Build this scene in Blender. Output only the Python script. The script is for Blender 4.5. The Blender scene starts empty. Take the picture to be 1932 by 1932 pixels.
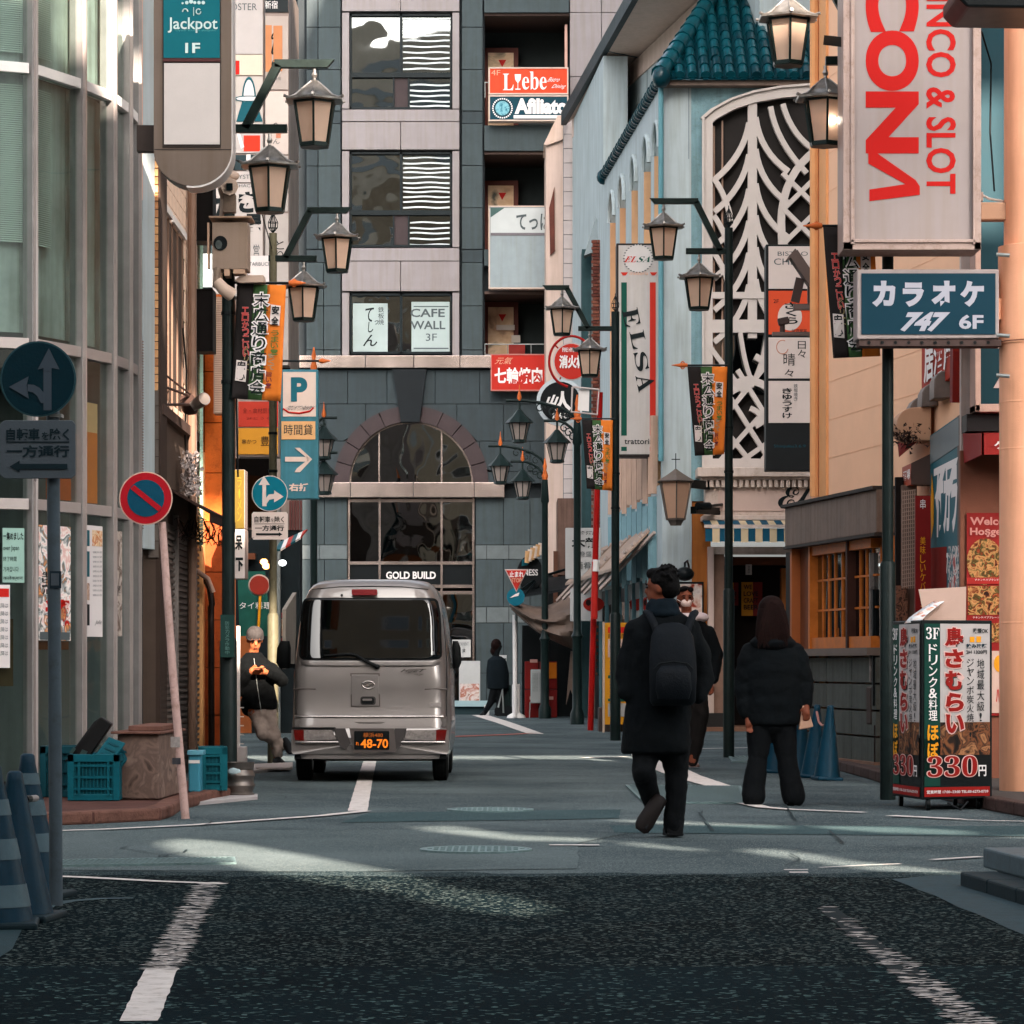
import bpy, bmesh, math, random
from mathutils import Vector, Matrix
random.seed(7)
R = math.radians
sc = bpy.context.scene
COL = sc.collection
F, H0, CX, CY = 6000.0, 1.13, 966.0, 1253.0
cam = bpy.data.cameras.new('camera'); camo = bpy.data.objects.new('camera', cam); COL.objects.link(camo)
camo.location = (0, 0, H0); camo.rotation_euler = (R(90), 0, 0)
cam.sensor_width = 36; cam.lens = 36 * F / 1932
cam.shift_x = 0; cam.shift_y = (CY - 966) / 1932
cam.clip_start = 0.3; cam.clip_end = 900
sc.camera = camo
SUN_H = Vector((0.25, -0.968, 0)).normalized(); SUN_EL = R(30)
SUND = Vector((SUN_H.x * math.cos(SUN_EL), SUN_H.y * math.cos(SUN_EL), math.sin(SUN_EL)))
wd = bpy.data.worlds.new('World'); sc.world = wd; wd.use_nodes = True
nt = wd.node_tree; nt.nodes.clear()
sky = nt.nodes.new('ShaderNodeTexSky'); sky.sky_type = 'NISHITA'; sky.sun_disc = False
sky.sun_elevation = SUN_EL; sky.sun_rotation = math.atan2(SUND.x, SUND.y)
sky.dust_density = 6.0; sky.air_density = 1.0
bg = nt.nodes.new('ShaderNodeBackground'); bg.inputs[1].default_value = 0.10
wo = nt.nodes.new('ShaderNodeOutputWorld')
hs = nt.nodes.new('ShaderNodeHueSaturation'); hs.inputs['Saturation'].default_value = .36
nt.links.new(sky.outputs[0], hs.inputs['Color']); nt.links.new(hs.outputs[0], bg.inputs[0]); nt.links.new(bg.outputs[0], wo.inputs[0])
sl = bpy.data.lights.new('sun', 'SUN'); sl.energy = 5.0; sl.angle = R(0.4); sl.color = (1.0, 0.84, 0.70)
so = bpy.data.objects.new('sun', sl); COL.objects.link(so); so.location = (5, -10, 40)
so.rotation_euler = SUND.to_track_quat('Z', 'Y').to_euler()
vs = sc.view_settings
vs.view_transform = 'Standard'; vs.look = 'None'; vs.gamma = 1; vs.use_curve_mapping = False
vs.exposure = 2.48
sc.cycles.max_bounces = 7; sc.cycles.transparent_max_bounces = 10
def lin(h):
    h = h.lstrip('#')
    o = []
    for i in (0, 2, 4):
        c = int(h[i:i+2], 16) / 255
        o.append(c / 12.92 if c <= .04045 else ((c + .055) / 1.055) ** 2.4)
    return o
MATS = {}
def mat(name, hexc=None, rough=.6, metal=0., var=.14, vs=2.5, bump=.15, bs=90, streak=0., spec=.14, emit=0., trans=0., alpha=1., coat=0., dirt=0., seed=0.):
    if name in MATS: return MATS[name]
    m = bpy.data.materials.new(name); m.use_nodes = True; MATS[name] = m
    n, l = m.node_tree.nodes, m.node_tree.links
    b = n['Principled BSDF']; c = lin(hexc)
    tc = n.new('ShaderNodeTexCoord')
    mp = n.new('ShaderNodeMapping'); l.new(tc.outputs['Object'], mp.inputs[0]); mp.inputs['Location'].default_value = (seed, seed * .7, 0)
    col = None
    if var > 0:
        nz = n.new('ShaderNodeTexNoise'); nz.inputs['Scale'].default_value = vs; nz.inputs['Detail'].default_value = 6; nz.inputs['Roughness'].default_value = .65
        l.new(mp.outputs[0], nz.inputs['Vector'])
        cr = n.new('ShaderNodeValToRGB'); cr.color_ramp.elements[0].position = .3; cr.color_ramp.elements[1].position = .72
        cr.color_ramp.elements[0].color = [x * (1 - var) for x in c] + [1]
        cr.color_ramp.elements[1].color = [min(1, x * (1 + var)) for x in c] + [1]
        l.new(nz.outputs['Fac'], cr.inputs[0]); col = cr.outputs[0]
        if streak > 0:
            m2 = n.new('ShaderNodeMapping'); m2.inputs['Scale'].default_value = (5, 5, .35); l.new(tc.outputs['Object'], m2.inputs[0])
            n2 = n.new('ShaderNodeTexNoise'); n2.inputs['Scale'].default_value = 2.2; n2.inputs['Detail'].default_value = 5; l.new(m2.outputs[0], n2.inputs['Vector'])
            c2 = n.new('ShaderNodeValToRGB'); c2.color_ramp.elements[0].position = .42; c2.color_ramp.elements[1].position = .66
            c2.color_ramp.elements[0].color = (1, 1, 1, 1); k = 1 - streak; c2.color_ramp.elements[1].color = (k, k * .98, k * .94, 1)
            mx = n.new('ShaderNodeMix'); mx.data_type = 'RGBA'; mx.blend_type = 'MULTIPLY'; mx.inputs[0].default_value = 1
            l.new(n2.outputs['Fac'], c2.inputs[0]); l.new(col, mx.inputs[6]); l.new(c2.outputs[0], mx.inputs[7]); col = mx.outputs[2]
        if dirt > 0:
            n3 = n.new('ShaderNodeTexNoise'); n3.inputs['Scale'].default_value = 14; n3.inputs['Detail'].default_value = 8; n3.inputs['Roughness'].default_value = .75; l.new(mp.outputs[0], n3.inputs['Vector'])
            c3 = n.new('ShaderNodeValToRGB'); c3.color_ramp.elements[0].position = .5; c3.color_ramp.elements[1].position = .7
            c3.color_ramp.elements[0].color = (1, 1, 1, 1); k = 1 - dirt; c3.color_ramp.elements[1].color = (k, k * .93, k * .85, 1)
            mx = n.new('ShaderNodeMix'); mx.data_type = 'RGBA'; mx.blend_type = 'MULTIPLY'; mx.inputs[0].default_value = 1
            l.new(n3.outputs['Fac'], c3.inputs[0]); l.new(col, mx.inputs[6]); l.new(c3.outputs[0], mx.inputs[7]); col = mx.outputs[2]
        l.new(col, b.inputs['Base Color'])
        mr = n.new('ShaderNodeMapRange'); mr.inputs['To Min'].default_value = max(0, rough - .08); mr.inputs['To Max'].default_value = min(1, rough + .1)
        l.new(nz.outputs['Fac'], mr.inputs[0]); l.new(mr.outputs[0], b.inputs['Roughness'])
    else:
        b.inputs['Base Color'].default_value = c + [1]; b.inputs['Roughness'].default_value = rough
    b.inputs['Metallic'].default_value = metal; b.inputs['Specular IOR Level'].default_value = spec
    if coat: b.inputs['Coat Weight'].default_value = coat; b.inputs['Coat Roughness'].default_value = .06
    if emit:
        b.inputs['Emission Color'].default_value = c + [1]; b.inputs['Emission Strength'].default_value = emit
    if bump > 0:
        nb = n.new('ShaderNodeTexNoise'); nb.inputs['Scale'].default_value = bs; nb.inputs['Detail'].default_value = 4; l.new(mp.outputs[0], nb.inputs['Vector'])
        bp = n.new('ShaderNodeBump'); bp.inputs['Strength'].default_value = bump; bp.inputs['Distance'].default_value = .01
        l.new(nb.outputs['Fac'], bp.inputs['Height']); l.new(bp.outputs[0], b.inputs['Normal'])
    if trans > 0:
        tl = n.new('ShaderNodeBsdfTranslucent'); tl.inputs[0].default_value = c + [1]
        ms = n.new('ShaderNodeMixShader'); ms.inputs[0].default_value = trans
        l.new(b.outputs[0], ms.inputs[1]); l.new(tl.outputs[0], ms.inputs[2]); l.new(ms.outputs[0], n['Material Output'].inputs[0])
    return m
def glassmat(name, tint, wave=.0, clear=.8, refl=.12, wscale=.6):
    """thin pane: see-through, mirror reflection rising towards grazing, slightly wavy"""
    if name in MATS: return MATS[name]
    m = bpy.data.materials.new(name); m.use_nodes = True; MATS[name] = m
    n, l = m.node_tree.nodes, m.node_tree.links; n.remove(n['Principled BSDF'])
    tr = n.new('ShaderNodeBsdfTransparent'); tr.inputs[0].default_value = [x * clear for x in lin(tint)] + [1]
    gl = n.new('ShaderNodeBsdfGlossy'); gl.inputs['Roughness'].default_value = .02; gl.inputs[0].default_value = (.9, .95, .95, 1)
    fr = n.new('ShaderNodeFresnel'); fr.inputs[0].default_value = 1.5
    ad = n.new('ShaderNodeMath'); ad.operation = 'ADD'; ad.use_clamp = True; ad.inputs[1].default_value = refl
    l.new(fr.outputs[0], ad.inputs[0])
    ge = n.new('ShaderNodeNewGeometry'); sb = n.new('ShaderNodeMath'); sb.operation = 'SUBTRACT'; sb.use_clamp = True
    l.new(ad.outputs[0], sb.inputs[0]); l.new(ge.outputs['Backfacing'], sb.inputs[1])
    ms = n.new('ShaderNodeMixShader'); l.new(sb.outputs[0], ms.inputs[0]); l.new(tr.outputs[0], ms.inputs[1]); l.new(gl.outputs[0], ms.inputs[2])
    l.new(ms.outputs[0], n['Material Output'].inputs[0])
    if wave:
        tc = n.new('ShaderNodeTexCoord'); nz = n.new('ShaderNodeTexNoise'); nz.inputs['Scale'].default_value = wscale; nz.inputs['Detail'].default_value = 2
        l.new(tc.outputs['Object'], nz.inputs['Vector'])
        bp = n.new('ShaderNodeBump'); bp.inputs['Strength'].default_value = wave; bp.inputs['Distance'].default_value = .1
        l.new(nz.outputs['Fac'], bp.inputs['Height']); l.new(bp.outputs[0], gl.inputs['Normal']); l.new(bp.outputs[0], fr.inputs['Normal'])
    return m
def multimat(name, cols=None, scale=8, rough=.6, sharp=False, stretch=(1, 1, 1), detail=4):
    """blotchy print of several colours (food photographs, posters, old paint)"""
    if name in MATS: return MATS[name]
    m = bpy.data.materials.new(name); m.use_nodes = True; MATS[name] = m
    n, l = m.node_tree.nodes, m.node_tree.links; b = n['Principled BSDF']; b.inputs['Roughness'].default_value = rough; b.inputs['Specular IOR Level'].default_value = .15
    tc = n.new('ShaderNodeTexCoord'); mp = n.new('ShaderNodeMapping'); mp.inputs['Scale'].default_value = stretch; l.new(tc.outputs['Object'], mp.inputs[0])
    nz = n.new('ShaderNodeTexNoise'); nz.inputs['Scale'].default_value = scale; nz.inputs['Detail'].default_value = detail; nz.inputs['Distortion'].default_value = .8; l.new(mp.outputs[0], nz.inputs['Vector'])
    cr = n.new('ShaderNodeValToRGB'); e = cr.color_ramp.elements
    k = len(cols)
    for i, c in enumerate(cols):
        p = .3 + .42 * i / max(1, k - 1)
        el = e[i] if i < 2 else e.new(p)
        el.position = p; el.color = lin(c) + [1]
    if sharp: cr.color_ramp.interpolation = 'CONSTANT'
    l.new(nz.outputs['Fac'], cr.inputs[0]); l.new(cr.outputs[0], b.inputs['Base Color'])
    return m
def asphalt(name, dark, light, speck, sscale, bumpd, patch=.5, rare=.75):
    m = bpy.data.materials.new(name); m.use_nodes = True; MATS[name] = m
    n, l = m.node_tree.nodes, m.node_tree.links; b = n['Principled BSDF']
    tc = n.new('ShaderNodeTexCoord')
    big = n.new('ShaderNodeTexNoise'); big.inputs['Scale'].default_value = patch; big.inputs['Detail'].default_value = 8; big.inputs['Roughness'].default_value = .6; l.new(tc.outputs['Object'], big.inputs['Vector'])
    cr = n.new('ShaderNodeValToRGB'); cr.color_ramp.elements[0].position = .32; cr.color_ramp.elements[1].position = .7
    cr.color_ramp.elements[0].color = lin(dark) + [1]; cr.color_ramp.elements[1].color = lin(light) + [1]; l.new(big.outputs['Fac'], cr.inputs[0])
    v = n.new('ShaderNodeTexVoronoi'); v.inputs['Scale'].default_value = sscale; l.new(tc.outputs['Object'], v.inputs['Vector'])
    sep = n.new('ShaderNodeSeparateColor'); l.new(v.outputs['Color'], sep.inputs[0])
    th = n.new('ShaderNodeMapRange'); th.inputs['From Min'].default_value = rare; th.inputs['From Max'].default_value = 1.; l.new(sep.outputs[0], th.inputs[0])
    mx = n.new('ShaderNodeMix'); mx.data_type = 'RGBA'; l.new(th.outputs[0], mx.inputs[0]); l.new(cr.outputs[0], mx.inputs[6]); mx.inputs[7].default_value = lin(speck) + [1]
    fine = n.new('ShaderNodeTexNoise'); fine.inputs['Scale'].default_value = 160; fine.inputs['Detail'].default_value = 3; l.new(tc.outputs['Object'], fine.inputs['Vector'])
    m2 = n.new('ShaderNodeMix'); m2.data_type = 'RGBA'; m2.blend_type = 'MULTIPLY'; m2.inputs[0].default_value = .8
    fr = n.new('ShaderNodeMapRange'); fr.inputs['From Min'].default_value = .35; fr.inputs['From Max'].default_value = .65; fr.inputs['To Min'].default_value = .55; fr.inputs['To Max'].default_value = 1.35; fr.clamp = False
    l.new(fine.outputs['Fac'], fr.inputs[0]); l.new(mx.outputs[2], m2.inputs[6]); l.new(fr.outputs[0], m2.inputs[7])
    l.new(m2.outputs[2], b.inputs['Base Color']); b.inputs['Roughness'].default_value = .95; b.inputs['Specular IOR Level'].default_value = .03
    ad = n.new('ShaderNodeMath'); ad.operation = 'ADD'; l.new(v.outputs['Distance'], ad.inputs[0]); l.new(fine.outputs['Fac'], ad.inputs[1])
    bp = n.new('ShaderNodeBump'); bp.inputs['Strength'].default_value = bumpd; bp.inputs['Distance'].default_value = .012
    l.new(ad.outputs[0], bp.inputs['Height']); l.new(bp.outputs[0], b.inputs['Normal'])
    return m
def W(px, py, Y): return Vector(((px - CX) / F * Y, Y, H0 - (py - CY) / F * Y))
def G(px, py, z=0.):
    Y = F * (H0 - z) / (py - CY); return Vector(((px - CX) / F * Y, Y, z))
UP = Vector((0, 0, 1)); CAM = Vector((0, 0, H0))
class Plane:
    def __init__(s, a, b=None):
        """a: depth of a wall facing the camera, or two ground points left -> right"""
        if b is None: s.p = Vector((0, a, 0)); s.d = Vector((1, 0, 0))
        else: s.p = Vector((a[0], a[1], 0)); s.d = (Vector((b[0], b[1], 0)) - s.p).normalized()
        s.n = s.d.cross(UP)
    def at(s, px, py, off=0.):
        r = Vector(((px - CX) / F, 1, -(py - CY) / F))
        t = (s.p - CAM).dot(s.n) / r.dot(s.n)
        return CAM + r * t + s.n * off
class MB:
    def __init__(s): s.v = []; s.f = []; s.m = []
    def add(s, vs, fs, mi=0):
        o = len(s.v); s.v += [Vector(v) for v in vs]; s.f += [[o + i for i in f] for f in fs]; s.m += [mi] * len(fs); return s
    def poly(s, pts, mi=0): return s.add(pts, [list(range(len(pts)))], mi)
    def prism(s, pts, vec, mi=0):
        n = len(pts); vec = Vector(vec)
        return s.add(list(pts) + [Vector(p) + vec for p in pts], [list(range(n))[::-1], list(range(n, 2*n))] + [[i, (i+1) % n, n + (i+1) % n, n + i] for i in range(n)], mi)
    def box(s, c, d, mi=0, rz=0.):
        c = Vector(c); q = Matrix.Rotation(rz, 3, 'Z')
        vs = [c + q @ Vector((x * d[0] / 2, y * d[1] / 2, z * d[2] / 2)) for z in (-1, 1) for x, y in ((-1, -1), (1, -1), (1, 1), (-1, 1))]
        return s.add(vs, [[3, 2, 1, 0], [4, 5, 6, 7], [0, 1, 5, 4], [1, 2, 6, 5], [2, 3, 7, 6], [3, 0, 4, 7]], mi)
    def beam(s, a, b, w, h, mi=0, up=UP):
        a, b = Vector(a), Vector(b); d = (b - a).normalized(); x = d.cross(up)
        if x.length < 1e-4: x = d.cross(Vector((0, 1, 0)))
        x.normalize(); y = x.cross(d)
        pts = [a + x * (i * w / 2) + y * (j * h / 2) for i, j in ((-1, -1), (1, -1), (1, 1), (-1, 1))]
        return s.prism(pts, b - a, mi)
    def rect(s, P, x0, y0, x1, y1, o0=0., o1=.05, mi=0):
        a = P.at(x0, y1); b = P.at(x1, y1); z1 = P.at(x0, y0).z; z2 = P.at(x1, y0).z
        a0 = Vector((a.x, a.y, a.z)); b0 = Vector((b.x, b.y, a.z))
        pts = [a0, b0, Vector((b.x, b.y, z1)), Vector((a.x, a.y, z1))]
        return s.prism([p + P.n * o0 for p in pts], P.n * (o1 - o0), mi)
    def rectz(s, P, x0, x1, z0, z1, o0=0., o1=.05, mi=0):
        a = P.at(x0, CY); b = P.at(x1, CY)
        pts = [Vector((a.x, a.y, z0)), Vector((b.x, b.y, z0)), Vector((b.x, b.y, z1)), Vector((a.x, a.y, z1))]
        return s.prism([p + P.n * o0 for p in pts], P.n * (o1 - o0), mi)
    def tube(s, pts, r, n=8, mi=0, cap=True):
        pts = [Vector(p) for p in pts]; k = len(pts)
        rs = r if isinstance(r, (list, tuple)) else [r] * k
        vs = []; px = None
        for i, p in enumerate(pts):
            d = (pts[min(i+1, k-1)] - pts[max(i-1, 0)]).normalized()
            if px is None: px = d.cross(UP if abs(d.z) < .95 else Vector((0, 1, 0)))
            x = (px - d * px.dot(d)); x.normalize(); px = x; y = d.cross(x)
            for j in range(n):
                a = 2 * math.pi * j / n; vs.append(p + (x * math.cos(a) + y * math.sin(a)) * rs[i])
        fs = [[i*n + j, i*n + (j+1) % n, (i+1)*n + (j+1) % n, (i+1)*n + j] for i in range(k-1) for j in range(n)]
        if cap: fs += [list(range(n))[::-1], [(k-1)*n + j for j in range(n)]]
        return s.add(vs, fs, mi)
    def lathe(s, prof, c=(0, 0, 0), n=16, mi=0, ph=0., sx=1., sy=1.):
        c = Vector(c); vs = []; k = len(prof)
        for r, z in prof:
            for j in range(n):
                a = 2 * math.pi * j / n + ph; vs.append(c + Vector((math.cos(a) * r * sx, math.sin(a) * r * sy, z)))
        fs = [[i*n + j, i*n + (j+1) % n, (i+1)*n + (j+1) % n, (i+1)*n + j] for i in range(k-1) for j in range(n)]
        fs += [list(range(n))[::-1], [(k-1)*n + j for j in range(n)]]
        return s.add(vs, fs, mi)
    def ball(s, c, r, n=12, mi=0, M=None):
        c = Vector(c); r = (r, r, r) if not isinstance(r, (tuple, list)) else r
        vs = []; h = n // 2
        for i in range(1, h):
            t = math.pi * i / h
            for j in range(n):
                a = 2 * math.pi * j / n
                v = Vector((math.sin(t) * math.cos(a) * r[0], math.sin(t) * math.sin(a) * r[1], math.cos(t) * r[2]))
                vs.append(c + (M @ v if M else v))
        tp = Vector((0, 0, r[2])); vs += [c + (M @ tp if M else tp), c - (M @ tp if M else tp)]
        k = (h-1) * n
        fs = [[i*n + j, (i+1)*n + j, (i+1)*n + (j+1) % n, i*n + (j+1) % n] for i in range(h-2) for j in range(n)]
        fs += [[k, j, (j+1) % n] for j in range(n)] + [[k+1, (h-2)*n + (j+1) % n, (h-2)*n + j] for j in range(n)]
        return s.add(vs, fs, mi)
    def loft(s, secs, n=24, mi=0, e=2.0):
        """secs: (centre, half width, half depth[, exponent]) stacked upwards, ring in the xy plane"""
        vs = []; k = len(secs)
        for q in secs:
            c, a, b = Vector(q[0]), q[1], q[2]; ex = q[3] if len(q) > 3 else e; yaw = q[4] if len(q) > 4 else 0
            for j in range(n):
                t = 2 * math.pi * j / n; ct, st = math.cos(t), math.sin(t)
                x = math.copysign(abs(ct) ** (2/ex), ct) * a; y = math.copysign(abs(st) ** (2/ex), st) * b
                vs.append(c + Vector((x * math.cos(yaw) - y * math.sin(yaw), x * math.sin(yaw) + y * math.cos(yaw), 0)))
        fs = [[i*n + j, i*n + (j+1) % n, (i+1)*n + (j+1) % n, (i+1)*n + j] for i in range(k-1) for j in range(n)]
        fs += [list(range(n))[::-1], [(k-1)*n + j for j in range(n)]]
        return s.add(vs, fs, mi)
def tag(o, label=None, cat=None, group=None, kind=None):
    if label: o['label'] = label
    if cat: o['category'] = cat
    if group: o['group'] = group
    if kind: o['kind'] = kind
    return o
def thing(name, label, cat, loc=(0, 0, 0), group=None, rz=0.):
    o = bpy.data.objects.new(name, None); COL.objects.link(o); o.location = loc; o.rotation_euler = (0, 0, rz); o.empty_display_size = .2
    return tag(o, label, cat, group)
def rootloc(p):
    v = Vector((0, 0, 0))
    while p is not None: v = v + Vector(p.location); p = p.parent
    return v
def mesh(name, mb, mats, off=Vector((0, 0, 0)), smooth=None, recalc=True):
    me = bpy.data.meshes.new(name)
    me.from_pydata([v - off for v in mb.v], [], mb.f)
    for m in (mats if isinstance(mats, (list, tuple)) else [mats]): me.materials.append(m)
    me.polygons.foreach_set('material_index', mb.m)
    if recalc:
        bm = bmesh.new(); bm.from_mesh(me); bmesh.ops.recalc_face_normals(bm, faces=bm.faces[:]); bm.to_mesh(me); bm.free()
    if smooth is not None:
        me.polygons.foreach_set('use_smooth', [True] * len(me.polygons)); me.set_sharp_from_angle(angle=R(smooth))
    me.update()
    return me
def part(name, mb, mats, parent=None, smooth=None, bevel=0., kind=None, label=None, recalc=True, local=False):
    """one mesh object; world coordinates unless local (then the parent's own frame)"""
    off = rootloc(parent) if (parent and not local) else Vector((0, 0, 0))
    me = mesh(name, mb, mats, off, smooth, recalc)
    o = bpy.data.objects.new(name, me); COL.objects.link(o)
    if parent: o.parent = parent
    if bevel:
        b = o.modifiers.new('bevel', 'BEVEL'); b.width = bevel; b.segments = 2; b.limit_method = 'ANGLE'; b.angle_limit = R(40)
    if kind: o['kind'] = kind
    if label: o['label'] = label
    return o
def struct(name, mb, mats, **k): return part(name, mb, mats, kind='structure', **k)
KIDS = {}
def copy_tree(o, parent=None):
    c = o.copy(); COL.objects.link(c)
    if parent: c.parent = parent
    for ch in list(o.children): copy_tree(ch, c)
    return c
def inst(name, me, parent, loc, rot=None, scale=None, kind=None):
    """a small piece sharing its mesh with its likes"""
    o = bpy.data.objects.new(name, me); COL.objects.link(o); o.parent = parent
    o.location = Vector(loc) - rootloc(parent)
    if rot: o.rotation_euler = rot
    if scale: o.scale = scale
    return o
GC = {}
def glyphs(txt, bold=0., sans=True):
    key = (txt, round(bold, 3))
    if key in GC: return GC[key]
    cu = bpy.data.curves.new('t', 'FONT'); cu.body = txt; cu.size = 1; cu.offset = bold; cu.resolution_u = 10 if txt in ('C', 'O', 'P') else 3; cu.fill_mode = 'FRONT'
    cu.space_line = 1.0
    ob = bpy.data.objects.new('t', cu); COL.objects.link(ob)
    bpy.context.view_layer.update()
    me = bpy.data.meshes.new_from_object(ob.evaluated_get(bpy.context.evaluated_depsgraph_get()))
    vs = [(v.co.x, v.co.y) for v in me.vertices]; fs = [list(p.vertices) for p in me.polygons]
    bpy.data.objects.remove(ob); bpy.data.curves.remove(cu); bpy.data.meshes.remove(me)
    if not vs: vs = [(0, 0), (1, 0), (1, 1)]; fs = []
    x0 = min(v[0] for v in vs); x1 = max(v[0] for v in vs); y0 = min(v[1] for v in vs); y1 = max(v[1] for v in vs)
    GC[key] = (vs, fs, x0, x1, y0, y1); return GC[key]
def put_text(mb, P, txt, x0, y0, x1, y1, off=.006, bold=0., shear=0., rot=0, vert=False, grow=0., keep=False, mi=0, slant=0., ref=None):
    """P: Plane (pixel box) or a function (u,v)->point; fills the box with the text"""
    if vert:
        n = len(txt); h = (y1 - y0) / n
        for i, ch in enumerate(txt):
            sx = slant * (i + .5) / n
            if ch == ' ': continue
            mx = (x1 - x0) * (.28 if ch in '、・!' else .0)
            small = .12 if ch in 'ャッォュ' else 0
            put_text(mb, P, ch, x0 + sx + mx + small * (x1 - x0), y0 + i * h + h * .05 + small * h, x1 + sx - mx - small * (x1 - x0) * .5, y0 + (i + 1) * h - h * .05, off, bold, shear, 0, False, grow, mi=mi, ref=ref if ch not in 'ーｰ' else None)
        return mb
    vs, fs, a0, a1, b0, b1 = glyphs(txt, bold + grow)
    if grow or ref is not None:
        _, _, c0, c1, d0, d1 = glyphs(txt, bold)
    else: c0, c1, d0, d1 = a0, a1, b0, b1
    if txt in ('ー', '一', '-', 'り', 'っ'):
        cy = (d0 + d1) / 2; hh = max(d1 - d0, .62 if txt == 'り' else .45) / 2; d0, d1 = cy - hh, cy + hh
        cx = (c0 + c1) / 2; hw = max(c1 - c0, .7) / 2; c0, c1 = cx - hw, cx + hw
    w, h = max(c1 - c0, 1e-4), max(d1 - d0, 1e-4)
    if callable(P): f = P
    else:
        A = P.at(x0, y1, off); B = P.at(x1, y1, off); D = P.at(x0, y0, off); E = P.at(x1, y0, off)
        f = lambda u, v: A * (1-u) * (1-v) + B * u * (1-v) + D * (1-u) * v + E * u * v
    out = []
    for x, y in vs:
        u = (x - c0) / w; v = (y - d0) / h; u += shear * (v - .5)
        if rot == 90: u, v = v, 1 - u
        elif rot == -90: u, v = 1 - v, u
        out.append(f(u, v))
    return mb.add(out, fs, mi)
def text(parent, P, txt, x0, y0, x1, y1, m, name='lettering', **k):
    mb = MB(); put_text(mb, P, txt, x0, y0, x1, y1, **k)
    return part(name, mb, m, parent, recalc=False)
M = {}
def sign(name, label, cat, P, x0, y0, x1, y1, depth=.15, face='#d8d0cc', frame='#4a4a4a', fw=2., group=None, back=None, o=0., rough=.5, facem=None, framem=None):
    """a box sign: body, frame bars round a face sheet"""
    t = thing(name, label, cat, P.at((x0+x1)/2, y1), group)
    body = MB().rect(P, x0, y0, x1, y1, o - depth, o)
    fm = framem or mat('fr'+frame, frame, .5, var=.12)
    part('sign_box', body, fm, t, bevel=.006)
    part('sign_face', MB().rect(P, x0+fw, y0+fw, x1-fw, y1-fw, o + .002, o + .006), facem or mat('fc'+face, face, rough, var=.07, vs=4, bump=.02, streak=.06), t)
    if fw > .5:
        fr = MB()
        for q in ((x0, y0, x1, y0+fw), (x0, y1-fw, x1, y1), (x0, y0+fw, x0+fw, y1-fw), (x1-fw, y0+fw, x1, y1-fw)): fr.rect(P, *q, o + .001, o + .022)
        part('frame', fr, fm, t)
    return t
WHT = mat('paint_white', '#dcd6d2', .5, var=.08, bump=.03)
BLK = mat('paint_black', '#0b1012', .45, var=.2, bump=.03)
INK = mat('ink', '#10181a', .6, var=0, bump=0)
INKW = mat('ink_white', '#e6dfdc', .55, var=0, bump=0)
INKR = mat('ink_red', '#b81c14', .55, var=0, bump=0)
INKT = mat('ink_teal', '#0b4f5a', .55, var=0, bump=0)
INKG = mat('ink_green', '#0e4a3c', .55, var=0, bump=0)
INKY = mat('ink_yellow', '#e0951c', .55, var=0, bump=0)
INKS = mat('ink_grey', '#50585a', .6, var=0, bump=0)
STEEL = mat('galvanised', '#8e9290', .45, metal=.6, var=.15, bump=.05)
POLE = mat('pole_green_black', '#121d1c', .42, var=.25, vs=6, bump=.08, dirt=.3)
IRON = mat('iron_black', '#0a1112', .4, var=.25, bump=.05)
ORF = mat('finial_orange', '#c4622e', .45, var=.2)
CLEAR = glassmat('clear_pane', '#dfeeee', wave=.05)
DARKG = glassmat('dark_pane', '#3a4a4c', wave=.25, clear=.5, refl=.16)
# GROUND
ASP = asphalt('asphalt_smooth', '#2f3b40', '#5d686a', '#8d9694', 170, .6, .55)
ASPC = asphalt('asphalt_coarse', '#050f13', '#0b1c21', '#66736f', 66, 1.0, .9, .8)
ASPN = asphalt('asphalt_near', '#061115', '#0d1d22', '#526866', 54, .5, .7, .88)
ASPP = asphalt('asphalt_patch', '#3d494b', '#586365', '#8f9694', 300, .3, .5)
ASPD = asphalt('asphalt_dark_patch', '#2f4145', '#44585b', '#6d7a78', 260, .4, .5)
LINEW = mat('road_paint', '#cfc6c0', .7, var=.1, vs=9, bump=.4, bs=220, dirt=.45)
LINER = mat('road_paint_red', '#b0645a', .7, var=.12, bump=.3, dirt=.4)
CONC = mat('concrete', '#7d7a75', .8, var=.2, vs=3, bump=.4, bs=120, dirt=.4)
gm = MB()
xs = [-260, -60, -20, -8, 0, 8, 20, 60, 260]; ys = [-200, -40, 0, 8, 14, 20, 30, 45, 70, 120, 420]
gm.add([(x, y, 0) for y in ys for x in xs], [[j*9 + i, j*9 + i+1, (j+1)*9 + i+1, (j+1)*9 + i] for j in range(10) for i in range(8)])
struct('road', gm, ASP)
def sheet(name, pts, m, z=.004, mbx=None):
    mb = MB().poly([Vector((p[0], p[1], z)) for p in pts]); return struct(name, mb, m)
def gp(l): return [G(*p) for p in l]
def wob(l, seed, amp=.04, step=.35):
    """a paved edge is never a ruler line"""
    rnd = random.Random(seed); o = []
    for i, a in enumerate(l):
        b = l[(i+1) % len(l)]; a = Vector(a); b = Vector(b); k = max(1, int((b-a).length / step))
        for j in range(k): o.append(a.lerp(b, j / k) + Vector((rnd.uniform(-amp, amp), rnd.uniform(-amp, amp), 0)))
    return o
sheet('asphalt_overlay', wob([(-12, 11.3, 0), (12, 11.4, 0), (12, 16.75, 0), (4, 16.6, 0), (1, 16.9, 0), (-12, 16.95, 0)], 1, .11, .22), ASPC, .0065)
sheet('asphalt_overlay', wob([(-12, -20, 0), (12, -20, 0), (12, 11.9, 0), (-12, 11.75, 0)], 2, .03), ASPN, .0075)
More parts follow.
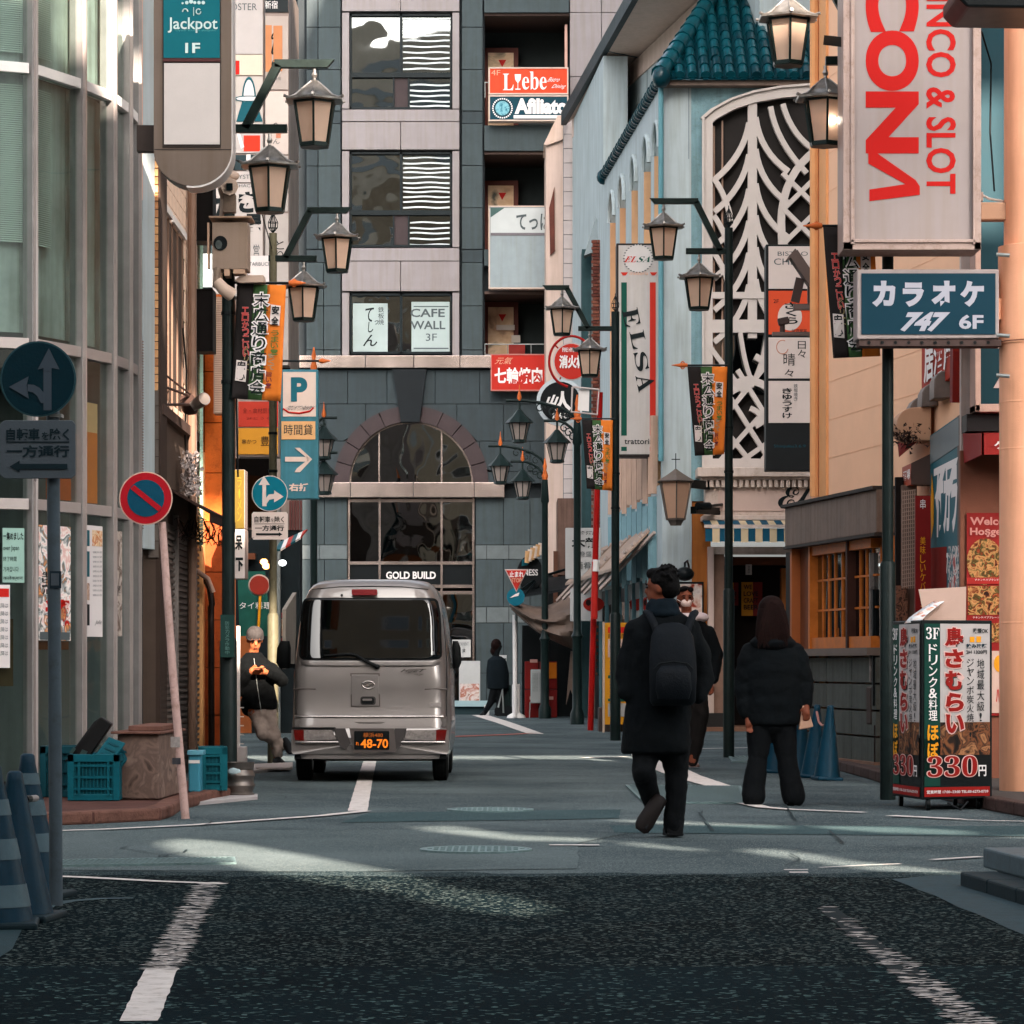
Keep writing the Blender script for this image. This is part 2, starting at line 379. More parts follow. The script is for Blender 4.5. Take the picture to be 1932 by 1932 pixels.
sheet('asphalt_seam', wob([(-12, 16.6, 0), (12, 16.5, 0), (12, 17.15, 0), (5, 17.3, 0), (1, 17.1, 0), (-4, 17.35, 0), (-12, 17.2, 0)], 31, .09, .2), asphalt('asphalt_worn', '#15252a', '#2c3b3f', '#7d8886', 150, .8, 1.2), .0055)
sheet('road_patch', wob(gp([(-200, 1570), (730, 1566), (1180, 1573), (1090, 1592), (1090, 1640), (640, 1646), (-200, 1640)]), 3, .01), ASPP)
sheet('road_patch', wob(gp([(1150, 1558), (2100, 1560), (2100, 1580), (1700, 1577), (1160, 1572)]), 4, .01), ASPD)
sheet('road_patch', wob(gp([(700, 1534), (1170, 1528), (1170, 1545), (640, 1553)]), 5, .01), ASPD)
def stripe(pts, w0, w1=None, m=LINEW, name='road_marking', z=.0105):
    """painted line along ground points, real width in metres"""
    P_ = [G(*p) for p in pts]; k = len(P_); L = []; Rr = []; w1 = w0 if w1 is None else w1
    for i, p in enumerate(P_):
        d = (P_[min(i+1, k-1)] - P_[max(i-1, 0)]).normalized(); n = Vector((d.y, -d.x, 0)); w = (w0 + (w1-w0) * i / max(1, k-1)) / 2
        L.append(p + n * w); Rr.append(p - n * w)
    poly = wob(L + Rr[::-1], k + int(w0*100), .004, .12)
    return sheet(name, poly, m, z)
stripe([(262, 1932), (305, 1832)], .122)
stripe([(675, 1532), (689, 1470), (698, 1437)], .15)
stripe([(690, 1532), (608, 1541), (359, 1559), (195, 1567), (75, 1571)], .11, .08)
stripe([(60, 1655), (150, 1658), (300, 1666), (425, 1671)], .1, .07)
stripe([(1228, 1424), (1236, 1440), (1292, 1465), (1370, 1489)], .5, .22)
stripe([(1405, 1517), (1440, 1525), (1490, 1529), (1632, 1535)], .14, .09)
stripe([(1680, 1541), (1740, 1544), (1815, 1548)], .13, .09)
stripe([(1815, 1549), (1885, 1551), (2000, 1553)], .05)
stripe([(1100, 1431), (1182, 1429)], .14); stripe([(1312, 1414), (1455, 1411)], .12)
stripe([(905, 1350), (950, 1364), (1012, 1386)], .35, .25)
stripe([(845, 1391), (930, 1388), (1016, 1384)], .28, .2, LINER)
stripe([(1037, 1597), (1131, 1597)], .09); stripe([(1480, 1644), (1524, 1644)], .05); stripe([(1489, 1649), (1524, 1649)], .08)
stripe([(1545, 1640), (1640, 1635), (1700, 1633)], .03); stripe([(1760, 1625), (1850, 1619)], .06)
def worn(p0, p1, width, n, seed, fade, dens=1.):
    stripe([p0, p1], width * .9, m=mat('paint_ghost', '#131f23', .95, var=.5, vs=14, bump=.8, bs=60, dirt=.6), name='worn_paint_ghost', z=.009)
    """old paint left only on the ridges of coarse asphalt: many small slivers"""
    rnd = random.Random(seed); mb = MB(); a, b = G(*p0), G(*p1); L = (b-a)
    for i in range(n):
        t = rnd.random(); keep = dens * (fade(t))
        if rnd.random() > keep: continue
        c = a + L * t + Vector((rnd.uniform(-.5, .5) * width, 0, 0)); w = rnd.uniform(.006, .045); h = rnd.uniform(.004, .012)
        mb.poly([c + Vector((-w, rnd.uniform(-h, 0), .012)), c + Vector((0, -h, .012)), c + Vector((w, rnd.uniform(-h, h), .012)), c + Vector((w*.4, h, .012)), c + Vector((-w*.6, h*.8, .012))])
    return part('worn_paint', mb, LINEW, kind='stuff')
worn((396, 1668), (304, 1836), .12, 760, 11, lambda t: .25 + .75 * t)
worn((1560, 1715), (1660, 1800), .10, 150, 12, lambda t: .1 + .4 * t)
worn((1660, 1798), (1850, 1945), .12, 430, 13, lambda t: .25 + .5 * t)
for pts in ([(1475, 1509), (1500, 1550)], [(1565, 1570), (1590, 1593)], [(1318, 1535), (1345, 1570)]):
    stripe(pts, .012, .02, mat('tar', '#1c2a2d', .7), name='crack', z=.0118)
rnd = random.Random(77)
for k in range(9):
    a_ = G(rnd.uniform(300, 1700), rnd.uniform(1500, 1640)); pts = [a_]
    for j in range(5): pts.append(pts[-1] + Vector((rnd.uniform(-.25, .25), rnd.uniform(.15, .5), 0)))
    sheet('crack', [p + Vector((.006, 0, 0)) for p in pts] + [p - Vector((.006, 0, 0)) for p in pts[::-1]], mat('tar', '#1c2a2d', .7), .0118)
MANH = mat('cast_iron', '#6b8080', .5, metal=.3, var=.25, vs=30, bump=.5, bs=60)
for px, py, r, lab in ((898, 1606, .34, 'round iron manhole cover nearest the viewer in the crossing'), (925, 1530, .335, 'round iron manhole cover behind the van, farther of two')):
    c = G(px, py); t = thing('manhole_cover', lab, 'manhole cover', c, 'manhole covers in the road')
    part('rim', MB().lathe([(r, .0), (r, .016), (r-.02, .016), (r-.02, .012)], c, 40), MANH, t)
    lid = MB().lathe([(r-.025, .001), (r-.025, .015)], c, 40)
    part('lid', lid, MANH, t)
    rb = MB()
    for i in range(-7, 8):
        for j in range(-7, 8):
            if (i*i + j*j) * .0016 < (r-.05)**2 and (i+j) % 2: rb.box(c + Vector((i*.04, j*.04, .016)), (.028, .028, .006))
    part('tread', rb, MANH, t, kind='stuff')
def grating(pts, lab, step, ang, w=.012):
    P_ = gp(pts); c = sum(P_, Vector()) / 4; t = thing('drain_grate', lab, 'grate', c)
    part('pit', MB().poly([p + Vector((0, 0, .006)) for p in P_]), BLK, t)
    mb = MB(); a, b, c2, d = P_
    n = int((b-a).length / step)
    for i in range(n + ang):
        u0 = i / n; u1 = (i - ang) / n
        def pt(u, v): return a.lerp(b, u).lerp(d.lerp(c2, u), v)
        v0, v1 = 0., 1.
        if u0 > 1: v0 = (u0-1) * n / ang if ang else 0; u0 = 1
        if u1 < 0: v1 = 1 + u1 * n / ang if ang else 1; u1 = 0
        if v1 - v0 < .05: continue
        mb.beam(pt(u0, v0) + Vector((0, 0, .012)), pt(u1, v1) + Vector((0, 0, .012)), w, .012)
    part('bars', mb, MANH, t, kind='stuff')
    fr = MB()
    for i in range(4): fr.beam(P_[i] + Vector((0, 0, .01)), P_[(i+1) % 4] + Vector((0, 0, .01)), .03, .016)
    part('frame', fr, MANH, t)
grating([(1218, 1517), (1406, 1517), (1395, 1486), (1183, 1484)], 'large slanted steel drain grating beside the walking man with backpack', .026, 14)
grating([(1384, 1439), (1442, 1439), (1436, 1428), (1377, 1429)], 'small drain grating at the foot of the right lamp post', .05, 2, .02)
grating([(80, 1638), (441, 1632), (438, 1622), (84, 1628)], 'long narrow channel grating crossing the road at left', .03, 4, .014)
KST = mat('kerb_red', '#6a4a40', .8, var=.2, vs=5, bump=.5, bs=60, dirt=.5)
PAVR = mat('pavement_red', '#563a34', .85, var=.25, vs=4, bump=.4, dirt=.4)
kp = [G(-60, 1563), G(68, 1559), G(176, 1554.5), G(302, 1548), G(326, 1540), G(342, 1528), G(400, 1513), G(470, 1500)]
pv = MB().prism([p for p in kp] + [Vector((-4.2, 31, 0)), Vector((-9, 31, 0)), Vector((-9, 22, 0))], (0, 0, .08))
pav = struct('pavement', pv, PAVR)
for i in range(len(kp)-1):
    a, b = kp[i], kp[i+1]; d = (b-a).normalized(); nrm = Vector((-d.y, d.x, 0)); g = .006
    mb = MB().prism([a + d*g - nrm*.01, b - d*g - nrm*.01, b - d*g + nrm*.14, a + d*g + nrm*.14], (0, 0, .092))
    part('kerb_stone', mb, KST, pav, bevel=.018)
KG = mat('kerb_grey', '#4a3a36', .8, var=.2, vs=5, bump=.5, dirt=.5)
kq = [G(1575, 1452), G(1640, 1470), G(1700, 1490), G(1790, 1512), G(1880, 1532), G(1990, 1552)]
pvr = struct('pavement', MB().prism([p for p in kq] + [Vector((9, 22.5, 0)), Vector((9, 37, 0)), Vector((3.3, 37, 0))], (0, 0, .09)), mat('pavement_grey', '#4b4643', .85, var=.2, bump=.4, dirt=.4))
for i in range(len(kq)-1):
    a, b = kq[i], kq[i+1]; L = (b-a).length; k = max(1, round(L / .6)); d = (b-a) / L; nrm = Vector((-d.y, d.x, 0))
    for j in range(k):
        p, q = a + d * (L*j/k + .004), a + d * (L*(j+1)/k - .004)
        part('kerb_stone', MB().prism([p - nrm*.01, q - nrm*.01, q + nrm*.13, p + nrm*.13], (0, 0, .103)), KG, pvr, bevel=.014)
GRN = mat('granite_step', '#4d5b60', .6, var=.2, vs=25, bump=.2, dirt=.25)
GRD = mat('granite_dark', '#1d2a2e', .75, var=.25, vs=15, bump=.3)
st = thing('entrance_steps', 'low grey granite entrance steps at the right edge, close to the viewer', 'steps', G(1811, 1673))
def stepbox(a, b, depth, z0, z1, m, name, k=1):
    a, b = Vector(a), Vector(b); d = (b-a).normalized(); nrm = Vector((-d.y, d.x, 0)); L = (b-a).length
    for j in range(k):
        p, q = a + d * (L*j/k + .003), a + d * (L*(j+1)/k - .003)
        part(name, MB().prism([Vector((v.x, v.y, z0)) for v in (p, q, q + nrm*depth, p + nrm*depth)], (0, 0, z1 - z0)), m, st, bevel=.012)
a, b = G(1811, 1674), G(1932, 1712); b2 = a + (b-a) * 2.2
stepbox(a, b2, 3, .0, .08, GRD, 'lower_step', 5)
off = Vector((.16, .30, 0))
stepbox(a + off, b2 + off, 3, .08, .185, GRN, 'upper_step', 2)
sheet('paving_apron', wob(gp([(1682, 1662), (1714, 1673), (1932, 1768), (2160, 1870), (2250, 1700), (1900, 1650), (1750, 1656)]), 9, .01), mat('apron', '#2c3f45', .8, var=.2, vs=6, bump=.4, bs=150, dirt=.3), .010)
stripe([(58, 1728), (90, 1712), (130, 1704), (190, 1699), (252, 1698)], .09, .07, mat('edge_stone', '#3f5055', .8, var=.2, bump=.4), 'edging')
sheet('pavement_slab', wob(gp([(-300, 1830), (-20, 1822), (20, 1795), (60, 1728), (-100, 1700), (-400, 1700)]), 10, .01), mat('slab_near', '#22363b', .8, var=.2, vs=6, bump=.4, bs=150), .009)
# BUILDINGS FAR: granite block
SLT = mat('stone_light', '#91898a', .55, var=.07, vs=2, bump=.12, bs=60, streak=.08)
SDK = mat('stone_dark', '#424c4f', .6, var=.12, vs=3, bump=.2, bs=50, streak=.1)
SDK2 = mat('stone_dark_mid', '#384145', .6, var=.12, vs=3, bump=.2, bs=50, streak=.1)
SBR = mat('stone_brown', '#433839', .6, var=.15, vs=3, bump=.2)
SBLK = mat('stone_black', '#161b1f', .35, var=.15)
SMID = mat('stone_band', '#636a6b', .5, var=.12, vs=4, bump=.2)
CHR = mat('chrome_band', '#b9a8a0', .22, metal=.85, var=.15, vs=1.2, bump=.5, bs=2.2)
FRD = mat('window_frame_dark', '#141d20', .4, var=.1)
P0 = Plane(78)
fb = thing('stone_building', 'tall grey stone building with big arched entrance closing the street', 'building', P0.at(776, 1341))
core = MB()
def rc(mb, x0, y0, x1, y1, o0, o1, mi=0): return mb.rect(P0, x0, y0, x1, y1, o0, o1, mi)
for q in ((560, -420, 655, 672), (867, -420, 914, 672), (560, 672, 628, 1342), (922, 697, 1240, 1342), (1075, -420, 1300, 697), (628, 672, 925, 768)):
    rc(core, *q, -3, -.32)
rc(core, 560, -420, 1300, 1342, -9, -3.2)
for y0, y1 in ((-420, -250), (-75, 22), (207, 283), (468, 550), (667, 695)): rc(core, 655, y0, 867, y1, -3, -.32)
for y0, y1 in ((-420, -250), (-70, 24), (235, 286), (500, 550), (667, 697)): rc(core, 914, y0, 1075, y1, -3, -.32)
part('wall', core, mat('wall_core', '#2b3033', .8), fb)
joint = .012
def panels(x0, x1, ys, m, name='stone_panel', cols=1, o=0.):
    for i in range(len(ys)-1):
        for c in range(cols):
            xa = x0 + (x1-x0) * c / cols; xb = x0 + (x1-x0) * (c+1) / cols; r = random.uniform(-.006, .006)
            part(name, rc(MB(), xa + .6, ys[i] + .6, xb - .6, ys[i+1] - .6, -.32, -.02 + o + r), m, fb, bevel=.006)
ysl = [-420, -340, -260, -180, -100, -28, 51, 131, 209]
panels(577.8, 600, ysl + [233, 313, 392, 470], SDK2); panels(600, 643, ysl, SDK); panels(600, 643, [209, 233], SDK2, o=-.03); panels(600, 643, [233, 313, 392, 470], SDK)
panels(577.8, 643, [470, 495], SDK2, o=-.03); panels(577.8, 643, [495, 577, 660, 671], SDK, cols=2)
panels(871, 911, ysl, SDK); panels(871, 911, [209, 233], SDK2, o=-.03); panels(871, 911, [233, 312, 392, 470], SDK); panels(871, 911, [470, 495], SDK2, o=-.03); panels(871, 911, [495, 577, 660, 671], SDK)
for a, b in ((-250, -75), (-28, 22), (230, 283), (493, 550)):
    if a == -250: continue
    panels(645, 867, [a, b], SLT, cols=2, o=.06)
panels(645, 867, [207, 230], SLT, o=.08); panels(645, 867, [468, 493], SLT, o=.08); panels(645, 867, [-75, -28], SLT, o=.08)
for a, b in ((-250, -75), (24, 206), (285, 467), (552, 671)):
    panels(645, 659.5, [a, b], SLT, 'stone_jamb', o=.06); panels(853, 867, [a, b], SLT, 'stone_jamb', o=.06)
panels(1075, 1195, [-420, -300, -180, -60, 23, 144, 216, 340, 460, 580, 697], SLT, cols=2, o=-.02)
panels(1195, 1300, [-420, -300, -180, -60, 23, 144, 216, 340], SLT, cols=1, o=-.02)
sw = rc(MB(), 1168, 26, 1186, 62, -.01, .02); part('window', sw, FRD, fb)
REFL_W = mat('reflection_white', '#dfe6e6', .5, var=.1)
def bwin(y0, y1, ysplit, blind_or_reflection=True):
    w = part('window', MB(), FRD, fb)
    fr = MB()
    for q in ((660, y0, 663, y1), (849.5, y0, 852, y1), (660, y0, 852, y0+4), (660, y1-4, 852, y1), (754, y0, 759, ysplit or y1)): rc(fr, *q, -.24, -.06)
    if ysplit:
        rc(fr, 663, ysplit-3, 849.5, ysplit+6, -.23, -.05)
        rc(fr, 741, ysplit+6, 744, y1-4, -.23, -.07); rc(fr, 769, ysplit+6, 772, y1-4, -.23, -.07)
        part('panel', rc(MB(), 744, ysplit+6, 769, y1-4, -.2, -.12), SBR, w)
    part('frame', fr, FRD, w)
    for q in ((663, y0+4, 754, (ysplit-3) if ysplit else y1-4), (759, y0+4, 849.5, (ysplit-3) if ysplit else y1-4)): part('pane', rc(MB(), *q, -.19, -.175), DARKG if q[0] < 700 or not ysplit else CLEAR, w)
    if ysplit:
        for q in ((663, ysplit+6, 741, y1-4), (772, ysplit+6, 849.5, y1-4)): part('pane', rc(MB(), *q, -.19, -.175), DARKG if q[0] < 700 else CLEAR, w)
    if blind_or_reflection:  # white slats stand in for the reflection of a white stair structure
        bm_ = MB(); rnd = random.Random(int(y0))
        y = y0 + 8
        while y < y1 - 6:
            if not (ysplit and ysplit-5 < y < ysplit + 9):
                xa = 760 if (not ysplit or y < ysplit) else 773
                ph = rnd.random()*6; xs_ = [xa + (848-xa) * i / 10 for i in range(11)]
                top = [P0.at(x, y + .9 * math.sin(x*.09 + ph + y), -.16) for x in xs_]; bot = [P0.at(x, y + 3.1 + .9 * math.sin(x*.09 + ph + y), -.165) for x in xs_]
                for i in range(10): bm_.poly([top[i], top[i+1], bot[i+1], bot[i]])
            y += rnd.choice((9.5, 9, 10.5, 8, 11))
        part('blind_or_reflection', bm_, REFL_W, w, kind='stuff')
    part('room_back', rc(MB(), 655, y0, 860, y1, -3.0, -2.6), mat('room_dark', '#20282b', .8), w)
    return w
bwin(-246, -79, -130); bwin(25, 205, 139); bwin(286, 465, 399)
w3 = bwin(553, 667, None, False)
PAPER = mat('window_paper', '#a9b6b4', .6, var=.08, vs=1.5)
part('poster', rc(MB(), 665, 571, 731, 663, -.17, -.165), PAPER, w3)
for ch, a, b, c, d in (('て', 688, 579, 704, 606), ('っ', 706, 603, 713, 611), ('し', 694, 606, 704, 626), ('ん', 686, 630, 712, 652)): text(w3, P0, ch, a, b, c, d, INK, off=-.16, bold=.01, shear=.15)
text(w3, P0, '鉄板焼', 713, 577, 724, 612, INK, vert=True, off=-.16)
part('poster', rc(MB(), 776, 568, 848, 662, -.17, -.165), PAPER, w3)
for a, b, c, d in ((780, 576, 846, 578), (780, 655, 846, 657)): part('poster_line', rc(MB(), a, b, c, d, -.162, -.158), INKS, w3)
text(w3, P0, 'CAFE', 774, 581, 839, 597, INKS, off=-.16, bold=.02); text(w3, P0, 'WALL', 774, 604, 840, 620, INKS, off=-.16, bold=.02); text(w3, P0, '3F', 803, 628, 824, 642, INKS, off=-.16)
for q in ((565, 672, 690, 695), (690, 672, 781, 695), (781, 672, 868, 695), (868, 672, 930, 695)): part('chrome_band', rc(MB(), q[0]+.4, q[1], q[2]-.4, q[3], -.3, .16), CHR, fb, bevel=.01)
for q in ((590, 911, 662, 939), (662, 911, 780, 939), (780, 911, 895, 939), (895, 911, 952, 939)): part('chrome_band', rc(MB(), q[0]+.4, q[1], q[2]-.4, q[3], -.3, .2), CHR, fb, bevel=.01)
AC = (775.5, 912.); RI = 117.; RO = 146.
def arcp(r, t, o): return P0.at(AC[0] - r * math.cos(t), AC[1] - r * math.sin(t), o)
rows = [697, 762, 832, 890, 912]
for i in range(4):
    y0, y1 = rows[i], rows[i+1]
    xs_ = [570, 656, 730, 821, 905, 1000, 1100] if i % 2 == 0 else [570, 615, 690, 775, 862, 950, 1030, 1100]
    for j in range(len(xs_)-1):
        pts = []
        x0, x1 = xs_[j] + .6, xs_[j+1] - .6
        N = 7; lo = []
        for k in range(N+1):
            x = x0 + (x1-x0) * k / N; dx = x - AC[0]; yb = y1 - .6
            if abs(dx) < RO: yb = min(yb, AC[1] - math.sqrt(RO*RO - dx*dx))
            lo.append((x, max(yb, y0 + .6)))
        if all(b - y0 < 2 for _, b in lo): continue
        mb = MB()
        for k in range(N):
            (xa, ya), (xb, yb) = lo[k], lo[k+1]
            if ya - y0 < .8 and yb - y0 < .8: continue
            mb.prism([P0.at(xa, ya, -.3), P0.at(xb, yb, -.3), P0.at(xb, y0 + .6, -.3), P0.at(xa, y0 + .6, -.3)], P0.n * (.28 + random.uniform(-.004, .004)))
        part('stone_block', mb, SDK2, fb)
nv = 11
for i in range(nv):
    t0 = math.pi * i / nv + .006; t1 = math.pi * (i+1) / nv - .006; q = [t0 + (t1-t0)*k/3 for k in range(4)]
    part('arch_stone', MB().prism([arcp(RO, t, -.3) for t in q] + [arcp(RI, t, -.3) for t in q[::-1]], P0.n * .33), SBR, fb)
part('keystone', MB().prism([P0.at(741, 698, -.3), P0.at(805, 698, -.3), P0.at(792, 797, -.3), P0.at(757, 797, -.3)], P0.n * .5), SBLK, fb)
q = [math.pi * k / 24 for k in range(25)]
part('fanlight', MB().prism([arcp(RI, t, -.22) for t in q], P0.n * .02), DARKG, fb)
fr = MB()
for k in range(24): fr.prism([arcp(RI, q[k], -.25), arcp(RI, q[k+1], -.25), arcp(RI-3, q[k+1], -.25), arcp(RI-3, q[k], -.25)], P0.n * .12)
for x in (715, 833): rc(fr, x-1.5, 812, x+1.5, 911, -.24, -.12)
part('fanlight_frame', fr, CHR, fb)
rows = [939, 1028, 1055, 1145, 1175, 1270, 1345]
for i in range(6):
    m_ = SMID if i in (1, 3) else SDK
    for xs_ in ([570, 612, 655], [897, 950, 1000, 1100]) if i % 2 == 0 else ([570, 602, 655], [897, 918, 960, 1030, 1100]):
        for j in range(len(xs_)-1): part('stone_block', rc(MB(), xs_[j]+.6, rows[i]+.6, xs_[j+1]-.6, rows[i+1]-.6, -.3, -.02 + random.uniform(-.005, .005)), m_, fb)
dg = MB(); en = part('entrance', MB(), FRD, fb)
fr = MB()
for x in (658, 716, 833, 893): rc(fr, x-2, 939, x+2, 1341, -.28, -.08)
for y in (944, 1062, 1106, 1118): rc(fr, 658, y-3, 893, y+3, -.27, -.09)
part('mullions', fr, CHR, en)
for xa, xb in ((660, 714), (718, 831), (835, 891)):
    for ya, yb in ((947, 1059), (1121, 1338)): part('pane', rc(MB(), xa, ya, xb, yb, -.2, -.185), DARKG, en)
part('sign_panel', rc(MB(), 660, 1065, 891, 1103, -.2, -.15), BLK, en)
text(en, P0, 'GOLD BUILD', 728, 1078, 822, 1092, INKW, off=-.14, bold=.03)
part('lobby_wall', rc(MB(), 640, 700, 910, 1341, -3.1, -2.9), mat('lobby', '#1b2326', .8), en)
for x, y in ((870, 1075), (846, 1085), (700, 990)): part('lobby_lamp', MB().ball(P0.at(x, y, -1.2), .07, 8), mat('lamp_warm', '#ff9a4a', emit=3., var=0, bump=0), en)
def balcony(y0, y1, door, rail=True):
    b_ = part('balcony', MB(), FRD, fb)
    part('recess_back', rc(MB(), 912, y0-20, 1080, y1+20, -2.4, -2.2), mat('recess_grey', '#343a3a', .8, var=.1), b_)
    part('ceiling', rc(MB(), 914, y0-1, 1074, y0+4, -2.2, -.1), mat('slab_brown', '#5a4a44', .8, var=.1), b_)
    d = part('door', rc(MB(), 913, y0 + door, 978, y1, -2.15, -1.7), mat('door_brown', '#5f2f27', .5, var=.1), b_)
    part('door_pane', rc(MB(), 920, y0 + door + 10, 969, y1, -1.69, -1.66), multimat('lit_room', ['#7f6250', '#c9a381', '#d8b897', '#5b5a50'], 1.6), d)
    part('door_mark', MB().poly([P0.at(940, y0+door+24, -1.64), P0.at(955, y0+door+24, -1.64), P0.at(947, y0+door+38, -1.64)]), INKR, d)
    return b_
balcony(24, 235, 41); balcony(286, 500, 35)
for a, b in ((-28, 24), (236, 285), (470, 502)): panels(913, 1074, [a, b], SDK, 'balcony_fascia', o=.02)
b3 = balcony(550, 668, 5)
rl = MB()
for y, yb in ((153, 182), (487, 500), (648, 670)):
    rc(rl, 914, y-.8, 1072, y+.8, -.2, -.16)
    for x in (915, 958, 1002, 1046, 1070): rc(rl, x-.6, y, x+.6, yb, -.2, -.16)
part('balcony_rail', rl, STEEL, fb)
part('balcony_post', rc(MB(), 1046+20, 40, 1071, 180, -.5, -.4), mat('post_pink', '#c9a294', .5), fb)
part('balcony_sill', rc(MB(), 915, 668, 1075, 674, -.3, .05), mat('sill_grey', '#77716e', .6), fb)
s1 = sign('restaurant_sign', 'orange sign with a wine glass in white serif lettering on the far balcony', 'sign', P0, 922, 132, 1072, 183, .3, '#cf4424', '#c9b3a6', 2.5, o=.34)
text(s1, P0, '4F', 927, 137, 944, 147, mat('ink_pale', '#d09a80', .6, var=0, bump=0), off=.35)
text(s1, P0, '𝐋', 949, 144, 969, 175, INKW, off=.35); text(s1, P0, '𝐞𝐛𝐞', 985, 140, 1031, 174, INKW, off=.35)
gl = MB(); gl.prism([P0.at(971, 145, .345), P0.at(983, 145, .345), P0.at(982, 155, .345), P0.at(978, 161, .345), P0.at(976, 161, .345), P0.at(972, 155, .345)][::-1], P0.n*.006); rc(gl, 976.4, 161, 977.6, 172, .345, .351); rc(gl, 972, 172, 982, 174, .345, .351); part('glass_drawing', gl, INKW, s1)
text(s1, P0, 'Bistro', 1035, 151, 1056, 159, INKW, off=.35, shear=.3); text(s1, P0, 'Dining', 1042, 164, 1066, 173, INKW, off=.35, shear=.3)
s2 = sign('restaurant_sign', 'navy sign with round emblem and thick white Latin letters below the orange one', 'sign', P0, 922, 184.5, 1072, 233, .3, '#083a48', '#c9b3a6', 2.5, o=.34)
text(s2, P0, 'Afiliato', 971, 190, 1070, 220, INKW, off=.35, bold=.05)
part('rule', rc(MB(), 969, 222, 1068, 228, .35, .354), INKW, s2)
rg = MB()
for k in range(28):
    t = 2*math.pi*k/28; cx_, cy_ = 948 + 18*math.cos(t), 209 + 18*math.sin(t); rc(rg, cx_-1.3, cy_-1.3, cx_+1.3, cy_+1.3, .35, .356)
part('emblem_ring', rg, INKW, s2, kind='stuff'); part('emblem', MB().tube([P0.at(948, 209, .345), P0.at(948, 209, .36)], .175, 20), multimat('emblem_blue', ['#0c5d73', '#7fb8c4', '#0a4a5c'], 9), s2)
s3 = sign('restaurant_sign', 'pale grey balcony sign with large brushed hiragana', 'sign', P0, 922, 392, 1074, 548, .3, '#8f9a9e', '#c9b3a6', 2.5, o=.34)
part('upper_panel', rc(MB(), 926, 396, 1070, 443, .348, .352), mat('panel_pale', '#b9bdbc', .5, var=.05), s3)
part('corner_patch', MB().poly([P0.at(926, 396, .355), P0.at(952, 396, .355), P0.at(926, 414, .355)]), mat('grn_grey', '#45605c', .5), s3)
text(s3, P0, 'てっぱん', 974, 404, 1062, 438, INKS, off=.36, bold=.02)
part('divider', rc(MB(), 926, 443, 1070, 448, .348, .36), mat('divider', '#6e686c', .5), s3)
s4 = sign('barbecue_sign', 'red box sign with white kanji above the ornate street lamps', 'sign', P0, 926, 671, 1029, 740, .3, '#b4281d', '#b7746a', 2., o=.4)
text(s4, P0, '七輪焼肉', 933, 696, 1023, 727, INKW, off=.41, bold=.03); text(s4, P0, '元氣', 936, 677, 966, 690, mat('ink_pale'), off=.41, shear=.2)
for k, (x, y, w_, h_, c) in enumerate(((960, 638, 31, 21, '#a83a34'), (965, 620, 17, 14, '#c6b8ac'), (936, 600, 35, 10, '#c6b8ac'))): part('notice', rc(MB(), x, y, x+w_, y+h_, -1.6, -1.58), mat('nt'+c, c, .6, var=.1), fb)
# street building far left, glass front
GBL = mat('glass_block', '#5e747c', .3, var=.3, vs=.6)
PB = Plane(88)
bb = thing('office_block', 'pale blue banded office building just left of the stone building', 'building', PB.at(530, 1330))
bx = MB().rect(PB, 300, -400, 590, 1330, -8, -.3); part('wall', bx, mat('block_blue', '#24404a', .5, var=.2), bb)
for i in range(13):
    y = -300 + i * 101 + 72
    part('spandrel', MB().rect(PB, 300, y, 590, y + 62, -.3, .0), mat('spandrel', '#a9b4b8', .5, var=.1, streak=.15), bb)
    for k in range(7): part('window', MB().rect(PB, 330 + k*36, y - 36, 362 + k*36, y - 1, -.3, -.2), DARKG, bb)
cp = part('corner_pipe', MB().tube([PB.at(567, 1300, 1.2), PB.at(567, -200, 1.2)], .11, 10), mat('pipe_dark', '#12262c', .5), bb, smooth=40)
ho = MB().prism([PB.at(556, 108, 1.1), PB.at(578, 92, 1.1), PB.at(578, 134, 1.1), PB.at(570, 128, 1.1), PB.at(556, 112, 1.1)], (0, .6, 0)); part('vent_hood', ho, mat('pipe_dark'), bb)
# LEFT: curved glass building
ALU = mat('aluminium', '#9c9896', .38, metal=.55, var=.12, vs=5, bump=.03)
gb = thing('glass_building', 'curved glass fronted building with pale metal mullions at left', 'building', (-4, 26, 0))
gpt = [(-7.2, 25.55), (-5.85, 25.55), (-5.2, 25.58), (-4.55, 25.70), (-3.93, 26.0), (-3.637, 26.68), (-3.457, 27.26), (-3.39, 27.83), (-3.375, 28.36)]
ZB = [(2.39, 2.48), (3.70, 3.79), (5.95, 6.035)]
GP = glassmat('shop_glass', '#e8efed', wave=.12, clear=.95, refl=-.03, wscale=.8)
for i, p in enumerate(gpt):
    a = Vector((*gpt[max(i-1, 0)], 0)); b = Vector((*gpt[min(i+1, len(gpt)-1)], 0)); d = (b-a).normalized(); n = d.cross(UP)
    c = Vector((*p, 0))
    part('mullion', MB().prism([c - d*.03 + n*.05, c + d*.03 + n*.05, c + d*.03 - n*.07, c - d*.03 - n*.07], (0, 0, 7.6)), ALU, gb)
    part('mullion_cap', MB().prism([c - d*.012 + n*.075, c + d*.012 + n*.075, c + d*.012 + n*.05, c - d*.012 + n*.05], (0, 0, 7.6)), mat('alu_bright', '#b7aca8', .3, metal=.5, var=.08), gb)
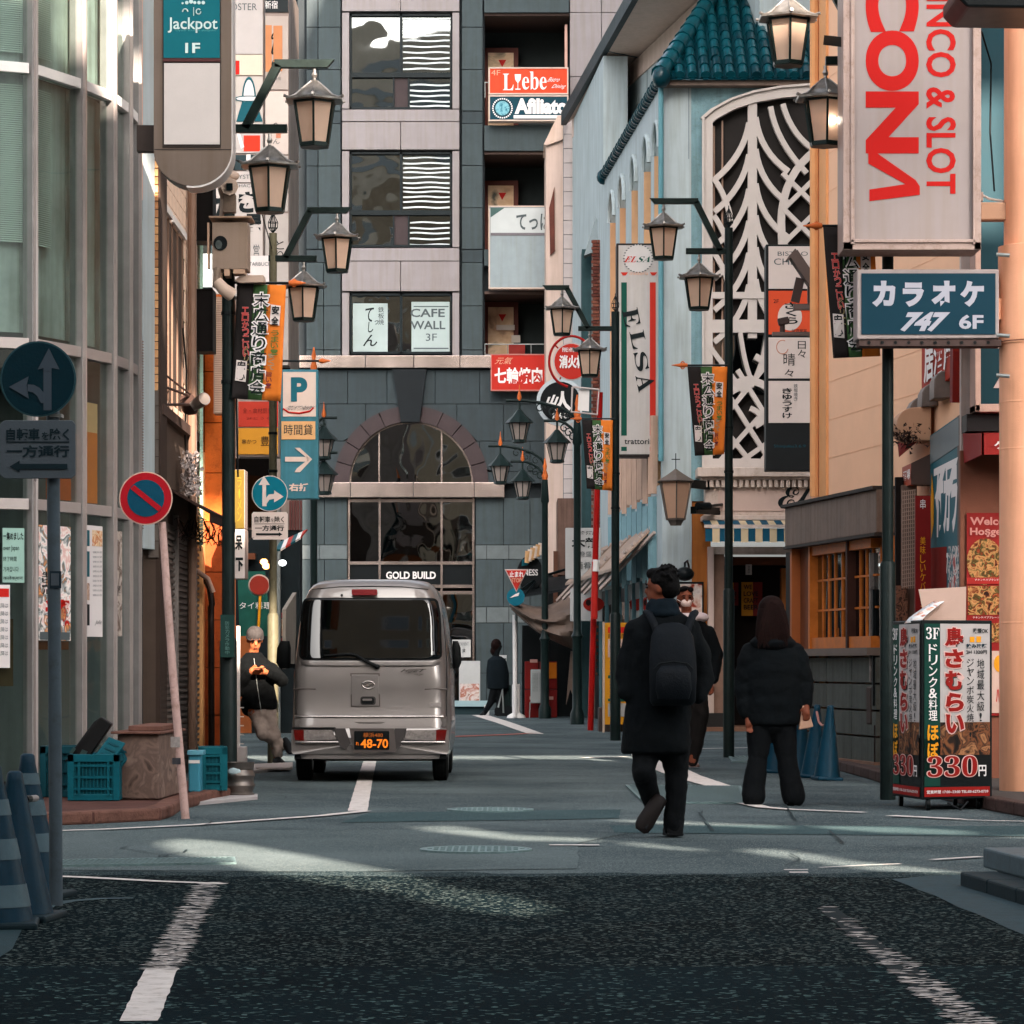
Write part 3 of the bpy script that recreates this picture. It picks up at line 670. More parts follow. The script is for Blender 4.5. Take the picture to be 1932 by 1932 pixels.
for i in range(len(gpt)-1):
    a, b = Vector((*gpt[i], 0)), Vector((*gpt[i+1], 0)); d = (b-a).normalized(); n = d.cross(UP)
    for k, (z0, z1) in enumerate(ZB):
        q = [a + d*.032 + n*.045, b - d*.032 + n*.045, b - d*.032 - n*.06, a + d*.032 - n*.06]
        part('transom', MB().prism([v + UP*z0 for v in q], UP * (z1-z0)), mat('alu_pale', '#a59b97', .4, metal=.35, var=.08) if k < 2 else WHT, gb, bevel=.004)
    zs = [0.12] + [z for zz in ZB for z in zz] + [7.6]
    for k in range(0, len(zs), 2):
        if zs[k] > 9: break
        q = [a + d*.03, b - d*.03, b - d*.03 - n*.012, a + d*.03 - n*.012]
        part('pane', MB().prism([v + UP*zs[k] for v in q], UP * (zs[k+1]-zs[k])), GP, gb)
    if 2 <= i <= 6:
        u1 = {2: .95, 3: .93, 4: .58, 5: .5, 6: .3}[i]
        for (z0, z1) in ((6.1, 7.5), (4.55, 5.86)):
            if i == 3: z0 -= .0
            mb = MB(); z = z1
            while z > z0 + .03:
                p = a + d*.04 - n*.07; q2 = a + d*((b-a).length*u1) - n*.07
                mb.prism([p + UP*z, q2 + UP*z, q2 + UP*(z+.012) - n*.016, p + UP*(z+.012) - n*.016], (0, 0, .002)); z -= .0175 if i != 2 else .021
            part('blind_or_reflection', mb, mat('blind_cream', '#dde6df', .5, var=.06, trans=.3), gb, kind='stuff')
        if i >= 2:
            cu_ = MB().prism([a + d*.04 - n*.13 + UP*3.85, b - n*.13 + UP*3.85, b - n*.14 + UP*3.85, a + d*.04 - n*.14 + UP*3.85], (0, 0, 3.7)); part('curtain_or_reflection', cu_, mat('curtain_or_reflection', '#c2cbc7', .8, var=.5, vs=1.1, streak=.3, trans=.3), gb)  # pale curtain in each bay also stands in for bright reflections
ib = MB()
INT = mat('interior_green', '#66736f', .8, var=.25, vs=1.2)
back = [Vector((x, y + 1.6, 0)) + Vector((-1.0, 0, 0)) for x, y in gpt]
for z in (3.72, 5.97): part('floor_slab', MB().prism([Vector((x-.09, y+.06, z)) for x, y in gpt] + [Vector((-7, 31, z)), Vector((-8, 26, z))], (0, 0, .06)), INT, gb)
for i in range(len(back)-1): ib.prism([back[i] + UP*3.8, back[i+1] + UP*3.8, back[i+1] + UP*7.5, back[i] + UP*7.5], (0, .1, 0))
part('interior_wall', ib, INT, gb)
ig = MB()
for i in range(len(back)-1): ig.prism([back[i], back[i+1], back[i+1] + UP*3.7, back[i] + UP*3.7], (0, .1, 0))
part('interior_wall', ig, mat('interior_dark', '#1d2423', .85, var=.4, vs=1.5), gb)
part('roof', MB().prism([Vector((x, y, 7.6)) for x, y in gpt] + [Vector((-12, 31, 7.6)), Vector((-12, 26, 7.6))], (0, 0, .3)), CONC, gb)
part('side_wall', MB().box((-9.6, 26, 3.8), (5, .4, 7.6)), CONC, gb)
def gseg(i):
    a, b = Vector((*gpt[i], 0)), Vector((*gpt[i+1], 0)); return a, b, (b-a).normalized(), (b-a).normalized().cross(UP)
OR1 = mat('reflected_orange', '#e07a34', .6, var=.15)  # orange, cream and rust boards stand in for a reflection in the glass
for i, u0, u1, z0, z1, m_ in ((5, .04, .8, 2.5, 3.1, OR1), (5, .04, .8, 3.1, 3.35, mat('reflected_cream', '#e0b080', .6, var=.1)), (4, .5, .95, 2.5, 3.1, mat('reflected_rust', '#b3582e', .6, var=.2)), (3, .05, .5, 2.55, 3.0, mat('interior_maroon', '#4c1f1c', .6, var=.2)), (3, .0, .8, .95, 1.5, mat('counter_brown', '#54432f', .6, var=.2)), (2, 0, .95, .95, 1.6, mat('counter_brown')), (4, .1, .9, 1.25, 1.32, mat('shelf_brown', '#6b3d24', .6))):
    a, b, d, n = gseg(i); L = (b-a).length
    part('interior_or_reflection_panel', MB().prism([a + d*L*u0 - n*.05 + UP*z0, a + d*L*u1 - n*.05 + UP*z0, a + d*L*u1 - n*.09 + UP*z0, a + d*L*u0 - n*.09 + UP*z0], (0, 0, z1-z0)), m_, gb)
a, b, d, n = gseg(3); part('interior_lettering', put_text(MB(), lambda u, v: a + d*(-.1 + .33*u) - n*.09 + UP*(2.86 + .06*v), 'kitchen', 0, 0, 1, 1, bold=.02), INKR, gb, recalc=False)
def gposter(i, px0, px1, y0, y1, m, label, lines=()):
    a, b, d, n = gseg(i); P = Plane(a, b)
    t = thing('poster', label, 'poster', P.at(px0, y1, .012), 'posters on the glass front')
    part('sheet', MB().rect(P, px0, y0, px1, y1, .008, .012), m, t)
    for s_, q, ink, kw in lines:
        if s_ is None: part('picture' if ink not in (INK, INKR, INKT, INKW, INKS) else 'bar', MB().rect(P, *q, .013, .015), ink, t)
        else: text(t, P, s_, *q, ink, off=.016, **kw)
    return t
MANGA = multimat('print_manga', ['#e8dcd6', '#d9a9a0', '#efe6e0', '#5b6a6c', '#d98a4a', '#efe6e0'], 9)
NOTE = mat('paper_green', '#8fb0a4', .6, var=.06); PW = mat('paper_white', '#d5cdcb', .6, var=.05)
gposter(3, 4, 45, 996, 1099, NOTE, 'pale green notice with black text at far left of the glass', [('一集めました', (5, 1004, 43, 1019), INK, dict(bold=.02)), ('over Japan', (5, 1029, 35, 1041), INK, {}), ('終了時間', (5, 1050, 30, 1059), INK, {}), ('가져갑니다', (5, 1069, 34, 1079), INK, {}), ('कलेक्शन', (5, 1086, 42, 1096), INK, {})])
gposter(3, -30, 18, 1103, 1260, PW, 'white paper with a red heading at the left edge of the photo', [(None, (-28, 1110, 16, 1126), INKR, 0)] + [('します以降は', (-26, 1138 + 15*k, 14, 1147 + 15*k), INKS, {}) for k in range(7)])
gposter(4, 71, 131, 990, 1208, MANGA, 'colourful poster with big red and black kanji behind the traffic sign pole', [('生ビール', (76, 1078, 92, 1122), INK, dict(vert=True, bold=.03)), ('半', (80, 1130, 124, 1180), INKR, dict(bold=.06)), ('額', (112, 1130, 128, 1182), INKR, dict(bold=.03)), (None, (73, 1192, 129, 1207), INKS, 0)])
gposter(5, 156, 191, 990, 1201, PW, 'white poster with small photos down its left side', [(None, (160, 1000, 166, 1030), INKT, 0), (None, (171, 1000, 190, 1030), multimat('print_food', ['#8a5a40', '#e2c7a5', '#b9703c', '#e8e0d8'], 12), 0), (None, (160, 1040, 166, 1088), INKT, 0), (None, (160, 1100, 166, 1132), multimat('print_food2', ['#5a3a30', '#c2a795', '#7b4a3c'], 14), 0), (None, (160, 1140, 166, 1180), INK, 0)] + [('営業時間のお知らせ案内', (172, 1040 + 9*k, 189, 1044 + 9*k), INKS, {}) for k in range(10)] + [('Jolie', (177, 1170, 188, 1180), INKS, dict(shear=.3))])
gposter(6, 210, 228, 1000, 1200, multimat('print_sepia', ['#8d7b6e', '#c9bcb2', '#5d4a40', '#b3a297'], 7), 'narrow brown toned poster on the last wide pane', [('限定', (213, 1105, 224, 1125), INK, dict(vert=True))])
lb = thing('brick_building', 'narrow building with beige brick corner beside the glass building', 'building', (-3.4, 29.7, 0))
FA = Plane((-3.385, 28.5), (-3.42, 29.7))
P297 = Plane(29.7)
part('wall', MB().prism([Vector((-3.44, 28.45, 0)), Vector((-3.46, 29.69, 0)), Vector((-8, 29.69, 0)), Vector((-8, 28.45, 0))], (0, 0, 8)), mat('pier_grey', '#7f8485', .6, var=.12, streak=.15), lb)
part('pier', MB().prism([Vector((-3.40, 29.3, 2.2)), Vector((-3.335, 29.68, 2.2)), Vector((-3.45, 29.68, 2.2)), Vector((-3.45, 29.3, 2.2))], (0, 0, 12)), mat('pier_blue', '#a9b4b8', .5, var=.08, streak=.1), lb)
lv = MB(); z = 2.38
while z < 4.1: lv.beam((-3.43, 28.55, z), (-3.405, 29.28, z), .03, .009); z += .026
part('louvre', lv, mat('louvre_brown', '#7d5f50', .5, var=.1), lb, kind='stuff')
part('warm_panel', MB().prism([Vector((-3.425, 28.7, 5.4)), Vector((-3.40, 29.28, 5.4)), Vector((-3.44, 29.28, 5.4)), Vector((-3.44, 28.7, 5.4))], (0, 0, 4)), mat('panel_peach', '#d9a68c', .6, var=.1), lb)
part('shutter_door', MB().prism([Vector((-3.425, 28.6, .1)), Vector((-3.40, 29.28, .1)), Vector((-3.44, 29.28, .1)), Vector((-3.44, 28.6, .1))], (0, 0, 2.1)), mat('shutter_dark', '#2a2422', .6, var=.2), lb)
BRK = mat('brick_beige', '#cb9a6c', .8, var=.2, vs=9, bump=.5, bs=60, dirt=.3); BRK2 = mat('brick_tan', '#a87650', .8, var=.2, vs=9, bump=.5, dirt=.3); MOR = mat('mortar', '#3c302a', .9)
part('brick_backing', MB().rect(P297, 279, -80, 302, 1400, -.6, -.02), MOR, lb)
ch = .077; hb = .066
bme = {}
for w_ in (.09, .042, .07):
    for m_ in (BRK, BRK2): bme[(w_, m_.name)] = mesh('brick', MB().box((0, 0, 0), (w_-.006, .05, hb)), m_)
xl = P297.at(279.5, 900).x; rnd = random.Random(4)
k = 0; z = 3.72
while z < 7.9:
    m_ = rnd.choice((BRK, BRK, BRK2))
    if k % 2 == 0: inst('brick', bme[(.09, m_.name)], lb, (xl + .05, 29.715 + rnd.uniform(-.004, .004), z))
    else:
        inst('brick', bme[(.042, m_.name)], lb, (xl + .026, 29.715 + rnd.uniform(-.004, .004), z)); inst('brick', bme[(.042, rnd.choice((BRK, BRK2)).name)], lb, (xl + .074, 29.715, z))
    z += ch; k += 1
GB = mat('brick_shaded_grey', '#5d544e', .8, var=.2, bump=.4); gme = mesh('brick', MB().box((0, 0, 0), (.09, .05, .15)), GB)  # greyer copy of the bricks: shade on the lower corner put into colour
z = 2.2
while z < 3.65: inst('brick', gme, lb, (xl + .05, 29.715, z)); z += .158
TILE = mat('tile_cream', '#e3c6b0', .6, var=.1, vs=2, bump=.2, dirt=.2)
part('street_wall', MB().prism([Vector((-3.33, 29.72, 0)), Vector((-3.385, 34.3, 0)), Vector((-8, 34.3, 0)), Vector((-8, 29.72, 0))], (0, 0, 8.8)), mat('wall_joint', '#4d4038', .85), lb)
tz = [3.6 + .16*k for k in range(40)]
ty = [29.74 + .36*k for k in range(13)]
tme = mesh('tile', MB().box((0, 0, 0), (.012, .352, .152)), TILE)
def fx(y): return -3.33 - .0119 * (y - 29.72)
for i, z in enumerate(tz):
    if z > 8.6: break
    for j, y in enumerate(ty):
        y2 = y + (.18 if i % 2 else 0)
        if 3.62 < z < 5.45 and 30.0 < y2 + .18 < 32.6: continue
        inst('tile', tme, lb, (fx(y2 + .18) + .004 + random.uniform(-.001, .001), y2 + .18, z))
for k, (ya, yb) in enumerate(((30.08, 30.9), (31.25, 32.4))):
    w_ = part('window', MB().prism([Vector((fx(ya) - .12, ya, 3.66)), Vector((fx(yb) - .12, yb, 3.66)), Vector((fx(yb) - .14, yb, 3.66)), Vector((fx(ya) - .14, ya, 3.66))], (0, 0, 1.78)), DARKG, lb)
    fr = MB(); fm = [(ya, ya + .05), (yb - .05, yb), ((ya+yb)/2 - .03, (ya+yb)/2 + .03)]
    for a_, b_ in fm: fr.prism([Vector((fx(a_) + .015, a_, 3.62)), Vector((fx(b_) + .015, b_, 3.62)), Vector((fx(b_) - .12, b_, 3.62)), Vector((fx(a_) - .12, a_, 3.62))], (0, 0, 1.86))
    part('frame', fr, mat('frame_brown', '#6f5648', .5, var=.15), w_)
    part('lintel', MB().prism([Vector((fx(ya) + .04, ya - .1, 5.46)), Vector((fx(yb) + .04, yb + .1, 5.46)), Vector((fx(yb) - .1, yb + .1, 5.46)), Vector((fx(ya) - .1, ya - .1, 5.46))], (0, 0, .07)), WHT, w_)
part('sill_beam', MB().prism([Vector((fx(29.9) + .06, 29.9, 3.48)), Vector((fx(34.2) + .06, 34.2, 3.48)), Vector((fx(34.2), 34.2, 3.48)), Vector((fx(29.9), 29.9, 3.48))], (0, 0, .1)), mat('rust_brown', '#4a3a34', .7, var=.2), lb)
part('drain_pipe', MB().tube([(fx(32.7) + .07, 32.75, .1), (fx(32.7) + .07, 32.75, 8)], .045, 8), mat('frame_brown'), lb, smooth=40)
part('drain_pipe', MB().tube([(fx(33.1) + .05, 33.2, .1), (fx(33.1) + .05, 33.2, 8)], .03, 8), mat('pipe_grey', '#77706c', .5), lb, smooth=40)
for k, (ya, yb, c) in enumerate(((29.9, 31.4, '#5c524c'), (31.5, 33.0, '#4b433f'), (33.05, 34.2, '#6a5f58'))):
    sh = part('shutter', MB().prism([Vector((fx(ya) + .0, ya, .1)), Vector((fx(yb), yb, .1)), Vector((fx(yb) - .05, yb, .1)), Vector((fx(ya) - .05, ya, .1))], (0, 0, 2.4)), mat('sh'+c, c, .6, var=.15), lb)
    sm = MB(); z = .14
    while z < 2.45: sm.beam((fx(ya) + .012, ya + .02, z), (fx(yb) + .012, yb - .02, z), .024, .028); z += .06
    part('slats', sm, mat('sh'+c, c), sh, kind='stuff')
part('shop_pier', MB().prism([Vector((fx(31.4) + .05, 31.4, 0)), Vector((fx(31.5) + .05, 31.52, 0)), Vector((fx(31.5) - .05, 31.52, 0)), Vector((fx(31.4) - .05, 31.4, 0))], (0, 0, 2.6)), mat('pipe_grey'), lb)
aw = thing('awning', 'small dark brown awning with dried vines over the shuttered shop at left', 'awning', (-3.2, 31.6, 2.55))
A_ = [Vector((fx(30.4), 30.4, 2.86)), Vector((fx(33.6), 33.6, 2.86)), Vector((-2.86, 33.6, 2.60)), Vector((-2.9, 30.6, 2.60))]
part('canopy', MB().prism(A_, (0, 0, -.03)), mat('awning_brown', '#2a1c17', .8, var=.3, bump=.3), aw)
part('valance', MB().prism([Vector((-2.9, 30.6, 2.6)), Vector((-2.86, 33.6, 2.6)), Vector((-2.87, 33.6, 2.6)), Vector((-2.91, 30.6, 2.6))], (0, 0, -.1)), mat('awning_brown'), aw)
vn = MB(); rnd = random.Random(5)
for k in range(16):
    p = Vector((rnd.uniform(-3.2, -2.85), rnd.uniform(31, 33.6), 2.55)); pts = [p]
    for j in range(6): p = p + Vector((rnd.uniform(-.06, .06), rnd.uniform(-.1, .1), -.1 + .04*j)); pts.append(p)
    vn.tube(pts, .006, 4)
    for q in pts[1:]:
        for _ in range(2): vn.beam(q, q + Vector((rnd.uniform(-.05, .05), rnd.uniform(-.05, .05), rnd.uniform(-.05, .03))), .006, .004)
part('dried_vine', vn, mat('twig', '#1e1512', .9), aw, kind='stuff')
fl = thing('dried_flowers', 'clump of crinkled pale grey dried leaves hanging on the brick building', 'plant', W(359, 936, 31.8))
fm_ = MB(); rnd = random.Random(6)
for k in range(420):
    c = W(rnd.gauss(360, 8), rnd.uniform(855, 935), rnd.uniform(31.5, 32.1)); s = rnd.uniform(.015, .04)
    a_ = Vector((rnd.uniform(-1, 1), rnd.uniform(-1, 1), rnd.uniform(-1, 1))).normalized() * s; b_ = Vector((rnd.uniform(-1, 1), rnd.uniform(-1, 1), rnd.uniform(-1, 1))).normalized() * s
    fm_.poly([c, c + a_, c + a_ + b_, c + b_*1.2])
part('leaves', fm_, mat('leaf_dry', '#a89c98', .8, var=.3, vs=12), fl, kind='stuff', recalc=False)
part('stem', MB().tube([W(360, 860, 31.8), W(362, 900, 31.8), W(356, 940, 31.9)], .012, 6), mat('twig'), fl)
spl = thing('spotlight_pair', 'pair of spotlights on thin arms reaching out above the leaning sign', 'spotlight', W(320, 740, 30.6))
SP = mat('lamp_grey', '#6b625d', .45, metal=.4)
part('arm', MB().tube([(fx(30.3), 30.3, 3.78), W(345, 742, 31), W(366, 752, 31.4)], .014, 8).tube([(fx(30.3), 30.3, 3.6), W(352, 763, 31), W(368, 762, 31.4)], .014, 8), mat('arm_brown', '#3a2a25', .5), spl, smooth=40)
part('arm_stay', MB().tube([W(290, 690, 30.2), W(364, 748, 31.3)], .01, 6), mat('arm_brown'), spl)
part('lamp_head', MB().tube([W(352, 752, 31.2), W(358, 768, 31.3), W(366, 775, 31.5)], [.07, .085, .04], 12), mat('arm_brown'), spl, smooth=50)
part('lamp_head', MB().tube([W(362, 768, 31.1), W(374, 760, 31.1), W(386, 752, 31.0)], [.045, .06, .065], 12), SP, spl, smooth=50)
for (y0, y1, lab) in ((330, 455, 'upper black box sign projecting from the brick building'), (545, 663, 'lower black box sign projecting from the brick building')):
    sign('projecting_sign', lab, 'sign', Plane(33.2), 357, y0, 402, y1, .35, '#080505', '#060404', 1.5, 'black projecting signs', rough=.9)
cs = thing('banner_strip', 'narrow mint green zigzag folded strip hanging beside the orange wall', 'banner', W(378, 1040, 34))
zz = MB(); k = 0; y = 445
while y < 1025:
    a_, b_, c_, d_ = W(372, y, 33.9), W(383, y + 3, 33.8), W(383, y + 9.5, 33.8), W(372, y + 6.5, 33.9)
    zz.prism([a_, W(377, y + 4.5, 33.72), W(377, y + 11, 33.72), d_], (0, .02, 0)); zz.prism([W(377, y + 4.5, 33.72), b_, c_, W(377, y + 11, 33.72)], (0, .02, 0)); y += 7
part('folded_sheet', zz, mat('mint', '#9fc2b0', .6, var=.1), cs, kind='stuff')
part('rope', MB().tube([W(369, 440, 33.8), W(371, 700, 33.9), W(368, 900, 33.8), W(378, 1040, 33.8)], .008, 5), mat('twig'), cs)
ob = thing('orange_building', 'narrow building clad in rusty orange panels behind the tall black pole', 'building', W(400, 1440, 34.5))
P345 = Plane(34.5)
part('wall', MB().prism([Vector((-3.9, 34.55, 0)), Vector((-3.06, 34.55, 0)), Vector((-3.06, 35.2, 0)), Vector((-8, 35.2, 0)), Vector((-8, 34.55, 0))], (0, 0, 5.15)), mat('orange_core', '#7a4320', .7, var=.2), ob)
ORG = mat('panel_orange', '#c26022', .6, var=.25, vs=2.2, bump=.2, dirt=.35); ORG2 = mat('panel_rust', '#96441c', .6, var=.25, vs=3, bump=.2, dirt=.35)
ys = [556, 702, 798, 893, 985, 1080, 1170, 1260, 1350, 1440]
for i in range(len(ys)-1):
    for xa, xb in ((360, 385), (386, 435)): part('panel', MB().rect(P345, xa+.5, ys[i]+.7, xb-.5, ys[i+1]-.7, .0, .04), ORG if i < 4 else ORG2, ob, bevel=.006)
part('pilaster', MB().rect(Plane(34.2), 359, 850, 382.5, 1455, -.3, 0), mat('pilaster_cream', '#dda26a', .6, var=.12, streak=.15), ob, bevel=.01)
part('louvred_box', MB().rect(Plane(33.9), 403, 560, 424, 780, -.3, 0), mat('louvre_pale', '#a98b7a', .6), ob)
l2 = MB()
for k in range(52): l2.rect(Plane(33.9), 405, 566 + k*4.1, 422, 568 + k*4.1, .0, .012)
part('slats', l2, mat('louvre_pale2', '#c0a594', .6), ob, kind='stuff')
part('pipe', MB().tube([W(386, 1090, 34.3), W(396, 1110, 34.3), W(400, 1140, 34.3), W(398, 1145, 34.3), W(399, 1430, 34.3)], .035, 8), mat('pipe_black', '#160f0d', .5), ob, smooth=50)
part('pipe', MB().tube([W(368, 1075, 34.0), W(392, 1092, 34.1), W(402, 1118, 34.1)], .03, 8), mat('pipe_cream', '#b09080', .5), ob, smooth=50)
fl_ = thing('shop_row', 'row of low crowded shops behind the leaning man', 'building', W(500, 1390, 50))
PF = Plane(52)
part('wall', MB().rect(PF, 400, -30, 548, 1384, -2, 0), mat('shop_wall', '#8a7c74', .7, var=.2, streak=.2), fl_)
part('shop_opening', MB().rect(PF, 440, 1000, 566, 1383, -.5, .01), mat('shop_dark', '#10181b', .7, var=.3), fl_)
part('wooden_panel', MB().rect(PF, 442, 1180, 475, 1383, .02, .06), mat('wood_orange', '#8a4a24', .6, var=.3), fl_)
part('beam', MB().rect(PF, 443, 1045, 484, 1056, .05, .3), mat('beam_brown', '#6b3c26', .6), fl_)
part('window_band', MB().rect(PF, 442, 865, 520, 995, .02, .06), DARKG, fl_)
part('pipe', MB().tube([W(524, 940, 51.8), W(524, 1384, 51.8)], .05, 8), STEEL, fl_)
for k in range(5): part('shutter_panel', MB().rect(PF, 546 + k*5, 945, 550 + k*5, 1000, .01, .05), mat('rust_red', '#5a3430', .6), fl_)
part('window_pane', MB().rect(PF, 505, 690, 548, 760, .01, .03), DARKG, fl_)
def tower(name, lab, Y, x0, x1, y0, y1, panels_, group='stacked shop signs at far left'):
    P = Plane(Y); t = thing(name, lab, 'sign', W((x0+x1)/2, y1, Y), group)
    part('sign_box', MB().rect(P, x0, y0, x1, y1, -.35, 0), mat('tower_frame', '#8d7d76', .5, var=.1), t, bevel=.01)
    for (a, b, c, inks) in panels_:
        f = part('sign_face', MB().rect(P, x0+1.2, a+.8, x1-1.2, b-.8, .004, .02), mat('fc'+c, c, .5, var=.06), t)
        for q, i in enumerate(inks):
            if i[0] is None: part('shape', MB().prism([P.at(px, py, .022 + .003*q) for px, py in i[1]], P.n * .002), i[2], f)
            else: text(f, P, i[0], *i[1], i[2], off=.025, **(i[3] if len(i) > 3 else {}))
    return t
def ell(cx, cy, rx, ry, n=18, a0=0, a1=2*math.pi): return [(cx + rx*math.cos(a0 + (a1-a0)*k/n), cy + ry*math.sin(a0 + (a1-a0)*k/n)) for k in range(n + (0 if abs(a1-a0-2*math.pi) < .01 else 1))]
def lens(cx, cy, rx, ry): return [(cx + rx*math.sin(math.pi*k/10), cy - ry*math.cos(math.pi*k/10)) for k in range(11)] + [(cx - rx*math.sin(math.pi*k/10), cy + ry*math.cos(math.pi*k/10)) for k in range(1, 10)]
tower('sign_tower', 'tall cream sign stack with a teal oil lamp drawing', 43, 441, 497, -120, 345, [
    (-120, 103, '#b0a8a5', [('ROSTER', (426, 7, 485, 20), INKS)]),
    (103, 143, '#c9baa8', [(None, [(441, 115), (452, 115), (452, 141), (441, 141)], INKR)]),
    (144, 241, '#b5aba4', [(None, lens(470, 190, 13.5, 45), INKT), (None, lens(470, 190, 10.5, 39), PW), (None, [(446, 230), (457, 193), (484, 193), (496, 230)], INKT), (None, ell(470, 187, 28, 6), INKT), (None, ell(470, 187, 24, 4), PW)]),
    (246, 290, '#b3aaa6', [(None, [(460, 256), (491, 256), (491, 286), (460, 286)], mat('red_orange', '#d0311a', .5, var=.05)), (None, [(447, 252), (453, 252), (461, 278), (455, 281)], INKW)]),
    (292, 322, '#27363a', [(None, [(478, 296), (490, 296), (490, 320), (478, 320)], INKG), (None, [(465, 292), (473, 292), (473, 322), (465, 322)], INKW)]),
    (323, 345, '#b5aba6', [('OYSTER', (440, 330, 486, 338), INKS), ])])
tower('brush_sign', 'cream sign with big brushed kana behind the beige cabinet', 42, 400, 497, 346, 560, [(346, 560, '#b5aba6', [('SHACK', (446, 348, 480, 354), INKS), ('か', (406, 362, 446, 412), INK, dict(bold=.06)), ('き', (450, 362, 484, 402), INK, dict(bold=.06)), ('屋', (462, 404, 494, 446), INK, dict(bold=.05)), ('牡蠣', (402, 425, 420, 540), INK, dict(vert=True, bold=.04)), ('営業中', (478, 460, 490, 540), INKS, dict(vert=True))])], None)
tower('sign_tower', 'narrower cream sign stack with an orange panel and small handwriting', 47, 497, 545, -120, 690, [
    (-120, 24, '#1e2426', [('新宿', (500, 2, 524, 17), INKW)]),
    (30, 170, '#a89a92', [(None, [(499, 48), (513, 48), (513, 136), (499, 136)], mat('sepia_orange', '#b97a52', .6, var=.08)), (None, [(516, 49), (533, 49), (533, 135), (516, 135)], mat('sepia_orange')), ('めしの', (513, 52, 532, 132), INK, dict(vert=True, bold=.03, shear=.3)), ('会員専用', (505, 146, 530, 152), INKS)]),
    (172, 292, '#c5b5ac', [('つ', (516, 232, 524, 244), INK), ('ん', (515, 263, 528, 272), INKS), (None, [(521, 252), (530, 252), (530, 261), (521, 261)], mat('seal', '#c07a60', .6))]),
    (294, 400, '#a89e98', [('宴会', (508, 322, 530, 350), INK, dict(vert=True, slant=3))]),
    (402, 560, '#aaa09a', [('とり', (520, 452, 536, 492), INK, dict(vert=True))]),
    (562, 690, '#a59a94', [('居酒屋', (500, 580, 522, 660), INK, dict(vert=True))])])
wy = tower('coffee_sign', 'white sign board with the small cropped word above the flag', 40.5, 467, 511, 482, 540, [(482, 540, '#d3cac7', [('TARBUCK', (470, 495, 512, 502), INKS)])], None)
t = tower('izakaya_sign', 'red and yellow stacked box sign below the leftmost flag', 40, 449, 526, 757, 862, [
    (757, 806, '#b3392a', [('全・食材厨房', (458, 770, 514, 780), mat('ink_maroon', '#6e241d', .6, var=0, bump=0)), ('2Fどうぞ', (465, 787, 512, 792), mat('ink_maroon'))]),
    (807, 858, '#c98a2c', [('串かつ', (457, 829, 484, 838), INK), ('豊', (492, 823, 508, 841), INK)])], None)
tower('yellow_sign', 'plain yellow box sign just right of the tall black pole', 33, 442, 462, 886, 998, [(886, 998, '#5a4810', [('ラ・メン', (448, 900, 456, 985), mat('ink_gold', '#7b6110', .6, var=0), dict(vert=True))])], None)
tower('white_sign', 'white box sign with black kanji just below the yellow one', 33, 440, 463, 998, 1092, [(998, 1092, '#cfc3bd', [('呆', (444, 1010, 458, 1038), INK, dict(bold=.04)), ('下', (445, 1052, 459, 1078), INK, dict(bold=.06))])], None)
t = thing('green_banner', 'dark green shop banner with white kana beside the leaning man', 'banner', W(480, 1200, 46), None)
part('cloth', MB().prism([W(448, 1078, 46), W(500, 1078, 46), W(512, 1200, 46), W(452, 1200, 46)], (0, .04, 0)), mat('cloth_green', '#1d5146', .8, var=.25), t)
part('stripe', MB().tube([W(493, 1085, 45.9), W(487, 1195, 45.9)], .02, 6), INKY, t)
text(t, Plane(45.95), 'タイ料理', 452, 1136, 512, 1149, INKW)
t = thing('round_sign', 'round red sign plate above the green banner', 'sign', W(486, 1116, 45), None)
part('plate', MB().tube([W(489, 1104, 44.95), W(489, 1104, 45.12)], .135, 24), mat('plate_red', '#8e2c20', .5, var=.2), t, smooth=40)
part('ring', MB().tube([W(489, 1104, 45.0), W(489, 1104, 45.1)], .155, 24), mat('ring_cream', '#bfa99c', .5), t)
for k, (x, y) in enumerate(((502, 1068), (498, 1060), (533, 1062))):
    t = thing('shop_lamp', ('small warm glowing lamp under the shop canopy at left', 'second glowing lamp tucked behind the olive pole', 'small white lamp right of the olive pole')[k], 'lamp', W(x, y, 49)); part('bulb', MB().ball(W(x, y, 49), (.06, .06, .05), 10), mat('lamp_warm') if k < 2 else mat('lamp_cool', '#e8f0f0', emit=1.2, var=0, bump=0), t, smooth=60); part('socket', MB().tube([W(x, y-8, 49), W(x, y-4, 49)], .025, 8), BLK, t)
t = thing('food_board', 'sloping board of food photos beside the parked van', 'sign', W(540, 1260, 44))
part('panel', MB().prism([W(532, 1150, 44), W(552, 1118, 46), W(552, 1250, 46), W(532, 1262, 44)], (.05, .03, 0)), mat('board_back', '#8a8076', .6), t)
for k, (a, b, m_) in enumerate(((1156, 1166, INKR), (1168, 1200, multimat('print_food')), (1204, 1210, INKR), (1212, 1226, multimat('print_food3', ['#c96a30', '#e8c9a0', '#b5401f', '#efe0c8'], 10)), (1230, 1250, INKY))):
    part('print', MB().prism([W(532, a, 43.97), W(549, a-10, 45.17), W(549, b-6, 45.17), W(532, b, 43.97)], (-.004, -.01, 0)), m_, t)
t = thing('striped_awning', 'small teal white and red striped awning behind the P sign', 'awning', W(560, 1030, 50))
for k in range(6):
    u0, u1 = k/6, (k+1)/6; f0 = lambda u: W(528 + 52*u, 1022 - 24*u, 50); f1 = lambda u: W(520 + 56*u, 1036 - 34*u + (6 if 0 < u < 1 else 0), 49.3)
    part('stripe', MB().prism([f0(u0), f0(u1), f1(u1), f1(u0)], (0, .02, -.03)), [INKT, INKW, mat('cloth_red', '#b23a33', .7)][k % 3], t)
t = thing('white_post', 'white post with a square foot beside the leaning man', 'post', W(451, 1420, 35.5))
part('post', MB().beam(G(450, 1446), G(450, 1446) + UP*1.55, .035, .035), WHT, t)
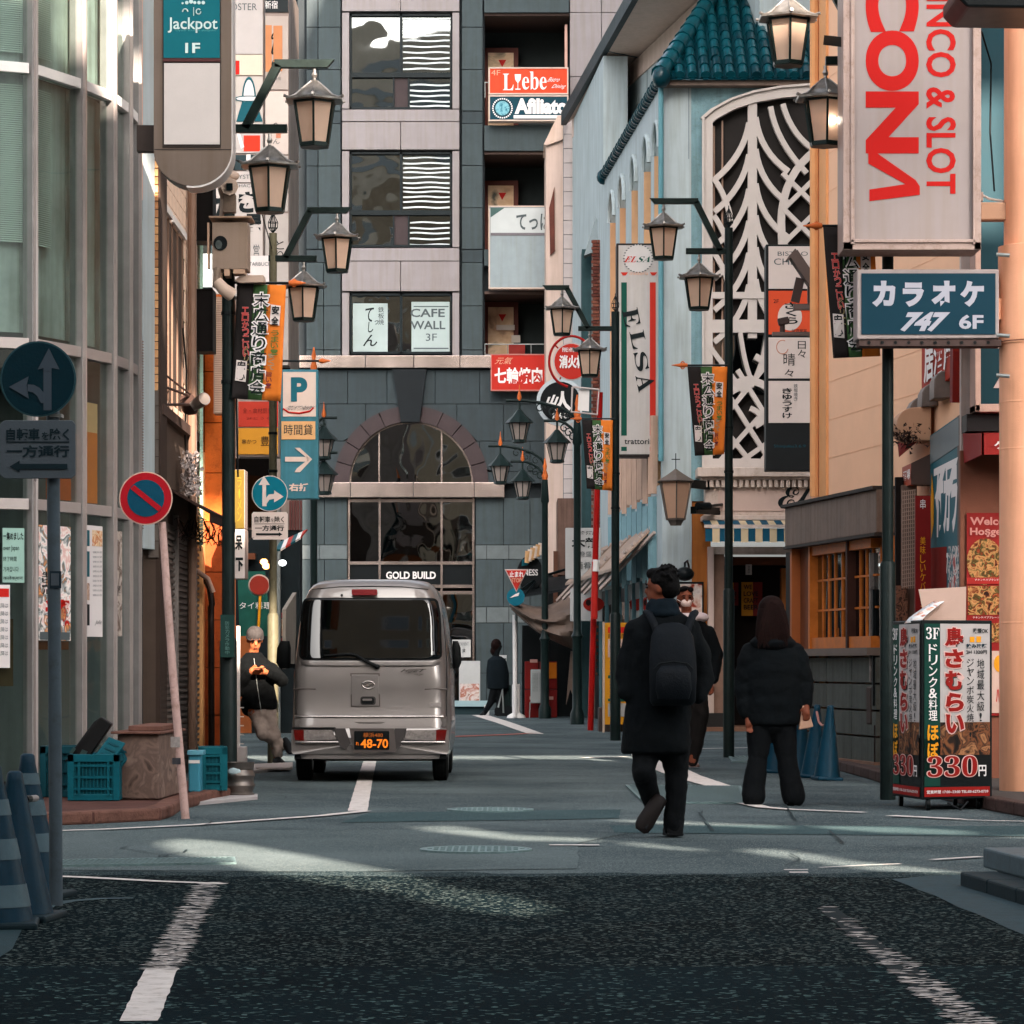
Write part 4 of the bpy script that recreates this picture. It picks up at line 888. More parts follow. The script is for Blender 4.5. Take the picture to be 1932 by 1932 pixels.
part('foot', MB().box(G(452, 1446) + UP*.11, (.16, .16, .22)), WHT, t, bevel=.01)
for k in range(5): part('hook', MB().beam(G(450, 1446) + UP*(.25 + .1*k), G(450, 1446) + UP*(.25 + .1*k) + Vector((.06, 0, 0)), .012, .012), WHT, t)
# RIGHT: trattoria building (pale blue, tiled roof)
BLS = mat('stucco_blue', '#7b9ba2', .85, var=.2, vs=3.5, bump=.9, bs=28, streak=.22, dirt=.25)
BLW = mat('wall_pale_blue', '#b0babc', .7, var=.08, vs=1.2, bump=.15, streak=.18)
CRM = mat('cream_paint', '#cbb2a6', .6, var=.07, vs=1.5, bump=.1, streak=.1)
LAT = mat('lattice_white', '#c9bcb4', .55, var=.06, bump=.05)
eb = thing('trattoria_building', 'pale blue restaurant building with teal tiled roof and white lattice window', 'building', (2.6, 54, 0))
PE = Plane(54); PS = Plane((1.39, 73.1), (2.556, 54.0)); PU = Plane((1.39, 73.6), (4.2, 55.6))
XN = lambda y: 2.556 - .061 * (y - 54)
zt = 11.06
niche = [(1156.5, 8.6), (1177, 7.), (1201, 7.), (1228, 7.), (1247.5, 7.)]
sb = MB(); bays = []
for i, c in enumerate((63.05, 61.0, 58.7, 56.45, 54.75)): bays.append((c - .55 if i < 4 else c - .52, c + .55 if i < 4 else c + .5))
def sq(ya, yb, z0, z1, o0, o1, mi=0):
    a, b = Vector((XN(yb), yb, z0)), Vector((XN(ya), ya, z0)); return sb_.prism([a + PS.n*o0, b + PS.n*o0, b + PS.n*o0 + UP*(z1-z0), a + PS.n*o0 + UP*(z1-z0)], PS.n*(o1-o0), mi)
sb_ = MB()
edges = sorted(bays, key=lambda b: b[0])
prev = 54.02
for a, b in edges:
    if a - prev > .02: sq(prev, a, 0, zt, -.5, 0)
    sq(a, b, 0, 4.2, -.5, 0); prev = b
    N = 12; r = (b-a)/2; cy = (a+b)/2; zs = 9.95
    for k in range(N):
        y0 = a + (b-a)*k/N; y1 = a + (b-a)*(k+1)/N
        zA = zs + math.sqrt(max(0, r*r - (y0-cy)**2)); zB = zs + math.sqrt(max(0, r*r - (y1-cy)**2))
        p = [Vector((XN(y1), y1, zB)), Vector((XN(y0), y0, zA)), Vector((XN(y0), y0, zt)), Vector((XN(y1), y1, zt))]
        sb_.prism([v - PS.n*.5 for v in p], PS.n*.5)
sq(prev, 65.2, 0, zt, -.5, 0)
sq(65.2, 73.1, 0, 13.6, -.5, 0)
part('street_wall', sb_, BLW, eb)
for a, b in edges:
    A, B = Vector((XN(b), b, 4.2)) - PS.n*.52, Vector((XN(a), a, 4.2)) - PS.n*.52
    part('niche_back', MB().prism([A, B, B + UP*6.4, A + UP*6.4], -PS.n*.1), mat('niche_peach', '#d0a078', .6, var=.1), eb)
    j = part('niche_jamb', MB().prism([Vector((XN(b), b, 4.2)) - PS.n*.5, Vector((XN(b), b, 4.2)) + PS.n*.01, Vector((XN(b), b - .03, 4.2)) + PS.n*.01, Vector((XN(b), b-.03, 4.2)) - PS.n*.5], (0, 0, 5.75)), mat('niche_peach'), eb)
    r = (b-a)/2; cy = (a+b)/2; ar = MB()
    pr = [(cy + r*math.cos(math.pi*k/14), 9.95 + r*math.sin(math.pi*k/14)) for k in range(15)]
    ar.tube([Vector((XN(y), y, z)) + PS.n*.03 for y, z in pr], .045, 6)
    part('arch_trim', ar, BLW, eb)
part('upper_wall', MB().prism([Vector((1.40, 73.0, 9)), Vector((4.3, 55.2, 9)), Vector((7, 56, 9)), Vector((7, 73, 9))], (0, 0, 4.66)), BLW, eb)
D3 = (Vector((4.3, 55.2, 0)) - Vector((1.40, 73.0, 0))).normalized(); N3 = D3.cross(UP)
for k in range(1, 9):
    p = Vector((1.40, 73.0, 9.0)) + D3 * 2.1 * k + N3*.002; part('wall_joint', MB().prism([p, p + D3*.03, p + D3*.03 + UP*4.5, p + UP*4.5], N3*.004), mat('joint_grey', '#5f6c70', .8), eb)
part('wall_joint', MB().prism([Vector((1.40, 73.0, 11.0)) + N3*.002, Vector((4.3, 55.2, 11.0)) + N3*.002, Vector((4.3, 55.2, 11.03)) + N3*.002, Vector((1.40, 73.0, 11.03)) + N3*.002], N3*.004), mat('joint_grey'), eb)
bt = MB(); tl_ = mesh('band_tile', MB().box((0, 0, 0), (.46, .03, .42)), CRM)
ang = math.atan2(D3.y, D3.x)
for k in range(38): inst('band_tile', tl_, eb, Vector((1.40, 73.0, 13.42)) + D3 * (.24 + .475*k) + N3*.015, (0, 0, ang))
part('eave', MB().prism([Vector((1.36, 73.3, 13.66)), Vector((1.24, 73.9, 13.66)), Vector((2.75, 55.0, 13.66)), Vector((4.4, 55.0, 13.66))], (0, 0, .22)), mat('eave_cream', '#d2b7a8', .6, var=.06, streak=.08), eb)
part('gutter', MB().beam(Vector((1.2, 73.9, 13.8)), Vector((2.72, 55.0, 13.8)), .12, .3), mat('gutter_dark', '#15272c', .5), eb)
part('eave_joint', MB().beam(Vector((1.95, 65.0, 13.655)), Vector((2.9, 66.0, 13.655)), .04, .01), mat('joint_grey'), eb)
part('end_wall', MB().rect(Plane(74.6), 1030, 262, 1063, 1350, -4, 0), CRM, eb)
part('end_roof', MB().prism([W(1026, 272, 74.5), W(1052, 218, 74.5), W(1064, 218, 74.5), W(1064, 262, 74.5), W(1031, 274, 74.5)], (0, 2, 0)), mat('eave_cream'), eb)
part('end_window', MB().prism([W(1036, 392, 74.55), W(1046, 352, 74.55), W(1047, 474, 74.55), W(1038, 482, 74.55)], (0, .05, 0)), mat('window_rust', '#5e2f25', .4, var=.3), eb)
tc_ = mesh('column_tile', MB().box((0, 0, 0), (.36, .04, .32)), mat('tile_white', '#bdb0ad', .5, var=.08, streak=.1))
part('column_core', MB().rect(Plane(74.2), 1063, 222, 1094, 1350, -1, -.02), mat('joint_grey'), eb)
for k in range(42):
    z = W(0, 226, 74.2).z - .17 - k*.335
    if z < .4: break
    inst('column_tile', tc_, eb, (W(1078, 0, 74.2).x, 74.2, z), None, (1.0, 1, 1))
part('downpipe', MB().tube([W(1098, 440, 71.5), W(1098, 432, 71.5), W(1101, 422, 71.3), W(1165, 335, 66.5)], .07, 8).tube([W(1098, 436, 71.5), W(1100, 1330, 71.5)], .07, 8), mat('pipe_pale', '#a7a9a8', .5, var=.1), eb, smooth=40)
TEAL = mat('tile_teal', '#094751', .3, var=.3, vs=5, bump=.2, coat=.3, dirt=.25); TEAL2 = mat('tile_teal_dark', '#06323b', .32, var=.3, vs=5, bump=.2, coat=.3)
cpm = mesh('ridge_tile', MB().tube([(0, -.14, 0), (0, .14, 0)], [.115, .095], 10), TEAL2, smooth=50)
for k in range(40):
    y = 54.1 + k*.27; inst('ridge_tile', cpm, eb, (XN(y) - .02, y, zt + .03), (0, 0, .06), (1, 1, 1) if k % 2 else (.94, 1, .94))
part('coping_end', MB().ball((XN(65) - .02, 64.95, zt + .02), (.14, .12, .16), 12), TEAL2, eb, smooth=60)
part('front_wall', MB().prism([Vector((2.58, 54.05, 3.9)), Vector((5.6, 54.05, 3.9)), Vector((5.6, 60, 3.9)), Vector((2.58, 60, 3.9))], (0, 0, 7.1)), BLS, eb)
part('front_wall_low', MB().prism([Vector((2.60, 54.1, 0)), Vector((3.38, 54.1, 0)), Vector((3.38, 60, 0)), Vector((2.60, 60, 0))], (0, 0, 3.9)), mat('ochre_wall', '#a8652f', .7, var=.15, vs=2, bump=.3, streak=.15), eb)
part('downpipe', MB().tube([W(1247, 150, 53.8), W(1247, 700, 53.8), W(1247, 870, 53.8)], .045, 10), mat('pipe_teal', '#5f8f98', .45, var=.1), eb, smooth=40)
part('wall_joint', MB().rect(PE, 1299, 160, 1300, 300, .003, .006), mat('joint_grey'), eb)
zE = 11.02
part('roof_deck', MB().add([Vector((2.5, 53.7, zE - .02)), Vector((5.7, 53.7, zE - .02)), Vector((5.7, 58.2, zE + 3.2)), Vector((4.3, 58.2, zE + 3.2)), Vector((2.5, 60, zE - .02))], [[0, 1, 2, 3], [0, 3, 4]]), TEAL2, eb)
part('eave_board', MB().prism([Vector((2.5, 53.78, zE - .1)), Vector((5.7, 53.78, zE - .1)), Vector((5.7, 54.1, zE - .1)), Vector((2.5, 54.1, zE - .1))], (0, 0, .09)), mat('mortar_eave', '#7c6a60', .9, var=.3), eb)
sl_ = math.atan2(3.2, 4.5)
tm = mesh('roof_tile', MB().tube([(0, 0, 0), (0, .20, 0), (0, .40, 0)], [.088, .08, .074], 10), TEAL, smooth=50)
tm2 = mesh('roof_tile', MB().tube([(0, 0, 0), (0, .20, 0), (0, .40, 0)], [.088, .08, .074], 10), TEAL2, smooth=50)
pm = mesh('pan_tile', MB().add([(-.06, 0, .03), (0, 0, 0), (.06, 0, .03), (.06, .38, .03), (0, .38, 0), (-.06, .38, .03)], [[0, 1, 4, 5], [1, 2, 3, 4]]), TEAL2)
for i in range(15):
    x = 2.62 + i*.215
    for j in range(11):
        t = j*.335; y = 53.72 + t*math.cos(sl_); z = zE + .05 + t*math.sin(sl_)
        hip = 2.5 + (y - 53.7) * .40
        if x < hip: continue
        inst('roof_tile', random.choice((tm, tm, tm2)), eb, (x + random.uniform(-.006, .006), y, z + random.uniform(-.004, .004)), (sl_ - .03, 0, random.uniform(-.02, .02)))
        inst('pan_tile', pm, eb, (x + .107, y, z - .045), (sl_, 0, 0))
hm = mesh('hip_tile', MB().tube([(0, 0, 0), (0, .42, 0)], [.16, .13], 10), TEAL, smooth=50)
hd = Vector((1.8, 4.5, 3.2)).normalized()
for j in range(14):
    p = Vector((2.5, 53.7, zE + .08)) + hd * (.36*j)
    o = inst('hip_tile', hm, eb, p); o.rotation_euler = hd.to_track_quat('Y', 'Z').to_euler()
part('hip_end', MB().ball((2.52, 53.68, zE + .02), (.16, .16, .19), 12), TEAL2, eb, smooth=60)
lw = part('lattice_window', MB(), LAT, eb)
PW0, PWb = .02, .22
part('window_back', MB().prism([PE.at(px, py, .01) for px, py in ((1335, 880), (1540, 880), (1540, 190), (1460, 185), (1380, 205), (1335, 235))], PE.n*.01), mat('window_void', '#26211f', .35, var=.35, vs=.8), lw)
part('reflection_pane', MB().rect(PE, 1340, 625, 1540, 745, .022, .028), DARKG, lw)
fr = MB()
BN = [0]
def barp(pts, w, o0=.1, o1=.2, mb=None):
    mb = mb if mb is not None else fr; BN[0] += 1; o1 = o1 + BN[0]*.0011
    P_ = [PE.at(x, y, o0) for x, y in pts]; n_ = len(P_); b0 = len(mb.v)
    for i, p in enumerate(P_):
        d = (P_[min(i+1, n_-1)] - P_[max(i-1, 0)]).normalized(); n = Vector((d.z, 0, -d.x)) * (w/111/2)
        mb.v += [p + n, p - n, p - n + PE.n*(o1-o0), p + n + PE.n*(o1-o0)]
    for i in range(n_-1):
        for k in range(4): mb.f.append([b0+4*i+k, b0+4*i+(k+1) % 4, b0+4*i+4+(k+1) % 4, b0+4*i+4+k]); mb.m.append(0)
    for q in (b0, b0+4*n_-4): mb.f.append([q, q+1, q+2, q+3]); mb.m.append(0)
    return mb
topc = [(1328, 234), (1345, 219), (1380, 200), (1420, 187), (1470, 178), (1545, 172)]
barp(topc, 22, .08, .24)
barp([(1334, 225), (1334, 882)], 18, .08, .24); barp([(1326, 876), (1545, 876)], 18, .08, .24)
part('frame', fr, LAT, lw)
fr2 = MB(); barp([(x, y-9) for x, y in topc], 4, .2, .28, fr2); barp([(1325, 225), (1325, 885)], 4, .2, .28, fr2); part('frame_moulding', fr2, LAT, lw)
def bar(name, pts, w): part(name, barp(pts, w, .1, .2, MB()), LAT, lw)
bar('lattice_trunk', [(1418, 195), (1418, 640)], 17)
def curve(p0, p1, p2, n=8): return [((1-t)**2*p0[0] + 2*t*(1-t)*p1[0] + t*t*p2[0], (1-t)**2*p0[1] + 2*t*(1-t)*p1[1] + t*t*p2[1]) for t in [k/n for k in range(n+1)]]
for y in (235, 295, 360, 420, 480, 540):
    bar('lattice_branch', curve((1412, y), (1402, y+62), (1346, y+108)), 11)
    bar('lattice_branch', curve((1424, y-10), (1432, y+55), (1486, y+92)), 11)
bar('lattice_branch', curve((1452, 205), (1462, 270), (1520, 330)), 10); bar('lattice_branch', curve((1475, 200), (1492, 262), (1540, 290)), 10)
bar('lattice_branch', curve((1540, 285), (1475, 330), (1472, 420)), 14); bar('lattice_branch', [(1472, 420), (1474, 470), (1468, 560), (1474, 640)], 14)
for y in (300, 370, 440): bar('lattice_branch', curve((1345, y+40), (1368, y+70), (1378, y+120)), 10)
for y in (330, 395, 460, 525):
    bar('lattice_branch', [(1474, y+70), (1545, y)], 9); bar('lattice_branch', [(1474, y), (1545, y+70)], 9)
bar('lattice_rail', [(1334, 560), (1545, 560)], 12); bar('lattice_rail', [(1334, 618), (1545, 618)], 24)
bar('lattice_branch', curve((1395, 630), (1405, 700), (1418, 722)), 8); bar('lattice_branch', curve((1446, 630), (1438, 690), (1420, 722)), 8)
bar('lattice_rail', curve((1340, 770), (1380, 722), (1420, 722)), 22); bar('lattice_rail', curve((1420, 722), (1445, 725), (1470, 760)), 14)
for (a, b) in (((1356, 800), (1445, 690)), ((1356, 872), (1445, 772)), ((1385, 880), (1445, 838)), ((1390, 700), (1445, 790)), ((1356, 720), (1445, 862)), ((1356, 800), (1420, 880)), ((1340, 660), (1400, 740))): bar('lattice_diagonal', [a, b], 9)
bar('lattice_oval', ell(1400, 740, 62, 70, 24, -1.2, 1.2), 12)
bar('lattice_oval', ell(1400, 830, 50, 60, 18, -1.3, 1.3), 10)
part('inner_sash', barp([(1345, 240), (1345, 860)], 6, .04, .08, barp([(1362, 230), (1362, 860)], 3, .04, .08, MB())), mat('sash_tan', '#9b7d6c', .5), lw)
CW = mat('cornice_white', '#cdb9ad', .55, var=.08, bump=.1, streak=.12, dirt=.2)
part('cornice', MB().rect(PE, 1312, 886, 1545, 903, -.2, .62), CW, eb, bevel=.01)
part('cornice', MB().rect(PE, 1320, 903, 1545, 908, -.2, .52), CW, eb)
dt = mesh('dentil', MB().box((0, 0, 0), (.06, .12, .12)), CW)
for k in range(20): inst('dentil', dt, eb, PE.at(1328 + k*11, 915.5, .45))
part('fascia', MB().rect(PE, 1328, 909, 1545, 975, -.2, .38), CW, eb)
part('fascia_panel', MB().rect(PE, 1352, 928, 1540, 966, .382, .40), mat('fascia_pink', '#c9ada0', .55, var=.05), eb)
text(eb, PE, '𝓔𝓵𝓼𝓪', 1464, 921, 1580, 962, INK, off=.41)
part('cornice', MB().rect(PE, 1322, 975, 1545, 984, -.2, .55), CW, eb, bevel=.01)
awn = part('striped_awning', MB(), CW, eb)
blu = mat('awning_blue', '#0f4a60', .7, var=.15); crm = mat('awning_cream', '#cdb592', .7, var=.1)
for k in range(17):
    x0 = 1322 + k*13.2; x1 = x0 + 13.2; m_ = blu if k % 2 == 0 else crm
    part('awning_stripe', MB().prism([PE.at(x0, 985, .6), PE.at(x1, 985, .6), PE.at(x1, 997, 1.25), PE.at(x0, 997, 1.25)], (0, 0, -.02)), m_, awn)
    part('awning_stripe', MB().prism([PE.at(x0, 1003, 1.27), PE.at(x1, 1003, 1.27), PE.at(x1, 1027 + (1.5 if k % 2 else 0), 1.28), PE.at(x0, 1027 + (1.5 if k % 2 else 0), 1.28)], (0, .02, 0)), m_, awn)
part('awning_bar', MB().beam(PE.at(1320, 999, 1.28), PE.at(1545, 999, 1.28), .04, .05), CW, awn)
part('door_head', MB().rect(PE, 1345, 1032, 1545, 1046, -.1, .1), CW, eb)
part('door_post', MB().rect(PE, 1335, 1032, 1346, 1362, -.3, .14), CRM, eb); part('door_post', MB().rect(PE, 1346, 1046, 1366, 1362, -.3, .04), mat('reveal_brown', '#8a6a5a', .6, var=.2), eb)
part('door_void', MB().rect(PE, 1366, 1046, 1545, 1372, -1.6, -1.4), mat('void_brown', '#17100e', .8, var=.2), eb)
part('inner_beam', MB().rect(PE, 1366, 1046, 1545, 1062, -1.39, -1.2), mat('beam_brown'), eb)
part('inner_post', MB().rect(PE, 1480, 1070, 1493, 1372, -.9, -.6), mat('wood_orange2', '#a5602c', .5, var=.2), eb)
part('plinth', MB().rect(PE, 1326, 1345, 1366, 1374, -.4, .3), mat('plinth_dark', '#2c2a28', .8, var=.2), eb)
part('step', MB().rect(PE, 1326, 1371, 1545, 1379, -1.6, .6), mat('step_tan', '#7c5a48', .8, var=.2), eb)
for k, (x0, y0, x1, y1, c, lab, tx) in enumerate(((1356, 1052+70, 1383, 1205, '#7a1f1c', 'red and yellow poster seen left of the door pole', ''), (1408, 1095, 1448, 1160, '#c07e22', 'yellow and red poster reading WE LOVE in the doorway', 'x'), (1416, 1061, 1428, 1081, '#cfc4bf', 'small white notice hanging high in the doorway', 's'), (1382, 1096, 1402, 1140, '#b5761f', 'half hidden yellow poster behind the lamp post in the doorway', 'x'))):
    t = thing('poster', lab, 'poster', PE.at(x0, y1, -1.1), 'posters in the restaurant doorway')
    part('sheet', MB().rect(PE, x0, y0, x1, y1, -1.15, -1.12), mat('ps'+c, c, .6, var=.12), t)
    if tx == 'x':
        part('red_half', MB().rect(PE, x0 + (x1-x0)*.55, y0, x1, y1, -1.119, -1.11), mat('poster_red', '#6e1a17', .6), t)
        for q, s_ in enumerate(('WE', 'LOVE', 'CRAFT', 'BEER')): text(t, PE, s_, x0+4, y0+5+13*q, x0 + (x1-x0)*(.5 if q == 0 else .8), y0+14+13*q, INK, off=-1.1, bold=.02)
    if tx == 's': text(t, PE, '営業中', x0+4, y0+2, x0+8, y1-2, INK, off=-1.1, vert=True)
t = thing('framed_poster', 'dark framed food poster on the ochre wall behind the masked woman', 'poster', PE.at(1310, 1200, .1))
part('frame', MB().rect(PE, 1278, 1098, 1327, 1200, .06, .10), BLK, t); part('print', MB().rect(PE, 1281, 1102, 1324, 1196, .101, .106), multimat('print_food4', ['#3b1512', '#a8402a', '#d8b7a6', '#e6d8d0', '#8c2a20'], 5), t)
t = thing('wall_lantern', 'large hexagonal lantern on a bracket at the corner of the pale blue wall', 'wall lamp', W(1275, 990, 52.6))
c = W(1275, 0, 52.6); zt_, zb_ = W(0, 910, 52.6).z, W(0, 978, 52.6).z
part('roof', MB().lathe([(.33, zt_), (.345, zt_ + .02), (.17, zt_ + .12), (.06, zt_ + .19), (.02, zt_ + .22)], (c.x, c.y, 0), 6, ph=R(-90)), mat('lantern_bronze', '#6a5e56', .5, metal=.4, var=.3), t)
cage = MB()
for k in range(6):
    a = R(-90 + 60*k); cage.beam((c.x + .29*math.cos(a), c.y + .29*math.sin(a), zt_), (c.x + .17*math.cos(a), c.y + .17*math.sin(a), zb_), .022, .022)
cage.lathe([(.18, zb_ - .03), (.19, zb_), (.12, zb_ - .0)], (c.x, c.y, 0), 6, ph=R(-90)); cage.lathe([(.1, zb_ - .12), (.15, zb_ - .03)], (c.x, c.y, 0), 6, ph=R(-90))
part('cage', cage, mat('lantern_bronze'), t)
PANE = mat('lantern_pane', '#cfa88e', .45, var=.06, vs=6, bump=.05, trans=.45)
for k in range(6):
    a, b = R(-90 + 60*k), R(-30 + 60*k); part('pane', MB().poly([Vector((c.x + .275*math.cos(a), c.y + .275*math.sin(a), zt_)), Vector((c.x + .275*math.cos(b), c.y + .275*math.sin(b), zt_)), Vector((c.x + .165*math.cos(b), c.y + .165*math.sin(b), zb_)), Vector((c.x + .165*math.cos(a), c.y + .165*math.sin(a), zb_))]), PANE, t)
part('finial', MB().beam((c.x, c.y, zt_ + .2), (c.x, c.y, zt_ + .48), .015, .015).beam((c.x-.07, c.y, zt_ + .38), (c.x+.07, c.y, zt_ + .38), .015, .015), IRON, t)
part('bracket', MB().beam((c.x + .05, c.y, zt_ - .0), (c.x + .75, 53.9, zt_ - .0), .05, .14).beam((c.x + .3, c.y + .2, zt_ - .45), (c.x + .9, 53.9, zt_ - .42), .1, .12), IRON, t)
t = thing('wall_camera', 'black cylindrical camera pointing sideways under the cornice', 'security camera', W(1340, 955, 53)); part('body', MB().tube([W(1316, 955, 52.8), W(1338, 955, 53)], .065, 12), BLK, t, smooth=40); part('arm', MB().tube([W(1338, 955, 53), W(1362, 952, 53.6)], .025, 8), BLK, t)
t = thing('gooseneck_lamp', 'dark dome lamp on the ochre wall above the masked woman', 'wall lamp', W(1292, 1080, 53.6)); part('shade', MB().ball(W(1292, 1083, 53.4), (.16, .14, .12), 14), BLK, t, smooth=60); part('neck', MB().tube([W(1292, 1074, 53.5), W(1292, 1062, 53.6), W(1297, 1058, 53.8), W(1300, 1070, 54)], .018, 8), BLK, t)
PSO = PS
t = eb
pl = mesh('pleat', MB().box((0, 0, 0), (.1, .16, 1.35)), mat('pleat_cream', '#c9a793', .6, var=.1, streak=.1)); pl2 = mesh('pleat', MB().box((0, 0, 0), (.1, .16, 1.35)), mat('pleat_blue', '#7da0a8', .6, var=.1))
for k in range(9):
    for q, (z, me_) in enumerate(((4.75, pl), (3.35, pl2))):
        y = 55 + k*.95; inst('pleat', me_, eb, Vector((XN(y) - .06, y, z - (.12*(k % 2)))), (0, 0, .5))
part('bar_front', MB().prism([Vector((XN(73), 73, 0)) + PS.n*.02, Vector((XN(54.6), 54.6, 0)) + PS.n*.02, Vector((XN(54.6), 54.6, 0)) + PS.n*.1, Vector((XN(73), 73, 0)) + PS.n*.1], (0, 0, 2.6)), mat('bar_dark', '#141a1b', .5, var=.3), eb)
for k in range(8):
    y = 55.2 + k*1.35
    part('bar_window', MB().prism([Vector((XN(y+1.0), y+1.0, .9)) + PS.n*.105, Vector((XN(y), y, .9)) + PS.n*.105, Vector((XN(y), y, 2.3)) + PS.n*.105, Vector((XN(y+1.0), y+1.0, 2.3)) + PS.n*.105], PS.n*.01), DARKG, eb)
    part('bar_post', MB().beam(Vector((XN(y-.15), y-.15, 0)) + PS.n*.12, Vector((XN(y-.15), y-.15, 2.6)) + PS.n*.12, .06, .06), mat('post_blue', '#5f8188', .5), eb)
for k in range(7):
    y = 54.8 + 1.7*k; a_ = Vector((XN(y), y, 3.4)) + PS.n*.05; b_ = Vector((XN(y) - .95, y + 1.2, 2.45))
    part('awning_arm', MB().beam(a_, b_, .05, .05), mat('arm_pale', '#b5a196', .5), eb);
for k in range(3):
    y = 55 + 3.7*k
    part('wooden_shutter', MB().prism([Vector((XN(y), y, 3.45)) + PS.n*.08, Vector((XN(y+3.2), y+3.2, 3.45)) + PS.n*.08, Vector((XN(y+3.2) - .75, y+3.2, 2.75)), Vector((XN(y) - .75, y, 2.75))], (0, 0, .05)), mat('shutter_wood', '#a08878', .6, var=.2, vs=5), eb)
    for q in range(5): part('slat', MB().beam(Vector((XN(y) - .1 - .14*q, y, 3.48 - .13*q)), Vector((XN(y) - .1 - .14*q, y+3.2, 3.48 - .13*q)), .05, .06), mat('arm_pale'), eb)
bp_ = thing('brick_pier', 'tall narrow red brick pier behind the green lamp post', 'building', (W(1130, 0, 66).x, 66, 0))
part('core', MB().rect(Plane(66), 1118, 452, 1142, 1370, -1, -.03), mat('mortar_grey', '#7a6a62', .9), bp_)
bm_ = [mesh('brick', MB().box((0, 0, 0), (.125, .04, .055)), mat('brick_red'+str(i), c, .8, var=.2, bump=.3)) for i, c in enumerate(('#6b3c30', '#7c4a3b', '#5a3028'))]
x0 = W(1118, 0, 66).x; z = W(0, 456, 66).z; n_ = 0
while z > .8 and n_ < 290:
    for q in range(2): inst('brick', random.choice(bm_), bp_, (x0 + .068 + .135*q - (.03 if int(z*14.3) % 2 else 0), 65.99, z)); n_ += 1
    z -= .0695
part('teal_pier', MB().rect(Plane(67), 1098, 470, 1119, 1370, -1, 0), mat('pier_teal', '#2f4a4e', .6, var=.2, streak=.2), bp_)
part('white_pier', MB().rect(Plane(65.5), 1141, 470, 1156, 1370, -1, 0), mat('pier_white', '#b3aeac', .6, var=.08, streak=.15), bp_)
part('bay_roof', MB().prism([W(1102, 482, 66.3), W(1124, 410, 66.6), W(1146, 452, 66.3), W(1146, 466, 66.3)], (0, .5, 0)), mat('bay_grey', '#7f898b', .6, var=.1), bp_)
# ELSA sign
es = thing('trattoria_sign', 'tall white vertical sign with tilted ELSA letters and green and red stripes', 'sign', W(1204, 862, 55))
P = Plane(55)
part('sign_box', MB().rect(P, 1163, 459, 1246, 862, -.5, 0), mat('sign_rust', '#2b2523', .5, var=.2), es, bevel=.01)
part('sign_face', MB().rect(P, 1167, 463, 1242, 857, .002, .012), mat('fce', '#b8b0ac', .5, var=.07, vs=2, streak=.08), es)
part('green_stripe', MB().rect(P, 1172, 533, 1182.5, 822, .014, .02), INKG, es); part('red_stripe', MB().rect(P, 1226, 533, 1237, 822, .014, .02), mat('stripe_red', '#c02e20', .5, var=.06), es)
part('green_foot', MB().rect(P, 1172, 843, 1182.5, 851, .014, .02), INKG, es); part('red_foot', MB().rect(P, 1226, 843, 1237, 851, .014, .02), mat('stripe_red'), es)
def tilt(cx, cy, w, h, a):
    ca, sa = math.cos(R(a)), math.sin(R(a))
    def f(u, v):
        x, y = (u-.5)*w, (.5-v)*h; return P.at(cx + x*ca - y*sa, cy + x*sa + y*ca, .026)
    return f
for ch, cx, cy, w, h in (('𝐄', 1191, 599, 30, 34), ('𝐋', 1204, 641, 27, 34), ('𝐒', 1210, 682, 24, 36), ('𝐀', 1218, 722, 33, 32)):
    part('lettering', put_text(MB(), tilt(cx, cy, h, w, 78), ch, 0, 0, 1, 1), INK, es, recalc=False)
text(es, P, 'trattoria', 1178, 828, 1232, 838, INK, off=.02, bold=.01)
part('badge', MB().prism([P.at(x, y, .012) for x, y in ell(1204, 488, 27, 27)], P.n*.004), mat('fce2', '#c4bcb8', .5, var=.04), es)
bd = MB()
for k in range(30):
    t0 = 2*math.pi*k/30; x, y = 1204 + 27*math.cos(t0), 488 + 26*math.sin(t0); bd.tube([P.at(x-1.6, y, .02), P.at(x+1.6, y, .02)], .007, 4)
part('badge_edge', bd, INKS, es, kind='stuff')
text(es, P, '𝐄𝐋', 1180, 484, 1202, 495, mat('stripe_red'), off=.02, shear=.3); text(es, P, '𝐒𝐀', 1204, 484, 1229, 495, INKG, off=.02, shear=.3)
for x, s in ((1177, 1), (1232, -1)): part('pennant', MB().prism([P.at(x-6, 514, .014), P.at(x+8, 514, .014), P.at(x+3, 520, .014), P.at(x-2, 520, .014)], P.n*.004), mat('stripe_red'), es)
text(es, P, 'trattoria', 1187, 513, 1223, 519, mat('ink_pale'), off=.02)
part('mount', MB().rect(P, 1246, 640, 1262, 700, -.3, -.2).rect(P, 1246, 480, 1262, 500, -.3, -.2), IRON, es)
# peach building with wooden shop front
PA, PBt = Vector((3.15, 37.4)), Vector((4.28, 29.9))
PW4 = Plane(PA, PBt)
pb = thing('peach_building', 'peach painted building with a small timber windowed shop at its foot', 'building', (3.6, 34, 0))
PCH = mat('peach_wall', '#f6c4a0', .8, var=.06, vs=.8, bump=.2, bs=30); PC2 = mat('peach_trim', '#dda06c', .6, var=.1)
d4 = PW4.d; n4 = PW4.n
def along(s): return PW4.p + d4 * s
L4 = (PBt - PA).length
SK = 1.56
part('wall', MB().prism([along(SK), along(L4), along(L4) - n4*5, along(SK) - n4*5], (0, 0, 9.2)), PCH, pb)
for z in [3.4 + .42*k for k in range(14)]: part('siding_line', MB().prism([along(SK+.02) + n4*.001 + UP*z, along(L4) + n4*.001 + UP*z, along(L4) + n4*.001 + UP*(z+.006), along(SK+.02) + n4*.001 + UP*(z+.006)], n4*.002), mat('siding_joint', '#efbb97', .8), pb)
